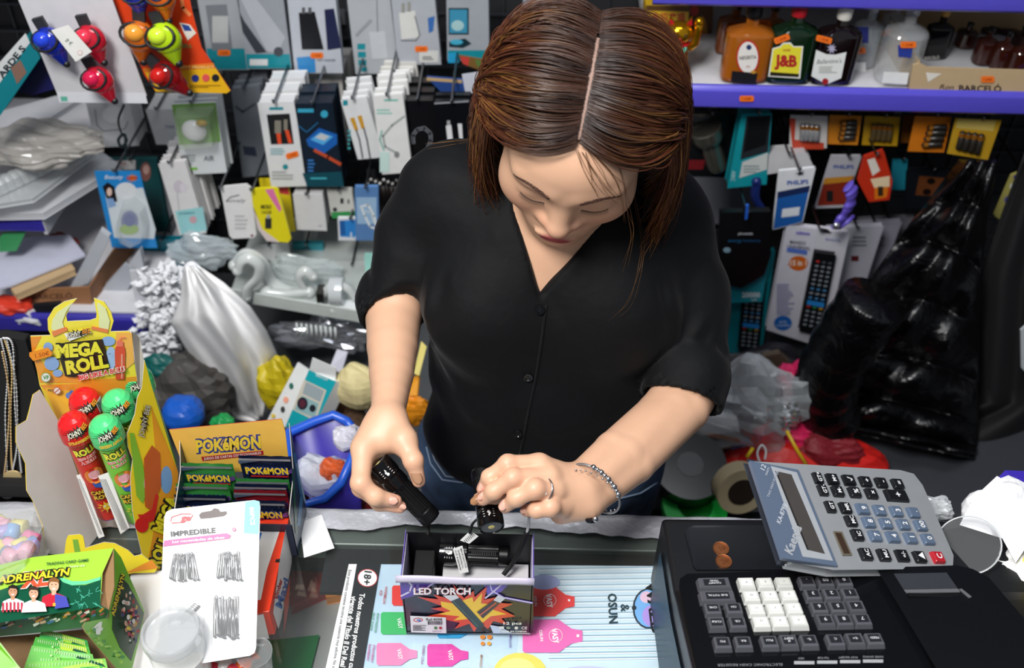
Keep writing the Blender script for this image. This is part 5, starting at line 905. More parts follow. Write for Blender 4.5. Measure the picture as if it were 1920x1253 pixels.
# --- hairpin card ---
cq = [(315, 955), (488, 938), (480, 1228), (298, 1248)]; cd_ = [1.087, 1.0946, 1.0413, 1.0337]; W4 = [A(x, y, d) for (x, y), d in zip(cq, cd_)]; HPl = Pl(W4[0], W4[1], W4[3])
rc_ = [(308, 970), (312, 960), (322, 955), (476, 938), (485, 940), (488, 950), (480, 1215), (477, 1225), (468, 1230), (330, 1252), (300, 1252), (296, 1240)]
hc = thing('hairpin_card', 'white blister card of hairpins marked IMPREDIBLE leaning over the packs', 'hairpins', W4[2]); g = G(); panel(g, [HPl.m(*p) for p in rc_], .0009, '#dedfe0:0.4')
it = [('p', [(460, 941), (478, 938), (487, 941), (487, 950), (485, 1002), (457, 1000)], '#63a8bd:0.4'), ('t', '80PCS', 473, 968, 8, '#f2fafc:0.4', {'rot': -86, 'w': 34, 'b': .02}), ('p', [(373, 966), (378, 961), (396, 958), (402, 953), (410, 955), (413, 960), (424, 959), (426, 963), (420, 968), (392, 972), (376, 973)], '#3a1f1a:0.4'),
      ('t', 'ge', 349, 971, 11, '#c8323a:0.4', {'b': .05, 'sk': .2, 'w': 18}), ('l', [(320, 978), (322, 970), (340, 964), (358, 964)], 1.5, '#c8323a:0.4'), ('l', [(322, 981), (340, 980), (358, 972), (361, 966)], 1.5, '#c8323a:0.4'), ('e', 355, 974, 2.5, 2, '#c8323a:0.4'), ('t', 'IMPREDIBLE', 362, 998, 9, '#1c1c20:0.4', {'rot': 5, 'w': 84, 'b': .03}),
      ('p', [(308, 1014), (425, 1000), (433, 1004), (430, 1010), (306, 1025)], '#d4488f:0.4'), ('t', 'Las necesidades de clase', 372, 1012, 4.5, '#ffffff:0.4', {'rot': 5, 'w': 98, 'sk': .3}), ('e', 439, 993, 3.5, 3.5, '#e0457a:0.4'), ('t', '%', 439, 993, 3, '#ffffff:0.4')]
pxink(g, it, HPl); wp(g, 'backing_card', hc)
Pm = HPl.m; n0 = HPl.n
def pins(cx, cy, kind, n_, seed):
    rr = random.Random(seed); g = G(); PINC = '#a2a4a8:0.22:0.85'
    for i in range(n_):
        if kind == 0: a = (cx-18+36*i/n_+rr.uniform(-1, 1), cy-24+rr.uniform(-3, 3)); b = (cx-26+52*i/n_+rr.uniform(-4, 4), cy+24+rr.uniform(-4, 4))
        elif kind == 1: a = (cx-18+36*i/n_, cy+18-34*i/n_); b = (a[0]+8, a[1]+6)
        else: a = (cx-22+44*i/n_+rr.uniform(-2, 2), cy-38+rr.uniform(-4, 4)); b = (cx-24+46*i/n_+rr.uniform(-2, 2), cy+34+rr.uniform(-5, 5))
        h = .0012+.0012*rr.random(); p, q = Pm(*a, h), Pm(*b, h); g.tube([p, q], .00042, PINC, 5)
        s_ = (q-p).cross(n0).normalized()*.0012; PINC and g.tube([p, p+s_*1.4+(p-q).normalized()*.001, p+s_*2, q+s_*1.5], .00034, PINC, 4)
        for kx in range(5): g.add([p+(p-q).normalized()*.0016+s_*.8+(s_.normalized()*math.cos(kx*1.2566)+(q-p).normalized()*math.sin(kx*1.2566))*r__ for r__ in (.0016, .0011)], [], CHROME)
        g.lathe([(.0011, 0), (.0015, .0006), (.0011, .0012)], CHROME, 8, o=tuple(q+n0*.0004))
    return g
for k, (cx, cy, kd, n_, l_) in enumerate([(347, 1063, 0, 13, 0), (433, 1062, 0, 12, 0), (350, 1145, 1, 12, 0), (428, 1160, 2, 15, 0)]):
    o = wp(pins(cx, cy, kd, n_, k), 'hairpins', hc); o['kind'] = 'stuff'
    g = G(); w2, h2 = (34, 34) if kd < 2 else (32, 48); q4 = [(cx-w2, cy-h2), (cx+w2, cy-h2-4), (cx+w2, cy+h2-2), (cx-w2, cy+h2+4)]; b_ = [Pm(x, y, .0003) for x, y in q4]; t_ = [Pm(cx+(x-cx)*.9, cy+(y-cy)*.9, .005) for x, y in q4]; g.add(b_+t_, [(4, 5, 6, 7)]+[(i, (i+1) % 4, 4+(i+1) % 4, 4+i) for i in range(4)], '#ffffff:0.5:0:0.97', False); wp(g, 'blister', hc, .0008)
# --- chocolate carton ---
KZ = 1.046; kt = plz(KZ); kz0 = plz(1.001); kb = thing('chocolate_carton', 'red and white chocolate carton lying under the hairpin card', 'carton', (kt.m(500, 1060).x-.06, kt.m(500, 1060).y, 1.0))
a, b, c, d = kt.m(542, 970), kt.m(505, 1147), kt.m(400, 1162), kt.m(430, 983); T4 = [d, a, b, c]; B4 = [Vector((p.x, p.y, 1.001)) for p in T4]
g = G(); g.add(T4+B4, [(3, 2, 1, 0)]+[(i, (i+1) % 4, 4+(i+1) % 4, 4+i) for i in range(4)], '#e23a1c:0.3', False)
pxink(g, [('p', [(440, 996), (512, 984), (527, 988), (500, 1070), (489, 1125), (430, 1132)], '#f4f2ee:0.35'), ('l', [(489, 1000), (480, 1030)], 4, '#2c6ab8:0.3'), ('t', 'Maxi', 470, 1050, 22, '#2c6ab8:0.35', {'rot': 80, 'w': 60, 'b': .04, 'sk': .2})], kt)
SP = Pl(a, b, Vector((a.x, a.y, 1.0))); pxink(g, [('p', [(537, 985), (547, 1020), (547, 1055), (528, 1160), (522, 1180), (512, 1150), (517, 1110), (524, 1050)], '#f4f2ee:0.35'), ('p', [(517, 1049), (525, 1048), (524, 1055), (516, 1055)], '#2a1714:0.4'), ('t', 'kinder', 522, 1104, 7, '#c8202c:0.35', {'rot': 74, 'w': 38, 'b': .03}), ('t', 'Maxi', 530, 1112, 13, '#2a78c0:0.35', {'rot': 74, 'w': 56, 'b': .03, 'sk': .2}), ('p', [(533, 1130), (545, 1080), (541, 1140), (532, 1190)], '#e23a1c:0.3')], SP)
FP2 = Pl(b, c, Vector((b.x, b.y, 1.0))); pxink(g, [('p', [(440, 1160), (494, 1152), (505, 1198), (440, 1202)], '#f4f2ee:0.35'), ('t', 'kinder', 478, 1209, 6, '#f8f4f0:0.35', {'w': 40, 'b': .03})], FP2)
wp(g, 'carton', kb, .0008)
# --- white tag, white carton, candles, sweets ---
zp = plz(1.0045); board('paper_tag', 'blank white paper slip on the glass at the end of the tape', 'paper', [zp.m(562, 980), Pl((0, 0, 1.012), (1, 0, 1.012), (0, 1, 1.0)).m(603, 965), zp.m(627, 1028), zp.m(570, 1046)], .0004, '#f3f3f3:0.6', part='sheet')
board('white_carton', 'white carton lying between the green card box and the hairpin card', 'box', [plz(1.022).m(*p) for p in [(245, 1078), (330, 1066), (330, 1290), (215, 1290)]], .02, '#ecebe9:0.45', part='carton')
jx = at(318, 1180, Z=1.095); jar = thing('candle_jar', 'small glass jar with a silver rim and white contents, front left', 'jar', (jx.x, jx.y, 1.001)); g = G(); hj = .094
g.lathe([(.024, .001), (.0275, .006), (.0285, .060), (.0265, .070), (.0285, .076), (.0285, .080)], '#f4f8fa:0.04:0:0.80', 36, o=(jx.x, jx.y, 1.001)); wp(g, 'glass', jar)
g = G(); g.lathe([(.0290, .078), (.0300, .079), (.0300, .091), (.0288, .0935), (.0262, .0935), (.0255, .088), (.0, .088)], '#eceef0:0.12:0.3:0.6', 36, o=(jx.x, jx.y, 1.001)); wp(g, 'lid', jar)
g = G(); g.lathe([(0, .004), (.0255, .004), (.027, .010), (.0275, .050), (0, .052)], '#f7f6f2:0.6', 30, o=(jx.x, jx.y, 1.001)); wp(g, 'white_filling', jar)
for i, (x, y, c) in enumerate([(395, 1252, '#c8283a:0.25'), (420, 1246, '#e8e6e2:0.25'), (438, 1256, '#d03a48:0.25'), (455, 1245, '#e86a2a:0.25')]):
    p = at(x, y, Z=1.012); g = G(); g.ball((0, 0, 0), (.010, .008, .007), c, 14, 8)
    for s in (-1, 1): g.add([(s*.008, 0, 0), (s*.018, -.007, .003), (s*.019, 0, -.001), (s*.018, .007, .003)], [(0, 1, 2), (0, 2, 3)], c, False)
    tag(g.build('wrapped_sweet', loc=(p.x, p.y, 1.0085), rot=(0, 0, i*1.3)), ['red wrapped sweet left of the pale one under the pin card', 'pale wrapped sweet under the pin card corner', 'crimson wrapped sweet lowest under the pin card', 'orange wrapped sweet nearest the carton'][i], 'sweet', 'wrapped sweets by the hairpin card')
g = G(); c = at(480, 1235, Z=1.03); cup = thing('clear_cup', 'clear plastic cup peeking out below the hairpin card corner', 'cup', (c.x, c.y, 1.001)); g.lathe([(.014, 0), (.018, .04), (.019, .041)], CLEAR, 24, o=(c.x, c.y, 1.001)); wp(g, 'cup_wall', cup)
# --- green trading card box ---
ab = thing('green_card_box', 'green trading card box printed with three footballers, lower left corner', 'display box', (-.45, .50, 1.0))
GR = '#8ed23a:0.3'; DG = '#0f4f3a:0.3'
AT = Pl(A(0, 1065, 1.035), A(213, 1028, 1.045), A(188, 1136, .985)); at_ = [(-70, 1075), (62, 1045), (213, 1028), (192, 1075), (188, 1136), (100, 1150), (-70, 1178)]
g = G(); panel(g, [AT.m(*p) for p in at_], .0008, '#a9da45:0.28', '#a8845c:0.7')
it = [('p', [(-70, 1130), (20, 1100), (110, 1083), (118, 1092), (135, 1098), (160, 1097), (188, 1088), (190, 1076), (188, 1138), (100, 1151), (-70, 1180)], '#12553c:0.3'), ('p', [(110, 1083), (118, 1092), (135, 1098), (160, 1096), (188, 1088), (189, 1082), (160, 1090), (135, 1090), (118, 1084)], '#6fd6a0:0.3')]
rr = random.Random(2)
for i in range(16): x, y = rr.uniform(125, 185), rr.uniform(1100, 1138); it.append(('l', [(x, y), (x+rr.uniform(-10, 10), y+rr.uniform(-7, 7)), (x+rr.uniform(-14, 14), y+rr.uniform(-9, 9))], .7, '#5fd0b0:0.3'))
it += [('t', 'TRADING CARD GAME', 126, 1054, 5, '#1f5a3a:0.35', {'rot': 5.5, 'w': 80, 'b': .02, 'sk': .25}), ('t', '2024-25', 144, 1062, 2.6, '#f0f8e0:0.35', {'rot': 5, 'w': 30, 'sk': .2})]+outlined('XL', 66, 1086, 26, '#ef5a3a:0.35', '#f8e8e0:0.4', .04, rot=6, w=52, sk=.25, b=.05)+outlined('ADRENALYN', 63, 1080, 13, '#f4dc35:0.35', '#17201a:0.4', .10, rot=7, w=135, b=.03, sk=.3)
def player(x, y, sc, shirt, hair, skin, arm=False):
    q = [('p', [(x-24*sc, y+42*sc), (x-20*sc, y+24*sc), (x-7*sc, y+18*sc), (x+7*sc, y+18*sc), (x+22*sc, y+24*sc), (x+26*sc, y+40*sc)], shirt), ('r', x-4*sc, y+10*sc, 8*sc, 11*sc, skin), ('e', x, y+4*sc, 9*sc, 11.5*sc, skin), ('p', [(x-9.5*sc, y+2*sc), (x-9*sc, y-7*sc), (x, y-11*sc), (x+9*sc, y-7*sc), (x+9.5*sc, y+2*sc), (x+6*sc, y-2*sc), (x-5*sc, y-3*sc)], hair),
         ('e', x-3.5*sc, y+2*sc, 1.3*sc, .8*sc, '#3a2418:0.5'), ('e', x+3.5*sc, y+2*sc, 1.3*sc, .8*sc, '#3a2418:0.5'), ('e', x, y+10*sc, 3.5*sc, 1.4*sc, '#f2e6e0:0.5')]
    return q
it += player(24, 1106, .92, '#f0eef0:0.4', '#1d1714:0.5', '#c99472:0.5')+[('r', 24-20+i*7, 1129+abs(i-3)*.5, 3.2, 18, '#c8304a:0.4') for i in range(6)]
it += player(101, 1094, 1.05, '#c8283c:0.4', '#8a5a30:0.5', '#e0b090:0.5')+[('p', [(103, 1114), (124, 1119), (130, 1138), (103, 1142)], '#4a4fb0:0.4'), ('r', 99, 1131, 5, 6, '#e8b83a:0.4')]+player(63, 1109, .95, '#f2f2f4:0.4', '#3f2c22:0.5', '#d8a88a:0.5')
pxink(g, it, AT); wp(g, 'lid_flap', ab)
AF = Pl(A(0, 1160, 1.0), A(188, 1136, .985), A(0, 1205, 1.02)); g = G(); panel(g, [AF.m(*p) for p in [(-70, 1178), (100, 1150), (188, 1136), (205, 1146), (198, 1160), (150, 1178), (60, 1188), (-70, 1200)]], .0008, '#2a5a3c:0.3'); rr = random.Random(8); it = []
for i in range(46): x = rr.uniform(-10, 190); y = rr.uniform(1158, 1180)-x*.09; c = rr.choice(['#c8a088:0.4', '#b04048:0.4', '#e4e0d8:0.4', '#3c6a9a:0.4', '#c8862a:0.4', '#7a3038:0.4']); it.append(('l', [(x, y), (x+rr.uniform(4, 12), y-rr.uniform(2, 6))], rr.uniform(2, 5), c))
pxink(g, it, AF); wp(g, 'front_edge', ab)
AS = Pl(A(213, 1028, 1.045), A(271, 1146, 1.09), A(246, 1253, 1.03)); so = [(213, 1028), (227, 1045), (271, 1146), (266, 1180), (246, 1262), (225, 1262), (160, 1185), (155, 1175), (160, 1167), (204, 1159), (213, 1080)]
g = G(); panel(g, [AS.m(*p) for p in so], .0008, '#7cc43a:0.3', '#a8845c:0.7')
it = [('p', [(225, 1080), (240, 1095), (270, 1150), (262, 1185), (246, 1240), (225, 1215), (210, 1180), (212, 1140)], '#14452e:0.3')]+outlined('ADRENALYN', 221, 1116, 7, '#f4dc35:0.35', '#17201a:0.4', .10, rot=76, w=80, b=.03, sk=.2)+[('t', '4', 181, 1179, 20, '#f6faf0:0.35', {'rot': 8, 'w': 24, 'b': .06, 'sk': .3})]
for i in range(60): t_ = rr.random(); x = 226+t_*30+rr.uniform(-2, 12); y = 1105+t_*60+rr.uniform(-12, 60); c = rr.choice(['#d0a488:0.4', '#b83c48:0.4', '#ece8e0:0.4', '#a8284a:0.4', '#e0c83a:0.4', '#2e3a6a:0.4']); it.append(('e', x, y, rr.uniform(1.5, 4), rr.uniform(2, 5), c)) if x < 268-abs(y-1150)*.22 else None
for i in range(30): x = rr.uniform(165, 232); y = 1175+ (x-160)*.9+rr.uniform(-10, 8); it.append(('e', x, y, rr.uniform(2, 5), rr.uniform(1.5, 4), rr.choice(['#a9e04a:0.35', '#5fae2c:0.35', '#3f9a3a:0.35'])))
pxink(g, it, AS); wp(g, 'side_panel', ab)
g = G(); panel(g, AP((213, 1030, 1.047), (192, 1072, 1.030), (188, 1134, .988), (203, 1146, .990), (214, 1100, 1.01)), .001, '#9a7852:0.7'); wp(g, 'fold_end', ab)
g = G(); panel(g, AP((-70, 1200, 1.04), (60, 1190, 1.055), (165, 1180, 1.06), (225, 1262, 1.06), (-70, 1280, 1.0)), .0008, '#8a6a48:0.75'); wp(g, 'inner_floor', ab)
g = G(); panel(g, AP((-70, 1150, .93), (0, 1205, .935), (45, 1262, .93), (-70, 1290, .91)), .0008, '#77c02f:0.3'); wp(g, 'near_flap', ab)
pc = [('#3fae58:0.22', '#a8dc4a:0.22'), ('#58bc50:0.22', '#c4e84e:0.22'), ('#7fd06a:0.22', '#98dc8a:0.22'), ('#6ac648:0.22', '#d2ea52:0.22'), ('#8ed86a:0.22', '#bfe86a:0.22'), ('#5cc05a:0.22', '#aee05a:0.22')]
for i, (x0_, y0_, x1_, y1_, D) in enumerate([(80, 1181, 162, 1202, 1.030), (68, 1196, 165, 1214, 1.018), (61, 1212, 172, 1228, 1.006), (57, 1230, 178, 1240, .996), (50, 1243, 196, 1236, .985), (60, 1258, 190, 1250, .975)]):
    qd = [(x0_, y0_), (x1_, y1_), (x1_+10, y1_+42), (x0_-16, y0_+46)]; P4 = AP(*[(x, y, D-(.03 if k > 1 else 0)) for k, (x, y) in enumerate(qd)]); pl_ = Pl(P4[0], P4[1], P4[3]); P4 = [pl_.m(*q) for q in qd]; wpx = x1_-x0_
    it = [('p', [(x0_+wpx*.45, y0_+9), (x1_-4, y1_), (x1_+8, y1_+36), (x0_+wpx*.5, y0_+40)], pc[i][1]), ('p', [(x1_-26, y1_+2), (x1_-2, y1_+10), (x1_+2, y1_+16), (x1_-30, y1_+6)], '#155a42:0.3')]+[('l', [(x0_+wpx*k/24, y0_+(y1_-y0_)*k/24+3), (x0_+wpx*k/24-.4, y0_+(y1_-y0_)*k/24+8)], .9, '#e4f6d0:0.25') for k in range(1, 24)]+[('r', x0_+wpx*.30, y0_+16, 3, 3, '#d8f0c0:0.3'), ('t', 'XL', x0_+wpx*.42, y0_+24, 8, '#bfe89a:0.3', {'sk': .2})]
    board('foil_pack', ['lime foil pack at the back of the fanned green pile', 'green foil pack second from the back of the fanned pile', 'pale green foil pack third in the fanned pile', 'lime foil pack fourth in the fanned pile', 'bright green foil pack near the front of the fanned pile', 'foremost green foil pack of the fanned pile'][i], 'card pack', P4, .0025, pc[i][0], it, bevel=.0008, part='foil_wrapper', group='green foil packs in the card box', pl=pl_)
# --- clear sweets packet at the left edge ---
cp_ = thing('sweets_packet', 'clear plastic packet of pastel sweets at the left edge of the counter', 'packet', A(40, 1060, 1.12)); P4 = AP((-60, 962, 1.14), (62, 955, 1.13), (78, 985, 1.11), (45, 1050, 1.03), (-60, 1090, .99))
g = G(); panel(g, P4, .03, '#f4f8fa:0.05:0:0.72'); wp(g, 'clear_wrapper', cp_, .002); PX_ = Pl(P4[0], P4[1], P4[3]); rr = random.Random(6)
for i in range(26):
    x, y = -50+rr.random()*110, 975+rr.random()*70
    if y > 1075-x*.45: continue
    c = PX_.m(x, y, -.012+.004*rr.random()); g = G(); q = Vector((rr.uniform(-1, 1), rr.uniform(-.5, .5), rr.uniform(-.2, .2))).normalized()*.008; g.tube([c-q, c-q*.9, c+q*.9, c+q], [.006, .008, .008, .006], rr.choice(['#e87aa8:0.35', '#f4f0f2:0.35', '#efe48a:0.35', '#b9a8e0:0.35', '#f2b8cc:0.35', '#8fb8e8:0.35']), 12); wp(g, 'sweet', cp_)
# --- necklace stand ---
NB = Pl((-.75, .800, 1.2), (-.3, .800, 1.2), (-.75, .800, 1.0)); def_n = [(-60, 640), (5, 634), (45, 641), (60, 690), (75, 735), (60, 1000), (-60, 1010)]
ns = thing('necklace_stand', 'black velvet necklace board at the left edge behind the candy box', 'jewellery stand', (-.58, .80, 1.0)); g = G(); panel(g, [NB.m(*p) for p in def_n], .012, '#0b0b0d:0.95'); wp(g, 'velvet_board', ns, .002); g = G(); g.box((-.58, .812, 1.012), (.16, .06, .024), '#0b0b0d:0.9'); wp(g, 'foot', ns, .002)
for i, (pts_, c, pend, l_) in enumerate([([(2, 636), (14, 700), (10, 780), (14, 900)], '#d4d5d8:0.3:0.5', (13, 925, 13, 11, '#d4d6da:0.3:0.3'), 'silver chain with a plain oval pendant'), ([(8, 634), (22, 690), (20, 770), (21, 850), (23, 878)], '#e0c080:0.3:0.5', (23, 896, 17, 12, '#e8cf98:0.3:0.3'), 'gold chain with a two-tone disc pendant'), ([(12, 634), (30, 720), (32, 830), (24, 880)], '#d4d5d8:0.3:0.5', None, 'fine silver chain hanging furthest right'), ([(4, 660), (17, 740), (14, 830), (8, 890)], '#d8b888:0.3:0.5', None, 'fine gold chain hanging furthest left'), ([(6, 634), (24, 650), (28, 760), (36, 850), (40, 886)], '#d4d5d8:0.3:0.5', None, 'silver rope chain reaching toward the candy box')]):
    o = thing('necklace', l_+' on the black board', 'necklace', NB.m(*pts_[0], .002), group='necklaces on the black board'); g = G(); K = spline([NB.m(x, y, .0022+.0006*i) for x, y in pts_], 14); g.tube(K, .0008, c, 5)
    for p in K[::1]: g.ball(tuple(p), .0014, c, 5, 4)
    wp(g, 'chain', o)
    if pend: x, y, a, b_, c2 = pend; g = G(); q = [NB.m(x+a*math.cos(k*PI/12), y+b_*math.sin(k*PI/12), .005) for k in range(24)]; panel(g, q, .0014, c2); wp(g, 'pendant', o, .0004)
# ================= RIGHT END OF THE COUNTER =================
pcz = thing('plastic_cup', 'clear plastic cup lying beside the calculator', 'cup', (at(1830, 1060, Z=1.01).x, at(1830, 1060, Z=1.01).y, 1.0)); c0 = A(1815, 1022, 1.06); c1 = A(1848, 1085, 1.13); ax_ = (c0-c1).normalized(); q = ax_.to_track_quat('Z', 'Y').to_matrix().to_4x4(); q.translation = c1; L = (c0-c1).length
g = G(); g.X = q; g.lathe([(0, 0), (.021, 0), (.022, .001), (.031, L), (.0325, L+.001), (.0325, L-.002)], '#f8fafb:0.04:0:0.92', 40); wp(g, 'cup_wall', pcz); g = G(); g.X = q; g.tube([(.0325*math.cos(k*PI/20), .0325*math.sin(k*PI/20), L) for k in range(41)], .0009, '#eef2f4:0.15:0:0.4', 6, False); wp(g, 'rim', pcz)
for (nm, l_, c, x, y, D, r, col, sd, am) in [('crumpled_tissue', 'large crumpled white paper behind the plastic cup', 'paper', 1890, 960, 1.13, (.045, .03, .04), '#f1f1f3:0.8', 1, .25), ('crumpled_tissue', 'white crumpled paper below the plastic cup, right edge', 'paper', 1895, 1085, 1.07, (.035, .03, .030), '#f4f4f4:0.8', 2, .3), ('foil_ball', 'crumpled clear wrapper beside the top right of the calculator', 'wrapper', 1755, 955, 1.15, (.018, .014, .014), '#dfe3e6:0.12:0:0.35', 5, .4), ('crumpled_tissue', 'small torn tissue under the clear cup rim', 'paper', 1832, 1058, 1.125, (.036, .030, .010), '#f4f4f4:0.8', 7, .35)]:
    p = A(x, y, D); g = G(); crumple(g, (0, 0, 0), r, col, sd, 22, 14, am); tag(g.build(nm, loc=p), l_, c)
W5 = AP((1825, 935, 1.10), (1870, 893, 1.12), (1925, 925, 1.10), (1935, 1010, 1.05), (1905, 1055, 1.04), (1880, 1010, 1.07), (1800, 985, 1.09)); board('paper_sheet', 'torn white paper sheet standing beside the cup, right edge', 'paper', W5, .0006, '#f2f2f4:0.7', part='sheet')
board('purple_carton', 'purple carton edge behind the torn white sheet', 'box', AP((1862, 905, 1.16), (1885, 882, 1.17), (1960, 885, 1.17), (1960, 960, 1.13), (1880, 950, 1.14)), .02, '#3a2aa8:0.4', part='carton')
board('striped_bag', 'yellow, magenta and white striped bag at the right edge beside the register', 'bag', AP((1950, 1020, 1.04), (1920, 1040, 1.05), (1886, 1120, 1.05), (1884, 1150, 1.05), (1960, 1200, 1.0)), .01, '#f0d82e:0.3', [('p', [(1920, 1060), (1896, 1120), (1892, 1145), (1905, 1155), (1925, 1100)], '#d82a8a:0.3'), ('p', [(1932, 1060), (1915, 1110), (1908, 1160), (1915, 1165), (1935, 1120)], '#f4f4f2:0.3')], part='bag', bevel=.002)
# ================= SHELVES ON THE WALL =================
PURP = '#5a52cf:0.28'; PURD = '#3a34a4:0.3'
def shelf(name, label, x0, x1, y0, y1, z, rail=.042, pc=PURP, board_='#d9d9de:0.4'):
    o = thing(name, label, 'shelf', ((x0+x1)/2, y1, z-.03)); g = G(); g.box(((x0+x1)/2, (y0+y1)/2+.006, z-.012), (x1-x0, y1-y0-.012, .024), board_); wp(g, 'board', o, .001)
    g = G(); pr = [(y0, z-rail+.004), (y0-.007, z-rail+.010), (y0-.008, z-.004), (y0-.003, z+.004), (y0+.004, z+.003), (y0+.004, z-rail+.004)]; n = len(pr); g.add([(x0, a, b) for a, b in pr]+[(x1, a, b) for a, b in pr], [tuple(range(n)), tuple(range(2*n-1, n-1, -1))]+[(i, n+i, n+(i+1) % n, (i+1) % n) for i in range(n)], pc, True); wp(g, 'price_rail', o, .001); return o
SY = 1.45; sz = at(1590, 168, Y=SY).z
shelf('bottle_shelf', 'purple-railed shelf holding spirits bottles, upper right', .225, 1.28, SY, 1.826, sz)
shelf('upper_shelf', 'purple-railed shelf at the very top right', .20, 1.28, SY, 1.826, at(1590, 8, Y=SY).z+.030)
g = G(); g.box((.75, 1.80, 1.44), (1.08, .012, .40), '#15151a:0.5'); wp(g, 'back_panel', bpy.data.objects['upper_shelf'])
def sticker(px, py, pl, rot=0, w_=24, h_=11, par=None):
    ca, sa = math.cos(R(rot)), math.sin(R(rot)); g = G(); q = [(px+ (a*ca+b*sa), py-(a*sa)+b*ca) for a, b in rrect(-w_/2, -h_/2, w_, h_, 3, 2)]; pxink(g, [('p', q, ORANGE), ('t', '1.00€', px, py, 4.5, '#c24a10:0.5', {'rot': rot, 'w': w_*.6})], pl, .0006); o = wp(g, 'price_sticker', par) if par else g.build('price_sticker'); return o
sticker(1400, 185, ply(SY-.009), 0, 27, 11, bpy.data.objects['bottle_shelf'])
# ---- bottles ----
def bottle(name, label, px, base, top, wpx, Y, glass, cap, flat=.55, cap_h=.12, liq=None, neck=.17, shoulder=.60, items=None, group='bottles on the purple shelf', st=None, clear=False):
    Y -= .045
    b = at(px, base, Y=Y); k = (b-CAM).dot(FW)/FPX; zb = sz+.003; z0 = ply(Y); ht = z0.m(px, top).z-zb; r = wpx*k/2; o = thing(name, label, 'bottle', (b.x, Y+r*flat, zb), group=group); g = G(); c = (b.x, Y+r*flat, zb)
    body = [(r*.8, 0), (r*.97, ht*.02), (r, ht*.06), (r, ht*shoulder), (r*.93, ht*(shoulder+.03)), (r*.6, ht*(shoulder+.075)), (r*neck*1.6, ht*(shoulder+.11)), (r*neck*1.5, ht*(1-cap_h))]
    pw = .55 if flat < .8 else .8; g.lathe(body, glass, 36, o=c, sy=flat, pw=pw); wp(g, 'glass', o)
    if liq: g = G(); g.lathe([(0, .003)]+[(a*.93, max(.004, z)) for a, z in body[:4]]+[(0, ht*shoulder*.985)], liq, 36, o=c, sy=flat*.95, pw=pw); wp(g, 'liquid', o)
    g = G(); g.lathe([(r*neck*1.9, ht*(1-cap_h-.03)), (r*neck*2.0, ht*(1-cap_h)), (r*neck*2.0, ht*.98), (r*neck*1.7, ht), (0, ht)], cap, 20, o=c); wp(g, 'cap', o)
    if items:
        def wr(x, y, h):
            q = z0.m(x, y); return Vector((q.x, Y-.0006-h, q.z))
        g = G(); pxink(g, items, wr, .0002); wp(g, 'paper_label', o)
    if st: sticker(*st[:2], Pl((0, Y-.002, 0), (1, Y-.002, 0), (0, Y-.002, 1)), st[2], 30, 12, o)
    return o
AMB = '#b5651a:0.06:0:0.35'
bottle('spirit_bottle', 'amber bottle half hidden behind the round-labelled one', 1362, 152, 6, 58, 1.60, '#8a4512:0.06:0:0.3', BLK, liq='#7a3c10:0.3')
bottle('spirit_bottle', 'amber rum flask with a white oval label ringed in red', 1394, 165, 12, 88, 1.50, AMB, '#141214:0.3', liq='#c7771f:0.25', cap_h=.16, items=[('e', 1402, 107, 22, 33, '#c2342c:0.4'), ('e', 1402, 107, 19, 29.5, '#f1ece6:0.4'), ('e', 1404, 88, 5, 5, '#2a3a66:0.4'), ('t', 'NEGRITA', 1402, 107, 6.5, '#2a2420:0.4', {'w': 32, 'rot': 4}), ('t', '37%', 1402, 124, 3, '#b03a30:0.4'), ('p', [(1372, 132), (1420, 136), (1416, 155), (1370, 152)], '#1c1a1e:0.4'), ('q', 1412, 134, 7, 5, 6, '#d09a3a:0.4')])
bottle('spirit_bottle', 'second amber bottle behind the round-labelled flask with an orange sticker', 1430, 155, 10, 46, 1.60, AMB, '#2a2018:0.3', liq='#b0661c:0.25', st=(1431, 44, -6))
bottle('spirit_bottle', 'dark green whisky flask with a yellow label and red cap', 1474, 168, 4, 84, 1.50, '#0d2612:0.05:0:0.06', '#c01f2c:0.3', cap_h=.18, items=[('p', [(1440, 143), (1448, 90), (1462, 86), (1468, 79), (1482, 79), (1488, 86), (1506, 86), (1500, 147)], '#f2efe8:0.4'), ('p', [(1443, 141), (1450, 92), (1463, 88), (1469, 82), (1481, 82), (1487, 88), (1503, 88), (1497, 144)], '#efe23a:0.4'), ('p', [(1444, 134), (1443, 141), (1497, 144), (1498, 138)], '#2a2410:0.4'), ('t', 'J&B', 1473, 113, 20, '#b8242a:0.4', {'w': 42, 'b': .05, 'rot': -2}), ('t', 'RARE', 1475, 93, 4, '#b8242a:0.4')], st=(1466, 73, 20))
bottle('spirit_bottle', 'nearly black whisky flask with a white shield label and white cap', 1556, 169, 10, 80, 1.50, '#14090a:0.05:0:0.05', '#e7e3da:0.35', cap_h=.18, items=[('p', [(1530, 93), (1549, 101), (1566, 102), (1587, 97), (1577, 146), (1549, 158), (1521, 142)], '#eef0ec:0.4'), ('t', "Ballantine's", 1555, 114, 8, '#8a8f8c:0.4', {'w': 46, 'rot': 3, 'sk': .3}), ('k', 1535, 122, 38, 14, 4, '#b4b6b2:0.4'), ('e', 1547, 152, 6, 6, '#a8252c:0.3'), ('q', 1559, 90, 11, 11, 8, '#b9b4d0:0.4')], st=(1545, 74, -14))
bottle('spirit_bottle', 'clear bottle with a dark blue upper label and white strip, behind the shield-labelled flask', 1608, 164, 12, 52, 1.56, '#dce6ec:0.05:0:0.72', '#c9cacc:0.3', flat=.9, items=[('r', 1584, 50, 44, 30, '#27307c:0.4'), ('r', 1585, 116, 38, 24, '#ecebea:0.4')], st=(1608, 96, 6))
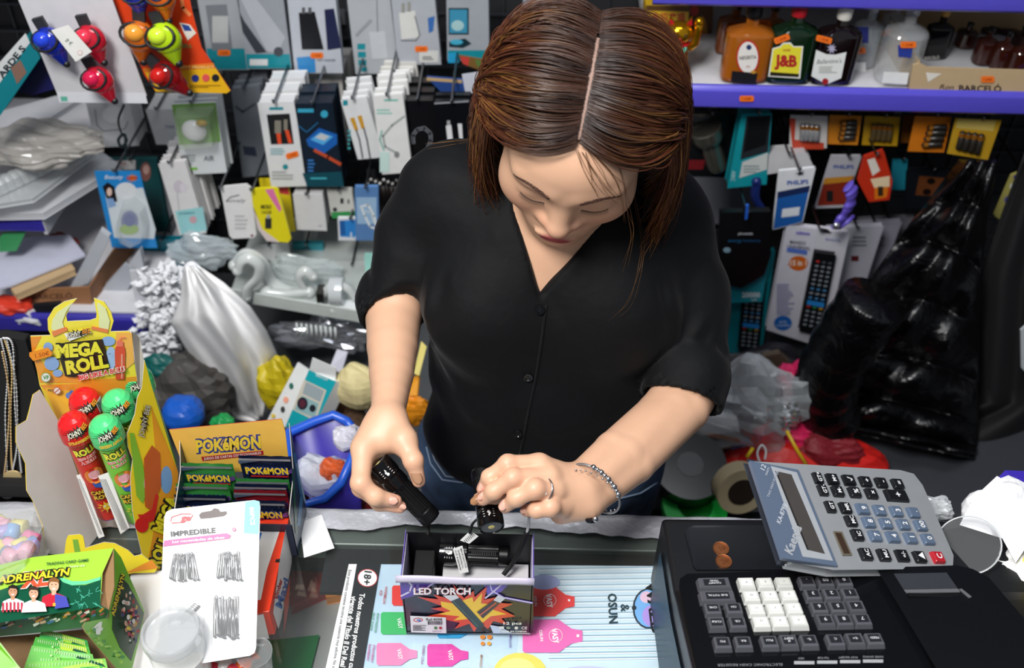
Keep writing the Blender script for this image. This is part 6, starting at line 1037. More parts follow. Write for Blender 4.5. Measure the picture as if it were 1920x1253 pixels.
bottle('spirit_bottle', 'clear bottle with an orange sticker at the back, left of the silver-capped one', 1655, 150, 8, 46, 1.64, '#d4dde4:0.05:0:0.72', '#8a8c90:0.3', flat=.9, items=[('r', 1626, 106, 26, 20, '#e6e6e4:0.4'), ('r', 1634, 52, 40, 26, '#2a4468:0.4')], st=(1667, 60, 14))
bottle('spirit_bottle', 'clear glass bottle with a silver cap and plain white strip label', 1682, 172, 14, 78, 1.50, '#eef3f6:0.04:0:0.80', '#cfd0d2:0.25:0.6', flat=.9, cap_h=.14, items=[('p', [(1657, 134), (1704, 136), (1700, 158), (1653, 155)], '#f4f4f2:0.4'), ('p', [(1683, 84), (1712, 84), (1708, 108), (1684, 106)], '#2b3f9a:0.4')], st=(1703, 84, 0))
bottle('spirit_bottle', 'black rum bottle with white lettering and a gold neck beside the crate', 1746, 128, 20, 48, 1.60, '#0d0a0c:0.06', '#c79a4a:0.35', items=[('t', 'BARCELÓ', 1747, 108, 6, '#d8d6d0:0.4', {'w': 28, 'rot': 3})])
minis = [(1790, 138, 50, 1.62), (1826, 132, 48, 1.68), (1858, 134, 52, 1.68), (1830, 142, 58, 1.56), (1866, 142, 66, 1.54), (1902, 140, 74, 1.52), (1893, 136, 56, 1.62)]
for i, (x, b, t, Y) in enumerate(minis):
    bottle('miniature_bottle', ['dark miniature bottle nearest the black rum bottle', 'dark miniature at the back left of the crate', 'dark miniature at the back middle of the crate', 'miniature rum bottle front left in the crate', 'miniature rum bottle front middle in the crate', 'miniature rum bottle front right in the crate', 'dark miniature at the back right of the crate'][i], x, b+22, t, 36, Y+.02, '#3a150c:0.06:0:0.15', '#0c0c0e:0.3', flat=1, cap_h=.10, liq='#5a2410:0.3', group='miniature rum bottles in the cardboard crate', items=[('t', 'BARCELÓ', x, b-2, 4, '#cfccc6:0.4', {'w': 22})])
cr = thing('bottle_crate', 'open cardboard crate printed Ron BARCELÓ on the bottle shelf', 'crate', (at(1810, 175, Y=1.45).x, 1.56, sz+.002)); F3 = ply(1.450)
g = G(); panel(g, [F3.m(*p) for p in [(1712, 122), (1724, 118), (1740, 126), (1925, 132), (1925, 184), (1703, 177)]], .003, '#c4a982:0.7'); pxink(g, [('t', 'Ron', 1776, 163, 9, '#3a2a20:0.6', {'sk': .4, 'w': 26, 'rot': -2}), ('t', 'BARCELÓ', 1838, 166, 11, '#2c2420:0.6', {'w': 80, 'rot': -1, 'b': .03}), ('p', [(1736, 136), (1766, 138), (1740, 154)], '#e9e4da:0.6')], F3); wp(g, 'printed_front', cr)
xl_ = F3.m(1703, 177).x; g = G(); g.box((xl_+.002, 1.535, sz+.025), (.003, .165, .05), '#b4996f:0.7'); g.box((xl_+.13, 1.665, sz+.03), (.26, .003, .055), '#a58a62:0.7'); wp(g, 'crate_wall', cr)
sticker(1852, 149, Pl((0, 1.449, 0), (1, 1.449, 0), (0, 1.449, 1)), 0, 25, 12, cr)
rb = board('red_carton', 'dark red carton behind the miniature bottles', 'box', [ply(1.78).m(*p) for p in [(1770, 44), (1930, 46), (1930, 130), (1770, 126)]], .03, '#7e1519:0.45', part='carton')
# ---- lucky cat ----
GO = '#e8a91c:0.16:0.9'; cc = at(1262, 163, Y=1.46); lc = thing('lucky_cat', 'shiny gold beckoning cat figurine with a green bib', 'figurine', (cc.x, 1.475, sz+.003)); g = G(); X0 = Matrix.Translation((cc.x, 1.475, sz+.003)); g.X = X0
g.ball((0, 0, .030), (.020, .018, .032), GO, 22, 14); g.ball((-.012, -.010, .008), (.012, .013, .010), GO, 14, 8); g.ball((.012, -.010, .008), (.012, .013, .010), GO, 14, 8); g.ball((0, -.015, .034), (.012, .008, .012), '#d49a18:0.25:0.8', 14, 8); g.lathe([(.020, 0), (.021, .002), (.019, .005)], GO, 20); wp(g, 'body', lc)
g = G(); g.X = X0; g.ball((0, -.002, .076), (.022, .018, .018), GO, 22, 14)
for s in (-1, 1): g.add([(s*.020, 0, .084), (s*.007, -.004, .091), (s*.017, -.002, .104), (s*.014, .008, .088)], [(0, 1, 2), (1, 3, 2), (3, 0, 2)], GO, True); g.add([(s*.0185, -.0035, .088), (s*.0095, -.0055, .0925), (s*.0165, -.0045, .100)], [(0, 1, 2)], '#c8202c:0.35', False)
wp(g, 'head', lc)
g = G(); g.X = X0
for s in (-1, 1): g.ball((s*.008, -.0185, .079), (.003, .002, .0014), '#1a1208:0.3', 8, 5)
g.ball((0, -.0205, .0735), (.002, .0015, .0014), '#c8202c:0.3', 8, 5); g.tube([(-.006, -.0195, .070), (0, -.0205, .068), (.006, -.0195, .070)], .0006, '#c8202c:0.3', 5); wp(g, 'face', lc)
g = G(); g.X = X0; g.tube([(.018, -.002, .050), (.027, -.003, .060), (.029, -.004, .082), (.028, -.006, .094)], [.007, .007, .006, .0075], GO, 12); g.ball((.028, -.007, .096), (.0075, .007, .008), GO, 12, 8); wp(g, 'raised_paw', lc)
g = G(); g.X = X0; g.lathe([(.0175, .056), (.0185, .058), (.0175, .061)], '#c8202c:0.35', 20); g.ball((0, -.019, .056), (.0035,)*3, '#e8c34a:0.2:0.8', 8, 6); wp(g, 'collar', lc)
g = G(); g.X = X0; g.add([(-.013, -.0155, .058), (.013, -.0155, .058), (.008, -.022, .046), (0, -.024, .041), (-.008, -.022, .046)], [(0, 1, 2, 3, 4)], '#3fb39a:0.4', False); wp(g, 'bib', lc, solid=.0012)
board('figurine_box', 'yellow figurine box with red lettering behind the gold cat', 'box', [ply(1.60).m(*p) for p in [(1212, 14), (1292, 18), (1286, 128), (1212, 124)]], .07, '#e2b52a:0.4', [('p', [(1212, 10), (1294, 12), (1292, 22), (1212, 20)], '#5a3c18:0.5'), ('t', '金招来福', 1253, 34, 14, '#c8342c:0.4', {'w': 62}), ('p', [(1226, 46), (1240, 44), (1242, 54), (1228, 56)], '#ff7a1e:0.5'), ('e', 1262, 90, 16, 26, '#e9cf7a:0.4')], part='carton')
board('figurine_box', 'dark brown figurine box standing right of the yellow one', 'box', [ply(1.64).m(*p) for p in [(1294, 8), (1338, 10), (1330, 130), (1292, 128)]], .06, '#5a3a16:0.45', [('e', 1302, 20, 8, 10, '#c8342c:0.4'), ('e', 1316, 60, 10, 30, '#b8862c:0.4'), ('e', 1306, 105, 12, 14, '#8a5a1e:0.4')], part='carton')
# ================= HANGING GOODS =================
def hook(x, y, z, y1=1.82):
    g = G(); g.tube([(x, y1, z+.004), (x, y+.01, z), (x, y, z+.001), (x, y-.004, z+.008)], .0022, '#8d8f94:0.25:1', 6); g.box((x, y1-.002, z+.004), (.02, .004, .03), '#6a6c70:0.4:0.6'); g.build('hook', parent=wall)
def pack(name, label, cat, q, Y, th, col, items=(), part='card', group=None, nback=0, back=None, hk=True, extra=None, st=None, blister=None, tilt=0., rnd=0):
    """q: measured corners TL, TR, BR, BL of a card hanging at depth Y; tilt pushes the foot toward the wall"""
    F0 = ply(Y); P4 = [F0.m(*p) for p in q]; zt_ = max(p.z for p in P4)
    if tilt: P4 = [A_ if k < 2 else A_+Vector((0, tilt, 0)) for k, A_ in enumerate(P4)]; 
    c = (P4[2]+P4[3])/2; o = thing(name, label, cat, c, group=group); pl_ = Pl(P4[0], P4[1], P4[3]); g = G(); panel(g, P4, th, col, back); wp(g, part, o, .0012 if th > .004 else 0)
    if items: g = G(); pxink(g, items, pl_); wp(g, 'printed_face', o)
    if blister:
        for bq, bh, bc in blister:
            g = G(); b0 = [pl_.m(x, y, .0003) for x, y in bq]; cx = sum((p for p in b0), Vector())/len(b0); b1 = [cx+(p-cx)*.88+pl_.n*bh for p in b0]; n = len(b0); g.add(b0+b1, [tuple(n+i for i in range(n))]+[(i, (i+1) % n, n+(i+1) % n, n+i) for i in range(n)], bc, False); wp(g, 'blister', o, .001)
    if extra: extra(o, pl_)
    if st: sticker(st[0], st[1], pl_, st[2] if len(st) > 2 else 0, 24, 11, o)
    for k in range(nback):
        b = bpy.data.objects.new(name, None); COL.objects.link(b); b.location = o.location+Vector((.004*(k % 2), (th+.010)*(k+1), .002*(k % 3))); tag(b, ['second', 'third', 'fourth', 'fifth', 'sixth'][k]+' from the front: '+' '.join(label.split(',')[0].split()[:9]), cat, group or ('stacked behind '+name.replace('_', ' ')))
        bb_ = [p for p in o.children if p.name.split('.')[0] == part][0]; kid = bb_.copy(); COL.objects.link(kid); kid.parent = b; kid.matrix_parent_inverse = bb_.matrix_parent_inverse.copy()
    if hk: mid = (P4[0]+P4[1])/2; hook(mid.x, Y-.012, mid.z+.006)
    return o
def Q(x0, y0, x1, y1, lean=0., tw=0.): return [(x0, y0), (x1, y0+tw), (x1+lean, y1+tw), (x0+lean, y1)]
TL_ = '#1b8f9c:0.35'; GY = '#a9adb2:0.4'; DK = '#1a1c22:0.4'; OFF = '#e4e5e6:0.4'
def tealfoot(q, f=.22):
    (a, b, c, d) = q; m = lambda p, r_, t: (p[0]+(r_[0]-p[0])*t, p[1]+(r_[1]-p[1])*t); return ('p', [m(d, a, f), m(c, b, f), c, d], TL_)
# top row: charger cards
q = Q(368, -20, 440, 130, 26); pack('charger_pack', 'grey charger card behind the orange bell card, orange sticker at its foot', 'charger', q, 1.64, .02, GY, [tealfoot(q, .26), ('p', [(385, 10), (425, 8), (436, 92), (398, 95)], '#7d8288:0.4'), ('r', 398, 30, 30, 50, '#bfc0c0:0.4')], part='box_front', st=(420, 99))
q = Q(446, -20, 528, 128, 18); pack('charger_pack', 'silver power bank box with a teal foot, second in the top row', 'charger', q, 1.62, .03, '#9ea2aa:0.4', [tealfoot(q, .18), ('p', [(452, 0), (475, -10), (535, 70), (520, 100), (500, 95)], '#b9bcc4:0.35'), ('p', [(448, 20), (458, 40), (500, 98), (480, 100), (455, 60)], '#3c3f48:0.4'), ('r', 468, 111, 34, 12, '#e8e8e8:0.4'), ('e', 522, 97, 9, 9, '#4a4d55:0.4')], part='box_front')
q = Q(538, -20, 626, 136, 16); pack('charger_pack', 'white and blue card with a black wall plug and orange sticker', 'charger', q, 1.62, .02, '#c4c9d2:0.4', [('p', [(560, 24), (590, 22), (607, 93), (566, 93)], '#1c1d22:0.35'), ('r', 566, 14, 6, 12, '#5a5c60:0.3'), ('r', 578, 14, 6, 12, '#5a5c60:0.3'), ('p', [(608, 18), (626, 16), (640, 90), (614, 94)], '#23284a:0.35'), ('p', [(556, 108), (590, 105), (592, 136), (560, 136)], '#3a8fd0:0.4'), ('t', 'FAST CHARGER', 612, 113, 3.5, '#444a55:0.4', {'w': 34})], part='box_front', st=(594, 104))
q = Q(650, -20, 728, 138, 18, -2); pack('cable_pack', 'pale grey card with four teal squares down its left edge', 'charger', q, 1.63, .015, '#b7bbc0:0.4', [('r', 670, 82+0, 15, 11, TL_), ('r', 671, 97, 15, 11, TL_), ('r', 672, 112, 15, 11, TL_), ('r', 673, 126, 15, 8, TL_), ('p', [(692, 60), (722, 58), (727, 110), (698, 112)], '#c9ccd0:0.4'), ('l', [(706, -10), (708, 60)], 2, '#8d9197:0.4'), ('l', [(668, 66), (695, 38)], 5, '#9da1a6:0.4')], part='box_front')
q = Q(733, -20, 812, 120, 14); pack('charger_pack', 'grey card with a white wall plug and orange sticker, fifth in the top row', 'charger', q, 1.62, .02, '#b4b8bf:0.4', [('p', [(748, 24), (778, 20), (786, 70), (753, 74)], '#deded9:0.4'), ('r', 753, 6, 6, 18, '#9a9a92:0.4'), ('r', 764, 4, 6, 18, '#9a9a92:0.4'), ('l', [(778, 30), (787, 66), (780, 76), (752, 76)], 2, '#6a6c70:0.4'), ('p', [(802, 34), (815, 30), (812, 58), (804, 62)], '#3b6fb4:0.4'), ('r', 786, 95, 36, 22, '#dcdcd8:0.4'), ('k', 792, 104, 26, 8, 2, '#555555:0.4')], part='box_front', st=(790, 92))
q = Q(838, -20, 914, 113, 2); pack('charger_pack', 'box printed with a blue monitor picture, sixth in the top row', 'charger', q, 1.62, .04, '#a4a9b0:0.4', [tealfoot(q, .14), ('r', 841, 15, 38, 50, '#20343f:0.3'), ('p', [(843, 18), (876, 18), (876, 62), (843, 62)], '#3f93b4:0.35'), ('e', 858, 48, 12, 10, '#a9cfd2:0.35'), ('p', [(842, 78), (872, 72), (884, 82), (868, 90), (842, 88)], '#15323c:0.35'), ('e', 856, 79, 12, 5, '#48b0d0:0.35'), ('p', [(840, 100), (860, 98), (860, 118), (840, 118)], '#2aa0d0:0.4')], part='box_front')
q = Q(982, -20, 1078, 44, 0); pack('charger_pack', 'pale box behind the top of the head', 'charger', q, 1.64, .03, '#9aa0a8:0.4', [('r', 1012, -10, 40, 30, '#c2c5c8:0.4'), ('r', 1018, -14, 26, 14, '#1d1f24:0.4')], part='box_front')
# bike light cards, near the front of the left shelf
def lamp(kind, label, cx, cy, Y, c1, c2, r=.021, rot=0):
    c = at(cx, cy, Y=Y); o = thing(kind, label, 'bicycle light' if kind == 'bicycle_light' else 'bicycle bell', c, (0, 0, 0), group='bright bicycle lights on hanging cards'); Xm = Matrix.Translation(c) @ Matrix.Rotation(R(rot), 4, 'Y')
    g = G(); g.X = Xm; g.ball((0, 0, 0), (r, r*.8, r*1.05), c1, 20, 12); g.sheet(lambda u, v: (r*(1-.75*v)*.86*math.cos(2*PI*u), r*.1+r*.75*(1-.7*v)*math.sin(2*PI*u), -r*.5-r*1.3*v), 18, 5, c1); wp(g, 'shell', o)
    g = G(); g.X = Xm; g.ball((-r*.15, -r*.55, r*.45), (r*.62, r*.5, r*.55), c2, 16, 10); wp(g, 'lens', o)
    g = G(); g.X = Xm; g.tube([(r*.95*math.cos(t*PI/8)-r*.12, -r*.45+r*.28*math.sin(t*PI/8), r*.30+r*.62*math.sin(t*PI/8)) for t in range(17)], r*.10, '#17181b:0.5', 6, False); g.box((0, r*.1, r*1.35), (r*.75, r*.3, r*.75), '#2a2b2f:0.5'); g.ball((r*.15, 0, -r*1.75), (r*.26,)*3, '#17181b:0.4', 8, 6); wp(g, 'rubber_mount', o, 0)
cy_ = 1.36
pack('light_card', 'white card holding one blue and two red bicycle lights', 'display card', [(22, -30), (200, -30), (275, 180), (108, 178)], cy_, .002, '#d6d5d9:0.5', [('p', [(106, 172), (272, 174), (277, 194), (111, 192)], '#e6e8ee:0.4'), ('p', [(113, 181), (126, 181), (127, 190), (115, 190)], '#6ac0a8:0.4')], hk=False)
lamp('bicycle_light', 'blue bicycle light at the left of the white card', 95, 78, cy_-.03, '#1b2fa8:0.08:0:0.12', '#2a48d8:0.08', rot=-16); lamp('bicycle_light', 'red bicycle light at the upper right of the white card', 171, 74, cy_-.03, '#d21f36:0.08:0:0.1', '#e83a52:0.08', rot=-10); lamp('bicycle_light', 'red bicycle light lowest on the white card', 186, 150, cy_-.03, '#cf1c34:0.08:0:0.1', '#d8204e:0.08', rot=-18)
tq = ply(cy_-.062); board('price_tag', 'white swing tag between the blue and red bicycle lights', 'tag', [tq.m(*p) for p in [(96, 57), (128, 47), (172, 97), (142, 116)]], .0006, '#f4f3ee:0.5', [('t', 'ɟɟ €', 130, 78, 7, '#7a8a84:0.5', {'rot': -50}), ('e', 150, 99, 5, 5, '#e09a94:0.5'), ('e', 150, 99, 4, 4, '#f4f3ee:0.5')], part='paper')
pack('bell_card', 'orange and yellow card holding bright bicycle lights, beside the white card', 'display card', [(200, -30), (350, -30), (360, 20), (378, 90), (400, 122), (432, 170), (425, 175), (292, 172), (270, 140), (250, 90)], cy_+.02, .002, '#e2451a:0.4', [('p', [(268, 130), (330, 130), (402, 124), (432, 170), (425, 175), (292, 172)], '#f0b81e:0.4'), ('p', [(268, 128), (400, 118), (404, 128), (270, 136)], '#e8802a:0.4'), ('l', [(340, -5), (343, 15), (356, 28)], 7, '#f08a52:0.4'), ('p', [(336, 42), (356, 46), (368, 62), (352, 76), (344, 60)], '#e9e4d8:0.4'), ('p', [(340, 45), (354, 48), (360, 58), (346, 58)], '#2a4a9a:0.4'), ('t', 'BELL', 350, 86, 7, '#4aa05a:0.4', {'rot': 2}), ('t', 'SAFETY PRODUCT', 365, 126, 5, '#f6e48a:0.4', {'w': 72}), ('e', 366, 147, 7, 7, '#2a3a8a:0.4'), ('e', 386, 146, 7, 7, '#e85a5a:0.4'), ('e', 404, 146, 7, 7, '#23252c:0.4'), ('k', 350, 158, 66, 6, 2, '#a07a10:0.4')], hk=False)
lamp('bicycle_light', 'orange bicycle light at the left of the orange card', 262, 68, cy_-.015, '#e8741a:0.08:0:0.25', '#f2a03a:0.08', .023, 10); lamp('bicycle_light', 'lime green bicycle light on the orange card', 310, 72, cy_-.02, '#b8dc1c:0.1', '#d2f03a:0.08', .023, -12); lamp('bicycle_light', 'dark red bicycle light lowest on the orange card', 314, 142, cy_-.015, '#8c1014:0.06:0:0.15', '#c8201c:0.06', .022, -40); lamp('bicycle_light', 'orange bicycle light cut off by the top edge of the orange card', 303, -6, cy_-.01, '#d8641c:0.08', '#2a3aa8:0.08', .020, 0); lamp('bicycle_light', 'blue bicycle light cut off at the top left of the orange card', 255, -8, cy_-.01, '#26309a:0.08', '#3a48c0:0.08', .018, 0)
# second row
q = Q(162, 192, 240, 276, 20, -4); pack('cable_box', 'white box with a grey cable loop hanging under the white light card', 'box', q, 1.58, .05, '#d3d3d4:0.45', [('l', [(178, 205), (182, 235), (194, 246), (234, 242), (240, 228)], 2.2, '#8b8d90:0.4'), ('e', 212, 215, 20, 16, '#e9e9e9:0.4')], part='box_front')
q = Q(274, 206, 322, 270, 20, 0); pack('earbud_box', 'white box half behind the green earbud pack', 'box', q, 1.60, .06, '#dededd:0.45', [('t', 'TWS', 318, 238, 6, '#6a7a94:0.4')], part='box_front')
def ear(o, pl): 
    g = G(); c = pl.m(364, 245, .012); g.ball(tuple(c), (.021, .010, .020), '#f3f2f6:0.2', 20, 12); wp(g, 'earbud_case', o); g = G(); c = pl.m(378, 231, .022); g.ball(tuple(c), (.010, .006, .006), '#c8a21e:0.2', 12, 8); wp(g, 'gold_sticker', o)
pack('earbud_pack', 'green-topped pack with a white earbud case in a clear bubble', 'earbuds', Q(322, 196, 404, 328, 22, -4), 1.50, .004, '#dfe4e6:0.4', [('p', [(322, 196), (404, 192), (414, 266), (336, 272)], '#86b85e:0.4'), ('t', 'AIR', 392, 297, 10, '#3b4a5c:0.4', {'w': 20}), ('k', 344, 288, 26, 20, 4, '#9aa2a4:0.4'), ('r', 352, 314, 18, 5, '#7fc24a:0.4')], blister=[([(330, 202), (402, 198), (410, 264), (342, 270)], .028, '#eef8ea:0.06:0:0.8')], extra=ear, nback=2, group='green earbud packs on one hook')
pack('cable_pack', 'large grey card with a dark cable coil beside the earbud pack', 'cable', Q(434, 168, 486, 332, 22, -6), 1.60, .012, '#6f747c:0.45', [('l', [(442, 200), (455, 210), (478, 195)], 5, '#4a4e56:0.4'), ('p', [(455, 274), (478, 276), (482, 294), (458, 290)], '#2b3348:0.4')], nback=2, group='grey cable cards on one hook')
pack('cable_box', 'white box with a black window showing orange-tailed cable plugs', 'cable', Q(484, 194, 550, 350, 26, -2), 1.50, .03, OFF, [('p', [(500, 215), (543, 213), (551, 270), (508, 271)], '#191a1c:0.25'), ('r', 515, 226, 12, 24, '#8a8478:0.3'), ('p', [(518, 250), (526, 250), (528, 270), (521, 270)], '#e8502a:0.4'), ('r', 532, 224, 7, 20, '#8a8478:0.3'), ('p', [(534, 244), (541, 244), (548, 268), (541, 269)], '#e8502a:0.4'), ('r', 505, 201, 26, 5, TL_), ('k', 507, 276, 30, 14, 3, '#8ab8bc:0.4'), ('e', 535, 313, 5, 5, TL_), ('k', 510, 318, 44, 18, 3, '#b0b4b4:0.4')], part='box_front', nback=2, group='windowed cable boxes on one hook', st=(548, 291, 16))
pack('charger_box', 'dark blue box with a cyan glowing chip picture and red cable', 'cable', Q(554, 196, 622, 350, 22, -2), 1.50, .03, '#12202f:0.35', [('r', 558, 204, 30, 7, '#3aa8c8:0.4'), ('e', 608, 214, 7, 7, '#3aa8c8:0.4'), ('l', [(560, 236), (575, 248), (596, 230)], 1.5, '#2a7ab0:0.4'), ('p', [(574, 262), (598, 240), (632, 252), (632, 270), (608, 288), (578, 274)], '#1f62b4:0.3'), ('p', [(582, 262), (600, 248), (625, 256), (606, 272)], '#58b0e8:0.3'), ('p', [(590, 258), (602, 250), (618, 256), (608, 264)], '#c9ccd0:0.3'), ('l', [(590, 282), (615, 295), (638, 308)], 6, '#c8502c:0.4'), ('p', [(567, 325), (640, 322), (645, 350), (576, 350)], '#0e4a58:0.4'), ('k', 577, 296, 14, 26, 4, '#3a7ac0:0.4'), ('k', 582, 330, 50, 6, 1, '#49b8c8:0.4')], part='box_front', nback=1, group='dark blue cable boxes on one hook')
pack('cable_box', 'plain white box tops behind the dark blue box, tallest of the row', 'cable', Q(572, 144, 640, 300, 10), 1.66, .03, '#c9c6c2:0.5', [('r', 590, 176, 24, 6, '#9ac8c8:0.4')], part='box_front', nback=2, group='white box tops above the dark blue box')
pack('cable_pack', 'white card with two gold-plugged cables', 'cable', Q(640, 188, 686, 298, 32, -4), 1.50, .010, OFF, [('r', 643, 188, 9, 10, TL_), ('p', [(656, 222), (664, 220), (672, 244), (666, 246)], '#d09a2c:0.35'), ('p', [(670, 218), (678, 216), (684, 240), (678, 242)], '#d09a2c:0.35'), ('l', [(668, 244), (674, 262), (680, 296)], 3, '#5a5c62:0.4'), ('l', [(682, 240), (688, 262), (694, 296)], 3, '#5a5c62:0.4'), ('k', 652, 240, 6, 40, 5, '#4aa8b0:0.4')], nback=3, group='white gold-plug cable cards on one hook')
pack('cable_pack', 'long white card with a coiled grey cable and teal printing', 'cable', Q(700, 182, 754, 326, 18, -4), 1.48, .010, '#e9e9e7:0.45', [('r', 720, 186, 26, 4, '#8ac8b8:0.4'), ('k', 706, 202, 40, 12, 2, '#9ad0c4:0.4'), ('l', [(758, 218), (735, 235), (718, 255), (722, 275), (740, 285)], 4, '#a9b0ae:0.4'), ('l', [(716, 245), (712, 262), (720, 282)], 3, '#8ac0b4:0.4'), ('e', 744, 290, 5, 6, '#8a8c8c:0.4'), ('r', 712, 285, 18, 38, '#cfe9e2:0.4')], nback=4, group='long white cable cards on one hook')
pack('cable_pack', 'stacked white card tops left of the shoulder behind the long card', 'cable', Q(712, 138, 772, 200, 8), 1.58, .008, '#dddbd6:0.5', nback=2, group='white card tops behind the long card')
pack('headset_pack', 'black pack printed with a large grey number two', 'cable', Q(754, 190, 812, 330, 20), 1.50, .02, '#0d0e11:0.3', [('l', [(775, 268), (774, 254), (782, 243), (796, 240), (807, 250), (808, 264), (800, 282), (790, 296)], 6.5, '#7d8088:0.35'), ('l', [(775, 268), (774, 254), (782, 243), (796, 240), (807, 250), (808, 264), (800, 282), (790, 296)], 2, '#0d0e11:0.3')], part='box_front', nback=2, group='black boxes beside the shoulder')
pack('cable_pack', 'clear-fronted black pouch showing two white cable plugs', 'cable', Q(815, 192, 880, 290, 10), 1.46, .012, '#101114:0.2', [('p', [(836, 236), (846, 234), (850, 270), (840, 270)], '#e6e6e8:0.4'), ('p', [(858, 232), (866, 232), (868, 266), (862, 266)], '#e6e6e8:0.4'), ('r', 838, 226, 6, 9, '#a9aaac:0.3'), ('l', [(815, 194), (878, 190)], 3, '#9a9ca2:0.3')], part='pouch', nback=1, group='black pouches beside the head')
board('magazine', 'colourful booklet lying on the boxes left of the head', 'booklet', [ply(1.56).m(*p) for p in [(860, 104), (905, 112), (958, 118), (950, 136), (900, 132), (868, 120)]], .004, '#7a5a2e:0.4', [('p', [(862, 106), (880, 108), (878, 124), (868, 119)], '#c8403a:0.4'), ('p', [(890, 112), (950, 119), (946, 130), (896, 126)], '#5a7a3a:0.4')], part='cover'); board('paper_sheet', 'folded white sheet left of the head on the black boxes', 'paper', [ply(1.50).m(*p) for p in [(866, 140), (935, 130), (925, 168), (905, 180), (872, 172)]], .002, '#c9cbd6:0.5', part='sheet'); board('booklet', 'blue booklet under the folded white sheet', 'booklet', [ply(1.54).m(*p) for p in [(800, 145), (868, 150), (872, 172), (826, 172)]], .006, '#2a4a8c:0.4', [('p', [(800, 145), (866, 150), (866, 156), (800, 151)], '#c8a878:0.4')], part='cover')
# third row
pack('toy_pack', 'blue blister card with a black-haired girl drawing and clear bubble', 'blister pack', Q(177, 322, 262, 465, 33, 0), 1.46, .003, '#2590dc:0.4', [('p', [(196, 358), (268, 352), (292, 430), (289, 448), (214, 446)], '#dfe9ee:0.4'), ('e', 236, 358, 20, 16, '#e9eef2:0.4'), ('p', [(192, 350), (202, 342), (214, 350), (220, 378), (212, 380), (200, 372)], '#1a1418:0.4'), ('e', 205, 360, 5, 8, '#f0d0c0:0.4'), ('p', [(200, 372), (212, 372), (218, 386), (204, 390)], '#8ab0e0:0.4'), ('q', 248, 334, 12, 10, 9, '#e88a2a:0.4'), ('t', 'NEW', 248, 334, 6, '#c8342c:0.4', {'b': .04}), ('t', 'Beauty', 214, 332, 7, '#eaf4fa:0.4', {'w': 34, 'sk': .3}), ('e', 243, 415, 16, 20, '#7d88b8:0.4'), ('e', 242, 430, 18, 10, '#a8d05a:0.4'), ('e', 243, 413, 11, 12, '#5a66a8:0.4')], blister=[([(224, 400), (232, 374), (252, 368), (272, 384), (280, 415), (274, 445), (252, 456), (230, 446), (220, 424)], .024, '#f2f8fa:0.05:0:0.78')])
pack('bulb_pack', 'dark teal pack with a small portrait behind the blue blister card', 'blister pack', Q(204, 300, 292, 434, 26), 1.56, .010, '#13484a:0.4', [('p', [(202, 302), (254, 300), (254, 318), (206, 320)], '#d9d4cf:0.4'), ('e', 273, 322, 10, 18, '#8a5a52:0.4'), ('e', 274, 318, 6, 9, '#c8a094:0.4'), ('t', 'ALCOOL', 226, 307, 4, '#c84a3a:0.4')])
pack('earphone_pack', 'narrow white card with pale earphones over an aqua foot', 'earphones', Q(298, 308, 346, 440, 40, -4), 1.48, .010, '#eceaea:0.45', [('p', [(328, 396), (380, 388), (388, 432), (340, 440)], '#a4dfe2:0.4'), ('e', 335, 350, 10, 12, '#d8d0da:0.4'), ('e', 344, 352, 7, 9, '#e8e2ea:0.4'), ('l', [(332, 360), (336, 395)], 1.5, '#c4c0c8:0.4'), ('t', 'STEREO', 350, 400, 4, '#3f8f9a:0.4', {'w': 30, 'rot': 4}), ('e', 362, 412, 7, 7, '#d8b0b8:0.4')], nback=4, group='narrow white earphone cards on one hook')
pack('label_card', 'plain white hang card with small black script', 'card', [(414, 356), (420, 350), (462, 346), (470, 352), (481, 440), (476, 446), (436, 448), (430, 442)], 1.46, .004, '#f0efef:0.45', [('l', [(424, 378), (432, 370), (448, 366)], 2, '#4a4c50:0.4'), ('t', 'lovely', 444, 376, 7, '#8a8c90:0.4', {'w': 34, 'sk': .3}), ('k', 440, 400, 26, 30, 4, '#c9cacc:0.4'), ('r', 470, 440, 5, 4, '#7a2a3a:0.4')])
pack('memory_stick_pack', 'yellow card with a pink slash and a small black memory stick', 'memory stick', [(472, 360), (478, 354), (516, 352), (522, 356), (546, 448), (540, 455), (500, 452), (474, 385)], 1.45, .004, '#f1e21c:0.4', [('p', [(497, 356), (512, 354), (528, 392), (524, 398)], '#e87ab0:0.4'), ('p', [(474, 390), (492, 430), (525, 455), (500, 452), (484, 430)], '#e8d8d4:0.4'), ('t', 'MICRO', 499, 388, 7, '#3a3a18:0.4', {'w': 20, 'b': .04}), ('t', '16GB', 500, 398, 6, '#3a3a18:0.4'), ('r', 497, 409, 12, 20, '#2a2b2f:0.4'), ('r', 500, 403, 6, 7, '#a9aaae:0.3')]); pack('memory_stick_pack', 'yellow red-edged card behind the memory stick card', 'memory stick', Q(486, 336, 540, 434, 14), 1.52, .004, '#ecd51e:0.4', [('p', [(515, 352), (540, 350), (543, 366), (520, 362)], '#d8404a:0.4')], hk=False)
pack('charger_box', 'blank white box with a grey top right of the yellow cards', 'box', Q(550, 364, 604, 430, 8, 2), 1.50, .05, '#dcdbdc:0.45', [('t', 'USB', 600, 424, 3, '#8a8c90:0.4')], part='box_front')
pack('adapter_pack', 'white and green card with two white adapters', 'adapter', Q(614, 356, 658, 404, 8, 2), 1.52, .01, '#d5d4ce:0.45', [('p', [(621, 398), (666, 396), (668, 406), (623, 410)], '#3a9a54:0.4'), ('r', 638, 372, 6, 10, '#26282c:0.4'), ('r', 652, 374, 3, 8, '#26282c:0.4'), ('e', 628, 393, 4, 4, '#26282c:0.4')])
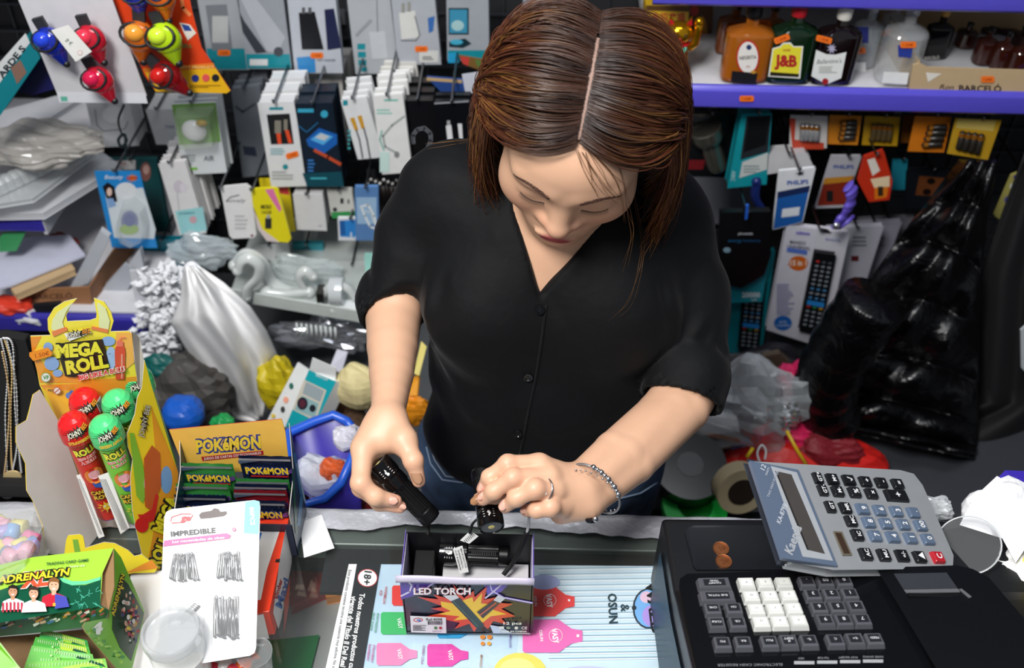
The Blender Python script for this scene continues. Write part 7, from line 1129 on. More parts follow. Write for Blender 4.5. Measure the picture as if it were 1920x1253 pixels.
pack('cable_pack', 'blue and white card numbered 1.6 below the green adapter card', 'cable', Q(634, 410, 684, 450, 2, 0), 1.50, .006, '#e4e7ec:0.45', [('p', [(636, 414), (668, 412), (684, 430), (684, 446), (638, 444)], '#2b88d8:0.4'), ('t', '1.6', 668, 440, 9, '#e8f2fa:0.4', {'w': 22}), ('p', [(636, 414), (646, 414), (648, 440), (638, 442)], '#1c5fa8:0.4')])
pack('cable_pack', 'pale blue pack with a white cable coil beside the sleeve', 'cable', Q(666, 352, 708, 450, 2, 0), 1.46, .008, '#5b86bc:0.4', [('p', [(668, 370), (706, 370), (706, 420), (670, 420)], '#9dbede:0.4'), ('l', [(676, 388), (690, 384), (702, 405), (706, 430), (694, 425), (684, 405), (678, 390)], 4, '#e6eef2:0.3'), ('l', [(684, 395), (696, 400), (702, 420)], 2.5, '#cfdde2:0.3')])
g = G(); gq = at(718, 340, Y=1.52); rr = random.Random(9)
for k in range(14): g.tube([gq+Vector((-.03+.005*k, .004*(k % 3), -.01)), gq+Vector((-.03+.005*k, .004*(k % 3), -.09-.01*rr.random()))], .0018, '#1d1310:0.3', 5)
for k in range(18): g.ball(tuple(gq+Vector((-.028+.0038*k, -.004, .004*(k % 3)-.002))), .0028, ['#e8e6e2:0.2', '#1a1412:0.2'][k % 2], 7, 5)
o = g.build('beaded_fringe'); tag(o, 'dark beaded cord fringe tucked beside the black sleeve', 'beads', kind='stuff')
# fourth row
pack('foil_bag', 'teal foil bag hanging left of the white garland', 'bag', Q(262, 450, 352, 512, 4), 1.52, .012, '#0d7f94:0.2:0.2', [('l', [(300, 458), (296, 480), (292, 500)], 3, '#0a5260:0.3')], part='pouch'); pack('toy_card', 'white card with a crouching black cat picture', 'card', [(474, 462), (540, 458), (556, 545), (492, 548)], 1.52, .004, '#cfd2d2:0.45', [('p', [(496, 492), (502, 486), (510, 492), (518, 498), (522, 490), (516, 482), (524, 478), (530, 488), (526, 510), (524, 524), (512, 516), (500, 510)], '#22201c:0.4')]); pack('toy_card', 'white and teal card behind the plastic hangers', 'card', Q(548, 458, 604, 520, 8), 1.56, .01, '#2a8c9a:0.4', [('p', [(560, 486), (606, 480), (612, 514), (566, 520)], '#dfe6e4:0.4'), ('e', 574, 474, 10, 12, '#1a5a66:0.4')])
pack('toy_card', 'white square card beside the sleeve above the plastic rail', 'card', Q(632, 496, 692, 560, 6), 1.52, .008, '#d9dadb:0.45', [('p', [(672, 512), (680, 516), (664, 535), (668, 540)], '#8a9a9e:0.4')]); pack('toy_card', 'mint card edge behind the black sleeve', 'card', Q(684, 480, 712, 566, 6), 1.50, .008, '#a8e4d8:0.45', hk=False)
# clear plastic shelf with hangers on it
PLS = '#dfe7e4:0.15:0:0.45'; zs = at(560, 590, Y=1.38).z
ps = thing('plastic_ledge', 'translucent white plastic ledge left of the woman carrying clips and hooks', 'shelf', (-.38, 1.45, zs)); g = G(); a, b, c, d = at(430, 552, Y=1.42), at(700, 598, Y=1.36), at(700, 598, Y=1.36)+Vector((.05, .3, .0)), at(430, 552, Y=1.42)+Vector((0, .25, 0)); panel(g, [a, b, c, d], .006, PLS); wp(g, 'ledge', ps, .001); g = G(); panel(g, [a+Vector((0, -.001, .012)), b+Vector((0, -.001, .012)), b+Vector((0, -.001, -.012)), a+Vector((0, -.001, -.012))], .004, '#e3eae7:0.2:0:0.25'); wp(g, 'front_rail', ps, .0015)
for i in range(9): g = G(); x = 556+i*9; p = at(x, 606+i, Y=1.37); g.tube([p, p+Vector((0, -.004, -.028))], .002, '#e3eae7:0.2', 6); wp(g, 'comb_tooth', ps)
def curl(label, pts, Y, r, col='#e2e8e6:0.18:0:0.15', cat='plastic hook', name='plastic_hanger', grp='white plastic hangers on the ledge'):
    K = spline([at(x, y, Y=Y) for x, y in pts], 8); o = thing(name, label, cat, K[0], group=grp); g = G(); g.tube(K, r, col, 10, sq=1.6); wp(g, 'curved_arm', o); g = G(); g.ball(tuple(K[0]), r*1.5, col, 10, 7); g.ball(tuple(K[-1]), r*1.3, col, 10, 7); wp(g, 'knob', o)
curl('large curled white hanger nearest the plastic bag', [(446, 508), (452, 490), (468, 484), (486, 498), (484, 520), (466, 540), (462, 558)], 1.40, .007); curl('white hanger arching behind the large curled one', [(440, 498), (460, 478), (490, 492), (510, 530), (560, 556), (600, 560)], 1.44, .008); curl('flat white hanger lying along the ledge', [(500, 548), (540, 552), (580, 548)], 1.42, .009); curl('small curled white hanger by the watch-like tape', [(572, 545), (560, 520), (572, 508), (588, 520)], 1.42, .006); curl('thin clear hanger arm reaching right', [(600, 560), (622, 535), (650, 540), (668, 560)], 1.40, .005)
td = thing('tape_dispenser', 'silver and white tape dispenser on the plastic ledge by the sleeve', 'tape dispenser', at(635, 570, Y=1.40)); c = at(632, 545, Y=1.40); g = G(); g.lathe([(.012, -.012), (.026, -.012), (.027, 0), (.026, .012), (.012, .012)], '#dfe5e8:0.12:0:0.2', 26, o=tuple(c), axis='x'); wp(g, 'tape_roll', td); g = G(); g.box(tuple(c+Vector((-.03, 0, -.012))), (.014, .03, .03), '#4a4a48:0.2:0.8'); wp(g, 'metal_clip', td, .002); g = G(); g.box(tuple(c+Vector((.012, -.01, -.03))), (.05, .03, .014), '#e8ecec:0.2'); wp(g, 'base', td, .004)
g = G(); crumple(g, tuple(at(380, 470, Y=1.46)), (.055, .02, .035), '#dfeaf0:0.1:0:0.55', 3, 26, 16, .4); tag(g.build('plastic_wrap'), 'crinkled clear plastic wrap under the earphone cards', 'wrapper'); g = G(); crumple(g, tuple(at(560, 510, Y=1.47)), (.07, .02, .035), '#dfeaea:0.1:0:0.6', 4, 26, 16, .4); tag(g.build('plastic_wrap'), 'crinkled clear wrap on the hangers beside the cat card', 'wrapper'); g = G(); crumple(g, tuple(at(620, 625, Y=1.44)), (.09, .03, .03), '#a9acb4:0.15:0.6', 14, 34, 16, .6); tag(g.build('tinsel_garland'), 'silver tinsel heap hanging below the plastic ledge', 'tinsel', kind='stuff')
# ---- white garland and carrier bag ----
rr = random.Random(21); g = G(); PYg = ply(1.32)
for k in range(520):
    t = rr.random(); x = 295+rr.uniform(-42, 40)+10*math.sin(t*6); y = 510+t*180; c = PYg.m(x, y)+Vector((0, rr.uniform(-.02, .03), 0)); a = rr.uniform(0, 6.3); r_ = rr.uniform(.006, .013); e1 = Vector((math.cos(a), rr.uniform(-.5, .5), math.sin(a)))*r_; e2 = Vector((-math.sin(a), rr.uniform(-.7, .7), math.cos(a)))*r_*.7; g.add([c-e1, c+e2, c+e1, c-e2, c+(e1+e2)*.3+Vector((0, -r_*.6, 0))], [(0, 1, 4), (1, 2, 4), (2, 3, 4), (3, 0, 4)], '#eef0f4:0.7', False)
tag(g.build('paper_garland'), 'fluffy white paper flower garland left of the carrier bag', 'garland', kind='stuff')
board('garland_card', 'blank white backing card at the top of the paper garland', 'card', [ply(1.36).m(*p) for p in [(243, 508), (334, 502), (340, 560), (256, 580)]], .003, '#dfe0e6:0.5')
bag = thing('carrier_bag', 'white plastic carrier bag hanging limp by its handles, left of the woman', 'bag', at(420, 780, Y=1.22)); BL_ = [(344, 500), (338, 560), (320, 605), (345, 650), (385, 710), (440, 785), (480, 792)]; BR_ = [(372, 498), (420, 530), (470, 575), (500, 620), (520, 665), (515, 720), (498, 775)]
def lerpP(P, t): t *= len(P)-1; i = min(int(t), len(P)-2); t -= i; return P[i][0]*(1-t)+P[i+1][0]*t, P[i][1]*(1-t)+P[i+1][1]*t
def bagf(u, v): a, b = lerpP(BL_, v), lerpP(BR_, v); x, y = a[0]*(1-u)+b[0]*u, a[1]*(1-u)+b[1]*u; bul = math.sin(PI*u)*math.sin(PI*min(1, v+.1)); return at(x, y, Y=1.26-.06*bul+.006*math.sin(u*17+v*5)*v**.5+.003*math.sin(u*31-v*9)-.012*abs(math.sin(u*7+v*3)))
g = G(); g.sheet(bagf, 44, 36, '#ffffff:0.55'); wp(g, 'bag_film', bag, solid=.0008)
curl('white loop handle of the carrier bag over its hook', [(352, 530), (348, 505), (360, 496), (372, 508), (368, 535)], 1.25, .0035, '#eef0f6:0.35', 'handle', 'bag_loop', 'carrier bag loop')
# ================= LEFT SHELF UNIT =================
zA = at(35, 402, Y=1.40).z; shelf('side_shelf', 'purple-railed shelf stacked with white trays, left edge', -1.28, -.815, 1.40, 1.80, zA, .040, PURD); zB = at(100, 590, Y=1.33).z; shelf('side_shelf', 'lower purple-railed shelf with papers, behind the candy box', -1.28, -.655, 1.33, 1.80, zB, .044, PURD); shelf('side_shelf', 'purple shelf edge at the very top left', -1.28, -.80, 1.36, 1.80, at(20, -4, Y=1.36).z, .03, PURD)
def slabz(name, label, cat, pxs, z, th, col, items=(), part='sheet', group=None): return board(name, label, cat, [plz(z).m(*p) for p in pxs], th, col, items, part=part, group=group, bevel=.001 if th > .004 else 0)
def flatY(name, label, cat, pxs, Y, th, col, items=(), part='board', group=None): return board(name, label, cat, [ply(Y).m(*p) for p in pxs], th, col, items, part=part, group=group, bevel=.001 if th > .004 else 0)
slabz('white_tray', 'white board lid reaching toward the wall, top of the tray stack', 'tray', [(-20, 215), (105, 180), (150, 185), (30, 262), (-20, 268)], zA+.115, .010, '#c6c8ce:0.35', part='board')
slabz('white_tray', 'white box lid under the clear egg tray', 'tray', [(-20, 330), (170, 270), (225, 310), (80, 400), (-20, 402)], zA+.012, .012, '#cfd1d6:0.35', part='board')
board('shelf_end', 'white end board sweeping back from the left purple rail', 'board', [Vector((-.813, 1.395, zA)), Vector((-.813, 1.80, zA+.01)), Vector((-.813, 1.80, zA-.045)), Vector((-.813, 1.395, zA-.038))], .006, '#d2d3d8:0.35')
et = thing('egg_tray', 'clear plastic moulded tray wrapped in film on the left shelf', 'tray', at(80, 350, Z=zA+.03)); g = G(); panel(g, [plz(zA+.05).m(*p) for p in [(-20, 345), (140, 262), (178, 285), (60, 372), (-20, 385)]], .008, '#dfe3e6:0.1:0:0.5'); wp(g, 'tray_film', et, .002)
g = G()
for k in range(14): p = plz(zA+.052).m(-10+k*13.5, 362-k*6.3); g.lathe([(.016, 0), (.013, .016), (.007, .022), (0, .023)], '#d9dee0:0.1:0:0.45', 14, o=tuple(p))
wp(g, 'cup_row', et)['kind'] = 'stuff'
g = G(); crumple(g, tuple(at(70, 270, Y=1.46)), (.10, .06, .028), '#c4c0ba:0.25:0:0.35', 8, 40, 24, .3); tag(g.build('plastic_wrap'), 'crumpled white film heaped on the egg tray', 'wrapper')
flatY('book', 'teal book with white lettering leaning at the upper left edge', 'book', [(-30, 175), (52, 66), (74, 108), (0, 215), (-30, 250)], 1.36, .03, '#12808c:0.35', [('p', [(-30, 150), (48, 62), (56, 80), (-30, 195)], '#d9dcdc:0.4'), ('t', 'ARDE S', 22, 116, 12, '#1a2a30:0.4', {'rot': 52, 'w': 72, 'b': .04}), ('p', [(20, 128), (38, 112), (50, 136), (32, 158)], '#8a6a5c:0.4')], part='cover')
flatY('book', 'dark navy book under the teal book', 'book', [(50, 125), (80, 110), (105, 165), (60, 178), (30, 170)], 1.40, .03, '#1c1c58:0.4', part='cover')
# lower shelf contents
slabz('paper_stack', 'stack of lilac-white papers on the lower left shelf', 'paper', [(-20, 450), (130, 440), (160, 478), (20, 535), (-20, 545)], zB+.060, .004, '#cdcfe2:0.5')
slabz('wooden_slat', 'light wooden slat bundle under the papers', 'wood', [(18, 536), (132, 494), (140, 505), (30, 552)], zB+.052, .012, '#c9ab82:0.6', part='slat')
cb = flatY('cardboard_tray', 'brown cardboard tray printed BARCELÓ on the lower left shelf', 'box', [(30, 545), (168, 538), (174, 580), (44, 584)], 1.36, .003, '#a06f48:0.7', [('t', 'BARCELÓ', 98, 556, 9, '#5a3a26:0.6', {'w': 76, 'rot': 2, 'b': .02})], part='front'); g = G(); q = [ply(1.36).m(168, 538), Vector((ply(1.36).m(168, 538).x+.05, 1.62, zB+.075)), Vector((ply(1.36).m(174, 580).x+.05, 1.62, zB)), ply(1.36).m(174, 580)]; panel(g, q, .003, '#8c5f3c:0.7'); wp(g, 'side', cb)
for i, (q, c, l_, Y) in enumerate([([(128, 548), (188, 434), (204, 446), (165, 530), (140, 540)], '#c4c9d0:0.4', 'grey-white long carton leaning out of the brown tray', 1.38), ([(175, 590), (262, 470), (268, 500), (222, 575), (200, 592)], '#c9ccd2:0.4', 'long white board leaning right of the brown tray', 1.44), ([(150, 590), (232, 500), (252, 520), (205, 600)], '#b4b8c0:0.4', 'second white board leaning in front of the wall, right of the tray', 1.40), ([(0, 445), (44, 441), (30, 470), (0, 472)], '#3fa060:0.4', 'green and white packet at the left edge under the purple rail', 1.40), ([(60, 560), (66, 540), (92, 552), (90, 566)], '#d8d8da:0.4', 'small white packet inside the brown tray', 1.37)]): flatY('carton_strip', l_, 'carton', q, Y, .012, c, part='board')
for i, (x, y, Y, c, l_) in enumerate([(20, 572, 1.34, '#e0402a:0.4', 'orange-red scrap at the left of the brown tray'), (60, 590, 1.34, '#d4d6da:0.4', 'pale crumpled bag in front of the brown tray'), (110, 455, 1.5, '#8a3a32:0.4', 'dark red scrap behind the papers'), (190, 480, 1.6, '#2c2724:0.5', 'dark wrinkled bag behind the leaning carton')]): g = G(); crumple(g, tuple(at(x, y, Y=Y)), (.035, .02, .014), c, i+30, 18, 12, .4); tag(g.build('scrap'), l_, 'scrap')
board('magnifier', 'black handled tool lying along the lower left rail', 'tool', [ply(1.33).m(*p) for p in [(60, 575), (110, 570), (118, 582), (70, 590)]], .01, '#1b1c20:0.4', part='handle')
# ================= CLUTTER BELOW, LEFT =================
g = G(); g.box((-.55, 1.46, .56), (1.35, .62, .03), '#55585c:0.4'); struct('trim_1', g, .003); g = G(); g.box((.75, 1.42, .60), (1.1, .66, .03), '#3a3c42:0.5'); struct('trim_2', g, .003)
wb = thing('watch_box', 'teal and white smartwatch box standing in the clutter left of the arm', 'box', at(560, 800, Y=1.22)); Pw = [A(586, 672, 1.62), A(640, 700, 1.58), A(575, 806, 1.62), A(528, 775, 1.66)]; pf = Pl(Pw[0], Pw[1], Pw[2]); Pw = [pf.m(*p) for p in [(580, 694), (628, 716), (586, 800), (536, 808)]]
g = G(); panel(g, [pf.m(*p) for p in [(579, 694), (630, 716), (585, 808), (535, 800)]], .03, '#17a2ac:0.35', '#e9ecec:0.4'); pxink(g, [('p', [(570, 712), (612, 732), (592, 790), (548, 768)], '#cfc9b8:0.4'), ('p', [(574, 716), (608, 733), (600, 754), (567, 738)], '#9aa6aa:0.4'), ('p', [(566, 742), (598, 757), (590, 784), (552, 768)], '#8fb2b4:0.4'), ('e', 567, 757, 10, 12, '#22242a:0.3'), ('e', 567, 757, 6, 8, '#5a2a34:0.3'), ('e', 586, 766, 6, 7, '#22242a:0.3'), ('t', 'WATCH', 603, 707, 6, '#eaf6f6:0.4', {'rot': -22, 'w': 24})], pf); wp(g, 'box_front', wb)
g = G(); panel(g, AP((558, 680, 1.63), (579, 694, 1.625), (535, 802, 1.655), (500, 790, 1.67)), .004, '#e6e8e6:0.4'); pl_ = Pl(*AP((558, 680, 1.63), (579, 694, 1.625), (535, 802, 1.655))); pxink(g, [('e', 546, 724, 4, 6, '#2a6a5a:0.4'), ('e', 536, 750, 5, 6, '#f2a88a:0.4'), ('e', 530, 768, 4, 6, '#3a3a3c:0.4'), ('e', 512, 780, 4, 4, '#e8c84a:0.4')], pl_); wp(g, 'box_side', wb)
g = G(); panel(g, AP((586, 671, 1.60), (630, 690, 1.58), (629, 716, 1.60), (580, 694, 1.62)), .001, '#f0f2f0:0.4'); wp(g, 'top_flap', wb)
bn = thing('purple_bin', 'purple plastic bin with a bright blue rim beside the card box', 'bin', at(600, 940, Y=1.02)); rim = [(540, 812), (590, 790), (625, 778), (650, 790), (668, 812), (665, 850), (640, 905), (610, 935), (560, 950), (540, 900)]; top_ = [A(x, y, 1.38+.10*(y < 830)-.0*(y > 900)) for x, y in rim]; bot = [p+Vector((.0, .03, -.30)) for p in top_]; cB = sum(top_, Vector())/len(top_); bot = [cB+(p-cB)*.75+Vector((0, .02, -.28)) for p in top_]; n = len(rim)
g = G(); g.add(top_+bot, [(i, (i+1) % n, n+(i+1) % n, n+i) for i in range(n)]+[tuple(range(n, 2*n))], '#4238a6:0.35', True); wp(g, 'bucket', bn, solid=.003); g = G(); g.tube(top_+[top_[0]], .007, '#2a62d8:0.3', 8, False); wp(g, 'rim', bn)
for i, (x, y, D, c, r_, l_) in enumerate([(600, 895, 1.46, '#c9ccd6:0.5', .04, 'crumpled pale rag inside the purple bin'), (622, 880, 1.44, '#e0622a:0.5', .02, 'orange scrap inside the purple bin'), (652, 822, 1.40, '#d4d2de:0.3', .022, 'white logo wrapper hooked over the bin rim')]): g = G(); crumple(g, tuple(A(x, y, D)), (r_, r_*.8, r_*.8), c, 40+i, 18, 12, .35); tag(g.build('scrap'), l_, 'scrap')
for (nm, l_, cat, x, y, D, r_, c, sd) in [('paper_cup', 'cream paper cup lying beside the forearm', 'cup', 672, 725, 1.62, (.038, .03, .045), '#dfd19a:0.6', 51), ('paper_bag', 'brown crumpled paper behind the teal watch box', 'paper bag', 625, 765, 1.72, (.06, .04, .05), '#8a6a48:0.8', 52), ('plastic_ball', 'bright blue ball in a dark net by the garland', 'ball', 343, 776, 1.62, (.034, .034, .030), '#1d5fc8:0.3', 53), ('dark_bag', 'dark grey bag behind the blue ball', 'bag', 345, 735, 1.74, (.09, .06, .07), '#45423f:0.6', 54), ('green_scrap', 'green plastic scrap right of the blue ball', 'scrap', 418, 792, 1.62, (.018, .015, .012), '#1fa050:0.4', 55), ('yellow_bag', 'yellow bag peeking between carrier bag and watch box', 'bag', 525, 720, 1.72, (.035, .03, .055), '#c8b418:0.5', 56), ('teal_scrap', 'dark teal packet under the garland', 'scrap', 300, 690, 1.70, (.04, .02, .025), '#0e5a56:0.4', 57), ('paper_bag', 'brown paper scraps on the low ledge behind the forearm', 'paper bag', 640, 820, 1.70, (.06, .04, .05), '#5c4430:0.8', 58), ('red_bag', 'dark red bag below the purple bin', 'bag', 600, 960, 1.55, (.10, .06, .06), '#7a1418:0.5', 59), ('metal_lid', 'small shiny jar lid beside the hip', 'lid', 790, 830, 1.62, (.018, .014, .016), '#c9cacc:0.15:0.9', 60), ('orange_packet', 'orange packet between the forearm and the shirt', 'packet', 776, 770, 1.66, (.026, .012, .030), '#f0981e:0.5', 61)]:
    g = G(); crumple(g, (0, 0, 0), r_, c, sd, 24, 14, .10 if nm in ('plastic_ball', 'paper_cup') else .3); tag(g.build(nm, loc=A(x, y, D)), l_, cat)
board('lilac_board', 'lilac white board leaning behind the teal watch box', 'board', AP((632, 655, 1.74), (652, 660, 1.74), (640, 700, 1.72), (618, 690, 1.74)), .01, '#c6c6d4:0.5'); board('orange_packet', 'orange price strip beside the forearm above the hip', 'packet', AP((770, 712, 1.66), (786, 700, 1.66), (782, 742, 1.64), (766, 742, 1.64)), .004, '#f0a01e:0.5'); board('yellow_card', 'yellow card edge showing between arm and shirt', 'card', AP((790, 640, 1.66), (800, 650, 1.66), (786, 705, 1.64), (776, 700, 1.64)), .004, '#e8d878:0.5')
for i, (q, c) in enumerate([([(250, 700), (330, 690), (300, 800), (240, 820)], '#8d929a:0.35')]): flatY('wire_basket', 'silver mesh basket side behind the candy box', 'basket', q, 1.30, .006, c, [('l', [(255+k*9, 700), (245+k*8, 800)], 1, '#5a5e66:0.4') for k in range(9)]+[('l', [(250-k, 706+k*10), (328-k*3, 698+k*10)], 1, '#5a5e66:0.4') for k in range(10)])
# ================= GOODS UNDER THE BOTTLE SHELF =================
def torchpic(o, pl):
    a, b = pl.m(1322, 240, .016), pl.m(1347, 316, .012); d = (b-a).normalized(); q = (-d).to_track_quat('Z', 'Y').to_matrix().to_4x4(); q.translation = b; L = (b-a).length; g = G(); g.X = q; g.lathe([(0, 0), (.017, .002), (.0185, .010), (.018, L*.66), (.026, L*.72), (.028, L*.80), (.029, L*.98), (.026, L), (0, L*.985)], '#8a877c:0.25:0.85', 30); wp(g, 'steel_torch', o)
pack('torch_pack', 'black card holding a large steel torch behind clear plastic', 'torch', Q(1290, 214, 1375, 330, -4, 2), 1.56, .008, '#0f1114:0.3', [('p', [(1290, 300), (1322, 300), (1318, 318), (1288, 318)], '#7a1c22:0.4'), ('p', [(1292, 222), (1330, 216), (1330, 224), (1292, 230)], '#1e2a38:0.4'), ('e', 1346, 322, 10, 6, '#2a5a9a:0.4')], extra=torchpic, st=(1341, 241, -60))
pack('phone_case_pack', 'teal box with a black case window leaning right of the steel torch', 'box', [(1392, 214), (1446, 214), (1436, 345), (1365, 352)], 1.50, .03, '#159aa6:0.35', [('p', [(1400, 218), (1446, 216), (1440, 285), (1388, 300)], '#2a2f34:0.3'), ('p', [(1404, 222), (1444, 220), (1436, 272), (1394, 286)], '#131517:0.3'), ('p', [(1392, 304), (1440, 286), (1438, 318), (1386, 334)], '#d5dad8:0.4'), ('k', 1394, 308, 36, 16, 3, '#8a9a9c:0.4'), ('t', 'ABC', 1375, 330, 7, '#bfe6e8:0.4', {'rot': -96})], part='box_front')
def cells(o, pl, pts, vert=True, c='#2a2622:0.3'):
    for (a, b) in pts:
        g = G(); p, q_ = pl.m(*a, .006), pl.m(*b, .006); g.tube([p, p+(q_-p)*.06, p+(q_-p)*.07, q_-(q_-p)*.1, q_], [.0018, .0018, .0052, .0052, .0052], c, 12); k = p+(q_-p)*.30; g.tube([p+(q_-p)*.07, k], .00535, '#c9822a:0.3:0.6', 12, False); wp(g, 'battery', o)
def bat(label, q, Y, col, pts, c='#2a2622:0.3', extra_items=(), sh=False): 
    def ex(o, pl): cells(o, pl, pts, c=c)
    pack('battery_pack', label, 'batteries', q, Y, .002, col, list(extra_items), group='battery cards under the bottle shelf', extra=ex)
bat('white and red battery card, first left of the row', Q(1482, 216, 1552, 276, -2, 2), 1.52, '#d8d4d0:0.4', [((1506, 232), (1504, 262)), ((1514, 232), (1512, 262)), ((1523, 233), (1521, 263)), ((1532, 234), (1530, 263))], '#b9babc:0.25:0.6', [('p', [(1480, 222), (1492, 222), (1490, 262), (1545, 268), (1545, 280), (1486, 280)], '#c8462c:0.4')])
bat('orange battery card with four cells laid sideways, second in the row', Q(1556, 216, 1616, 270, -8, 2), 1.53, '#dd8a24:0.4', [((1576, 232), (1606, 230)), ((1575, 241), (1605, 239)), ((1573, 250), (1604, 248)), ((1571, 259), (1602, 257))])
bat('yellow battery card, third in the row', Q(1622, 218, 1688, 272, -6, 2), 1.54, '#c79a1c:0.4', [((1640, 232), (1636, 262)), ((1650, 232), (1646, 262)), ((1660, 233), (1656, 263)), ((1670, 234), (1666, 263))], '#5a4a2c:0.3')
bat('orange battery card with dark sideways cells, fourth in the row', Q(1716, 218, 1784, 284, -14, 2), 1.51, '#e0801c:0.4', [((1738, 240), (1774, 238)), ((1735, 250), (1772, 248)), ((1732, 261), (1768, 259)), ((1728, 272), (1765, 270))])
bat('yellow battery card with upright cells, rightmost of the row', [(1792, 222), (1878, 226), (1852, 300), (1776, 288)], 1.49, '#d0a32a:0.4', [((1806, 246), (1797, 278)), ((1817, 248), (1808, 281)), ((1829, 249), (1820, 284)), ((1841, 251), (1832, 287))], extra_items=[('p', [(1796, 222), (1868, 226), (1862, 246), (1792, 240)], '#e0c66a:0.4')])
for i, x in enumerate((1694, 1700, 1706)): pack('battery_pack', 'dark orange battery card edges between the yellow and orange cards', 'batteries', Q(x, 218, x+26, 268, -6), 1.58+.02*i, .002, '#8a5218:0.4', group='battery card edges in shadow', hk=False)  # shadow between the cards is put into this darker orange
pack('usb_pack', 'white box lid above the blue memory stick card', 'box', [(1440, 292), (1512, 288), (1524, 312), (1440, 326)], 1.50, .03, '#d3d3d6:0.45', part='box_front')
pack('usb_pack', 'white and blue card with a white memory stick', 'memory stick', [(1462, 322), (1528, 316), (1504, 416), (1450, 430)], 1.46, .006, '#e2e4e8:0.4', [('p', [(1458, 366), (1518, 352), (1504, 416), (1450, 430)], '#1f5fae:0.4'), ('p', [(1458, 360), (1519, 348), (1517, 360), (1457, 372)], '#1c2c5a:0.4'), ('p', [(1467, 392), (1500, 388), (1498, 404), (1465, 408)], '#e9edf2:0.35'), ('t', 'PHILIPS', 1496, 342, 8, '#1f4fa8:0.4', {'w': 40, 'rot': 4, 'b': .03}), ('q', 1500, 326, 9, 5, 5, '#23252a:0.4')])
pack('usb_pack', 'white and brown card behind the purple opener', 'memory stick', [(1560, 294), (1614, 294), (1582, 388), (1530, 390)], 1.54, .006, '#b9bac2:0.4', [('p', [(1546, 334), (1602, 330), (1584, 384), (1532, 386)], '#8a2c1a:0.4'), ('p', [(1546, 334), (1600, 330), (1597, 340), (1543, 346)], '#c88a2a:0.4'), ('t', 'PHILIPS', 1582, 313, 7, '#2a4a9a:0.4', {'w': 38, 'b': .03}), ('r', 1550, 358, 12, 20, '#1c1c1e:0.4')])
pack('battery_pack', 'crinkled red and white battery bag right of the purple opener', 'batteries', [(1622, 296), (1656, 284), (1672, 340), (1666, 374), (1630, 378), (1610, 340)], 1.50, .008, '#c8341c:0.3', [('p', [(1626, 300), (1640, 296), (1650, 320), (1636, 330)], '#ece4d8:0.3'), ('p', [(1632, 336), (1668, 330), (1668, 350), (1640, 354)], '#f0d8b0:0.35'), ('p', [(1640, 352), (1666, 350), (1662, 370), (1640, 374)], '#e07a1c:0.35'), ('r', 1646, 350, 10, 18, '#3a2a1c:0.35')])
pack('camera_pack', 'dark pack with a brown two-lens toy behind the jacket shoulder', 'blister pack', Q(1700, 320, 1790, 390, -4), 1.60, .01, '#12161c:0.35', [('p', [(1724, 330), (1772, 334), (1764, 368), (1716, 366)], '#6a3a1c:0.4'), ('e', 1746, 340, 8, 6, '#1a1210:0.2'), ('e', 1738, 360, 8, 6, '#1a1210:0.2'), ('r', 1782, 330, 14, 30, '#5a9ac0:0.4')])
pack('stationery_pack', 'yellow flowered pack at the right edge between the two coats', 'blister pack', [(1898, 330), (1925, 320), (1925, 350), (1885, 418), (1866, 404)], 1.56, .006, '#b8b060:0.4', [('e', 1900, 350, 7, 7, '#e8e8e0:0.4'), ('e', 1890, 375, 7, 7, '#5a5aa8:0.4'), ('e', 1905, 332, 5, 4, '#4a3a9a:0.4')])
pack('teal_pack', 'small teal card behind the red battery bag', 'card', Q(1674, 300, 1702, 356, -4), 1.60, .004, '#1d7f94:0.4')
op = thing('bottle_opener', 'purple plastic opener hanging over the remote control packs', 'opener', at(1580, 430, Y=1.42)); g = G(); K = spline([at(x, y, Y=1.42) for x, y in [(1590, 348), (1597, 362), (1592, 388), (1576, 412), (1568, 426)]], 8); g.tube(K, [.011, .014, .012, .012, .010, .011, .014, .015]*4+[.013] if len(K) == 33 else [.012]*len(K), '#6a58c8:0.35', 12, sq=.5); wp(g, 'handle', op); g = G(); g.ball(tuple(at(1568, 424, Y=1.405)), (.007, .005, .007), '#e6e6ea:0.1:0.9', 12, 8); wp(g, 'rivet', op)
g = G(); g.tube([at(1572, 428, Y=1.42), at(1590, 415, Y=1.42), at(1600, 405, Y=1.43)], .004, '#6a58c8:0.35', 8); wp(g, 'arm', op)
def remote(px, o, pl, w0=0):
    """px: TL, TR, BR, BL of the handset"""
    g = G(); P4 = [pl.m(x, y, .010) for x, y in px]; panel(g, P4, .010, '#15161a:0.25'); wp(g, 'remote_body', o, .002); (a, b, c, d) = px; L = lambda u, v: ((a[0]*(1-u)+b[0]*u)*(1-v)+(d[0]*(1-u)+c[0]*u)*v, (a[1]*(1-u)+b[1]*u)*(1-v)+(d[1]*(1-u)+c[1]*u)*v); up_ = lambda x, y, h: pl.m(x, y, .0105+h); it = []
    for r_ in range(15):
        for c_ in range(3):
            u, v = .18+.32*c_, .10+.058*r_; x, y = L(u, v); s_ = 3.2 if r_ not in (7, 10) else 3.6; col = '#9aa4ac:0.4' if r_ not in (6, 8) else '#5a9ad0:0.4'
            if r_ == 10: col = ['#c8342c:0.4', '#3a9a4a:0.4', '#d8a82c:0.4'][c_]
            if r_ == 0: col = '#d83a3a:0.4' if c_ == 0 else '#5a6068:0.4'
            it.append(('p', [(x-s_, y-1.8), (x+s_, y-1.4), (x+s_*.8, y+1.8), (x-s_*1.1, y+1.4)], col))
    x, y = L(.5, .625); it.append(('p', [L(.06, .60), L(.94, .60), L(.94, .66), L(.06, .66)], '#2a8ad8:0.4')); g = G(); pxink(g, it, up_); wp(g, 'buttons', o)
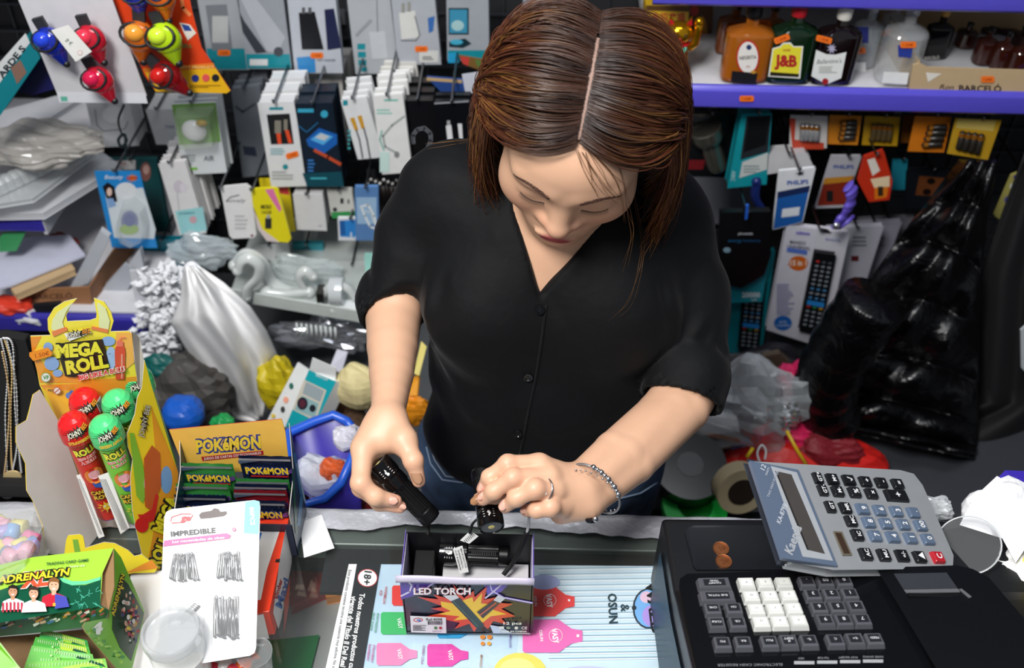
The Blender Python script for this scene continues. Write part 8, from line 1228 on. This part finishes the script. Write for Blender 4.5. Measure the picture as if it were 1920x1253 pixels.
def ex1(o, pl): remote([(1530, 475), (1566, 480), (1536, 628), (1500, 620)], o, pl)
pack('remote_control_pack', 'large white pack with a black universal remote and orange 15 in 1 badge', 'remote control', [(1476, 424), (1592, 438), (1545, 652), (1438, 618)], 1.46, .012, '#dcdbe6:0.4', [('q', 1497, 494, 22, 17, 14, '#d8681c:0.4'), ('e', 1497, 494, 18, 14, '#d8681c:0.4'), ('t', '15 in 1', 1497, 493, 10, '#f4ead8:0.4', {'w': 30, 'b': .03}), ('e', 1468, 606, 17, 14, '#1f6ac0:0.4'), ('t', 'ALTA', 1468, 604, 4, '#dce8f4:0.4'), ('t', 'compatible', 1468, 610, 3.4, '#dce8f4:0.4', {'w': 26}), ('t', 'nimo', 1506, 437, 7, '#5a4ac0:0.4', {'w': 26, 'b': .03, 'rot': -5}), ('t', 'MANDO', 1496, 455, 6, '#3a3a52:0.4', {'w': 30, 'rot': -6}), ('t', 'UNIVERSAL', 1498, 464, 6, '#3a3a52:0.4', {'w': 44, 'rot': -6}), ('p', [(1476, 464), (1514, 470), (1513, 478), (1475, 472)], '#5a7ad0:0.4'), ('k', 1456, 530, 34, 60, 12, '#9a9cc0:0.4'), ('t', 'QUALITEL', 1562, 450, 4, '#5a6ab0:0.4', {'w': 30, 'rot': -8}), ('p', [(1538, 432), (1544, 428), (1552, 430), (1560, 438), (1546, 437)], '#2a2a2e:0.4')], part='box_front', extra=ex1)
for i, (dx, Y, c) in enumerate([(52, 1.52, '#a9a8b4:0.4'), (86, 1.58, '#8f8e9c:0.4'), (112, 1.64, '#77767f:0.4')]): pack('remote_control_pack', ['second white remote pack just behind the front one', 'third remote pack, coloured darker for shade, with a small red square', 'rearmost shaded remote pack beside the jacket'][i], 'remote control', [(1500+dx, 430-i*8), (1604+dx, 425-i*8), (1548+dx*.82, 628-i*20), (1478+dx*.85, 622-i*20)], Y, .012, c, [('r', 1570+dx*.5, 480, 14, 10, '#5a1a1c:0.4'), ('k', 1546+dx, 440, 30, 22, 3, '#6a6a78:0.4')], part='box_front', group='white remote packs on one hook')  # white packs get darker greys toward the wall, shade put into the colour
pack('charger_pack', 'black folded pouch with small white lettering beside the left sleeve', 'charger', [(1352, 400), (1445, 398), (1444, 480), (1432, 515), (1390, 540), (1348, 530)], 1.44, .014, '#0a0b0e:0.35', [('t', 'phoenix', 1398, 438, 4.5, '#cfd2d8:0.4', {'w': 28, 'b': .03}), ('t', 'energy', 1378, 451, 6, '#1f6a9a:0.4', {'w': 26}), ('t', 'battery', 1410, 451, 5, '#1f5a8a:0.4', {'w': 32}), ('e', 1363, 469, 7, 5, '#9ac0d0:0.3')], part='pouch')
flatY('charger_pack', 'teal card marked 20000 under the black pouch', 'charger', [(1352, 526), (1436, 515), (1428, 565), (1356, 568)], 1.455, .01, '#1a93a4:0.35', [('t', '20000', 1408, 553, 9, '#e9f2f4:0.4', {'w': 34, 'b': .03}), ('t', 'mAh', 1414, 562, 4, '#e9f2f4:0.4')], part='card')
def ex2(o, pl): remote([(1398, 525), (1435, 530), (1420, 662), (1386, 658)], o, pl)
pack('remote_control_pack', 'teal pack with a black remote left of the white remote pack', 'remote control', [(1372, 505), (1452, 470), (1426, 670), (1355, 668)], 1.49, .010, '#149ba8:0.35', [], part='box_front', extra=ex2, hk=False)
flatY('wall_tile', 'pale grey pegboard patch behind the battery cards', 'panel', [(1286, 330), (1420, 330), (1410, 420), (1290, 420)], 1.80, .003, '#7a7c84:0.3', part='panel')
curl('small dark blue clip beside the white memory stick card', [(1418, 340), (1416, 370), (1428, 392)], 1.50, .006, '#1a2a6a:0.3', 'clip', 'plastic_clip', 'blue clips under the bottle shelf'); curl('tiny bright blue peg above the black pouch', [(1401, 385), (1399, 410)], 1.42, .002, '#2a6ad8:0.3', 'clip', 'plastic_clip', 'blue clips under the bottle shelf')
# ---- jackets ----
def puffer(t, n, l, b):
    b.inputs['Base Color'].default_value = lin('#050507'); b.inputs['Roughness'].default_value = .26; tc = n.new('ShaderNodeTexCoord'); nz = n.new('ShaderNodeTexNoise'); nz.inputs['Scale'].default_value = 28; nz.inputs['Detail'].default_value = 5; nz.inputs['Distortion'].default_value = 1.2; l.new(tc.outputs['Object'], nz.inputs['Vector']); bp = n.new('ShaderNodeBump'); bp.inputs['Strength'].default_value = .6; bp.inputs['Distance'].default_value = .010; l.new(nz.outputs[0], bp.inputs['Height']); l.new(bp.outputs[0], b.inputs['Normal'])
PUF = node_mat('glossy_black_nylon', puffer); MATTEB = '#0c0c10:0.8'
jk = thing('padded_jacket', 'glossy black quilted jacket hanging at the right', 'jacket', at(1640, 850, Y=1.25)); JL = [(1800, 300), (1740, 380), (1690, 440), (1620, 540), (1560, 640), (1500, 710), (1478, 770), (1530, 800), (1600, 812)]; JR = [(1870, 300), (1850, 400), (1840, 500), (1838, 600), (1836, 700), (1834, 780), (1832, 830), (1830, 850), (1828, 862)]
def jf(u, v):
    a, b = lerpP(JL, v), lerpP(JR, v); x, y = a[0]*(1-u)+b[0]*u, a[1]*(1-u)+b[1]*u; q = (v*7.5+.25*math.sin(u*3)) % 1; puff = .030*math.sqrt(max(0, math.sin(PI*q)))*math.sin(PI*min(1, u*.9+.08))**.4; return at(x, y, Y=1.42-.16*v-puff-.05*math.sin(PI*u*.7)+.008*math.sin(u*17+v*23))
g = G(); g.sheet(jf, 60, 110, PUF); wp(g, 'quilted_body', jk, solid=.004)
SLc = [(1640, 560), (1600, 620), (1560, 690), (1545, 750), (1560, 790)]; g = G(); K = spline([at(x, y, Y=1.22) for x, y in SLc], 10); g.tube(K, [.052+.004*abs(math.sin(i*.55)) for i in range(len(K))], PUF, 20); wp(g, 'sleeve', jk)
jc = thing('black_coat', 'matte black coat hanging at the right edge', 'coat', at(1880, 900, Y=1.30)); CL = [(1925, 280), (1880, 400), (1838, 520), (1836, 640), (1830, 760), (1620, 800), (1600, 880), (1640, 960)]; CR = [(2000, 260), (2010, 400), (2010, 520), (2010, 640), (2010, 760), (2010, 860), (2010, 920), (2010, 980)]
g = G(); g.sheet(lambda u, v: at(*(lambda a, b: (a[0]*(1-u)+b[0]*u, a[1]*(1-u)+b[1]*u))(lerpP(CL, v), lerpP(CR, v)), Y=1.40-.14*v+.014*math.sin(u*15+v*4)-.02*math.sin(PI*u)), 40, 30, MATTEB); wp(g, 'coat_body', jc, solid=.004)
flatY('white_sleeve', 'sliver of white cloth at the right edge over the coat', 'cloth', [(1914, 620), (1925, 610), (1925, 700), (1915, 690)], 1.24, .004, '#c8ced2:0.6', part='cloth')
# ================= CLUTTER BELOW, RIGHT =================
Zc = .64
for (nm, l_, cat, x, y, D, r_, c, sd, am) in [('red_bag', 'bright red bag behind the calculator', 'bag', 1500, 880, 1.78, (.15, .06, .07), '#d0201a:0.45', 71, .12), ('clear_bag', 'crinkled clear bag of small parts below the teal remote pack', 'bag', 1405, 765, 1.72, (.10, .05, .10), '#d4dade:0.08:0:0.55', 72, .45), ('pink_cloth', 'bright pink cloth above the red bag', 'cloth', 1500, 815, 1.76, (.07, .03, .035), '#d8205a:0.6', 73, .35), ('pink_cloth', 'pink scrap under the remote packs', 'cloth', 1492, 715, 1.84, (.035, .03, .04), '#e02a6a:0.6', 74, .35), ('silver_wrapper', 'crinkled silver wrapper beside the jacket hem', 'wrapper', 1465, 780, 1.70, (.025, .02, .03), '#dfe2e4:0.1:0.8', 75, .5), ('dark_red_cloth', 'dark red cloth between the pink cloth and the coat', 'cloth', 1545, 850, 1.74, (.06, .03, .035), '#7a1420:0.6', 76, .3), ('dark_bag', 'dark bag filling the gap behind the clear bag', 'bag', 1420, 720, 1.95, (.13, .05, .08), '#1f1c22:0.5', 77, .3)]:
    g = G(); crumple(g, (0, 0, 0), r_, c, sd, 30, 18, am); tag(g.build(nm, loc=A(x, y, D)), l_, cat)
def ring_thing(name, label, cat, x, y, D, ri, ro, h, col, rot=(0, 0, 0), col2=None): 
    p = A(x, y, D); o = thing(name, label, cat, p, rot); g = G(); g.lathe([(ri, 0), (ro, 0), (ro, h), (ri, h), (ri, 0)], col, 36); g.build('roll', parent=o, bevel=0); 
    if col2: g = G(); g.lathe([(ri*.98, -.001), (ri*1.1, -.001), (ri*1.1, h+.001), (ri*.98, h+.001)], col2, 30); g.build('core', parent=o)
    return o
ring_thing('black_spool', 'large black round spool beside the hip', 'spool', 1285, 890, 1.72, .02, .062, .05, '#101114:0.2', (R(20), 0, 0), '#2a2b2e:0.3'); ring_thing('green_tape_roll', 'bright green roll under the black spool', 'tape', 1300, 955, 1.70, .03, .055, .02, '#1fd050:0.4', (R(15), 0, 0)); ring_thing('tape_roll', 'beige tape roll standing right of the black spool', 'tape', 1380, 905, 1.66, .022, .042, .03, '#b9a988:0.5', (R(70), R(25), 0), '#2a2018:0.6')
flatY('wire_pack', 'black box with orange lettering behind the black spool', 'box', [(1288, 800), (1380, 826), (1372, 876), (1270, 860)], 1.20, .03, '#141416:0.4', [('t', 'HORNEARSCHERE', 1322, 845, 6, '#b86a20:0.4', {'w': 76, 'rot': -6}), ('t', 'gg', 1290, 868, 7, '#c8cacc:0.4', {'rot': -6})], part='box_front')
flatY('light_box', 'white and orange carton end above the black spool', 'box', [(1308, 790), (1388, 812), (1390, 822), (1384, 830), (1302, 812)], 1.16, .04, '#e9e8ea:0.4', [('p', [(1304, 806), (1386, 822), (1384, 830), (1302, 814)], '#f0921e:0.4')], part='carton')
flatY('toy_card', 'orange card with round blue pictures beside the pink cloth', 'card', [(1438, 768), (1466, 775), (1480, 838), (1434, 828)], 1.22, .004, '#e0642a:0.4', [('e', 1455, 800, 9, 8, '#5a5aa8:0.4'), ('e', 1450, 818, 9, 8, '#4a5ab8:0.4'), ('e', 1455, 800, 5, 4, '#d8c8d8:0.4'), ('e', 1450, 818, 5, 4, '#d8c8d8:0.4')], part='card')
flatY('toy_card', 'blue and white card tucked under the clear bag', 'card', [(1372, 842), (1405, 826), (1412, 850), (1380, 866)], 1.18, .004, '#3a90d8:0.4', [('p', [(1380, 848), (1395, 840), (1400, 850), (1386, 858)], '#e4ecf2:0.4')], part='card')
flatY('toy_card', 'dark card with a white square and blue foot near the calculator top', 'card', [(1508, 826), (1548, 836), (1552, 862), (1500, 856)], 1.20, .004, '#3a1c1c:0.4', [('p', [(1516, 830), (1538, 836), (1534, 856), (1514, 850)], '#d8dce4:0.4'), ('e', 1527, 843, 5, 4, '#3a4ab0:0.4'), ('p', [(1536, 852), (1552, 856), (1550, 864), (1532, 862)], '#3038a0:0.4')], part='card')
flatY('toy_card', 'white picture card with brown blobs right of the red bag', 'card', [(1575, 828), (1610, 836), (1604, 884), (1556, 874)], 1.22, .004, '#c9c8c8:0.4', [('e', 1576, 858, 8, 7, '#6a4a2a:0.4'), ('e', 1595, 868, 9, 8, '#4a3424:0.4'), ('e', 1582, 846, 5, 4, '#7a8a4a:0.4')], part='card')
flatY('leather_wallet', 'flat brown wallet under the white remote pack', 'wallet', [(1430, 670), (1462, 664), (1500, 700), (1468, 716)], 1.36, .012, '#5c4f42:0.5', part='wallet')
for i, (pts_, c, l_) in enumerate([([(1475, 808), (1492, 840), (1512, 872)], '#d8b01c:0.4', 'yellow pencil lying across the red bag'), ([(1390, 762), (1418, 778), (1436, 792)], '#d4dadc:0.4', 'white stick poking from the clear bag'), ([(1385, 868), (1440, 872), (1520, 880)], '#e4e6e8:0.4', 'white stick lying along the red bag top'), ([(1412, 840), (1400, 858)], '#e8c81c:0.4', 'short yellow stick right of the blue card')]): K = [A(x, y, 1.66) for x, y in pts_]; o = thing('stick', l_, 'stick', K[0], group='sticks in the right-hand clutter'); g = G(); g.tube(K, .003, c, 8); wp(g, 'shaft', o)
K = spline([A(x, y, 1.62) for x, y in [(1425, 868), (1420, 850), (1428, 835), (1436, 845), (1434, 862)]], 6); o = thing('wire_loop', 'thin white wire loop over the red bag', 'wire', K[0]); g = G(); g.tube(K, .0018, '#d4d6d8:0.4', 6); wp(g, 'wire', o)
curl('white cable loop hanging under the white box', [(232, 198), (222, 225), (228, 250), (238, 262), (228, 275), (222, 262), (234, 252), (236, 285)], 1.48, .0016, '#1d2a2c:0.5', 'cable', 'cable_loop', 'cable loops on the left wall')
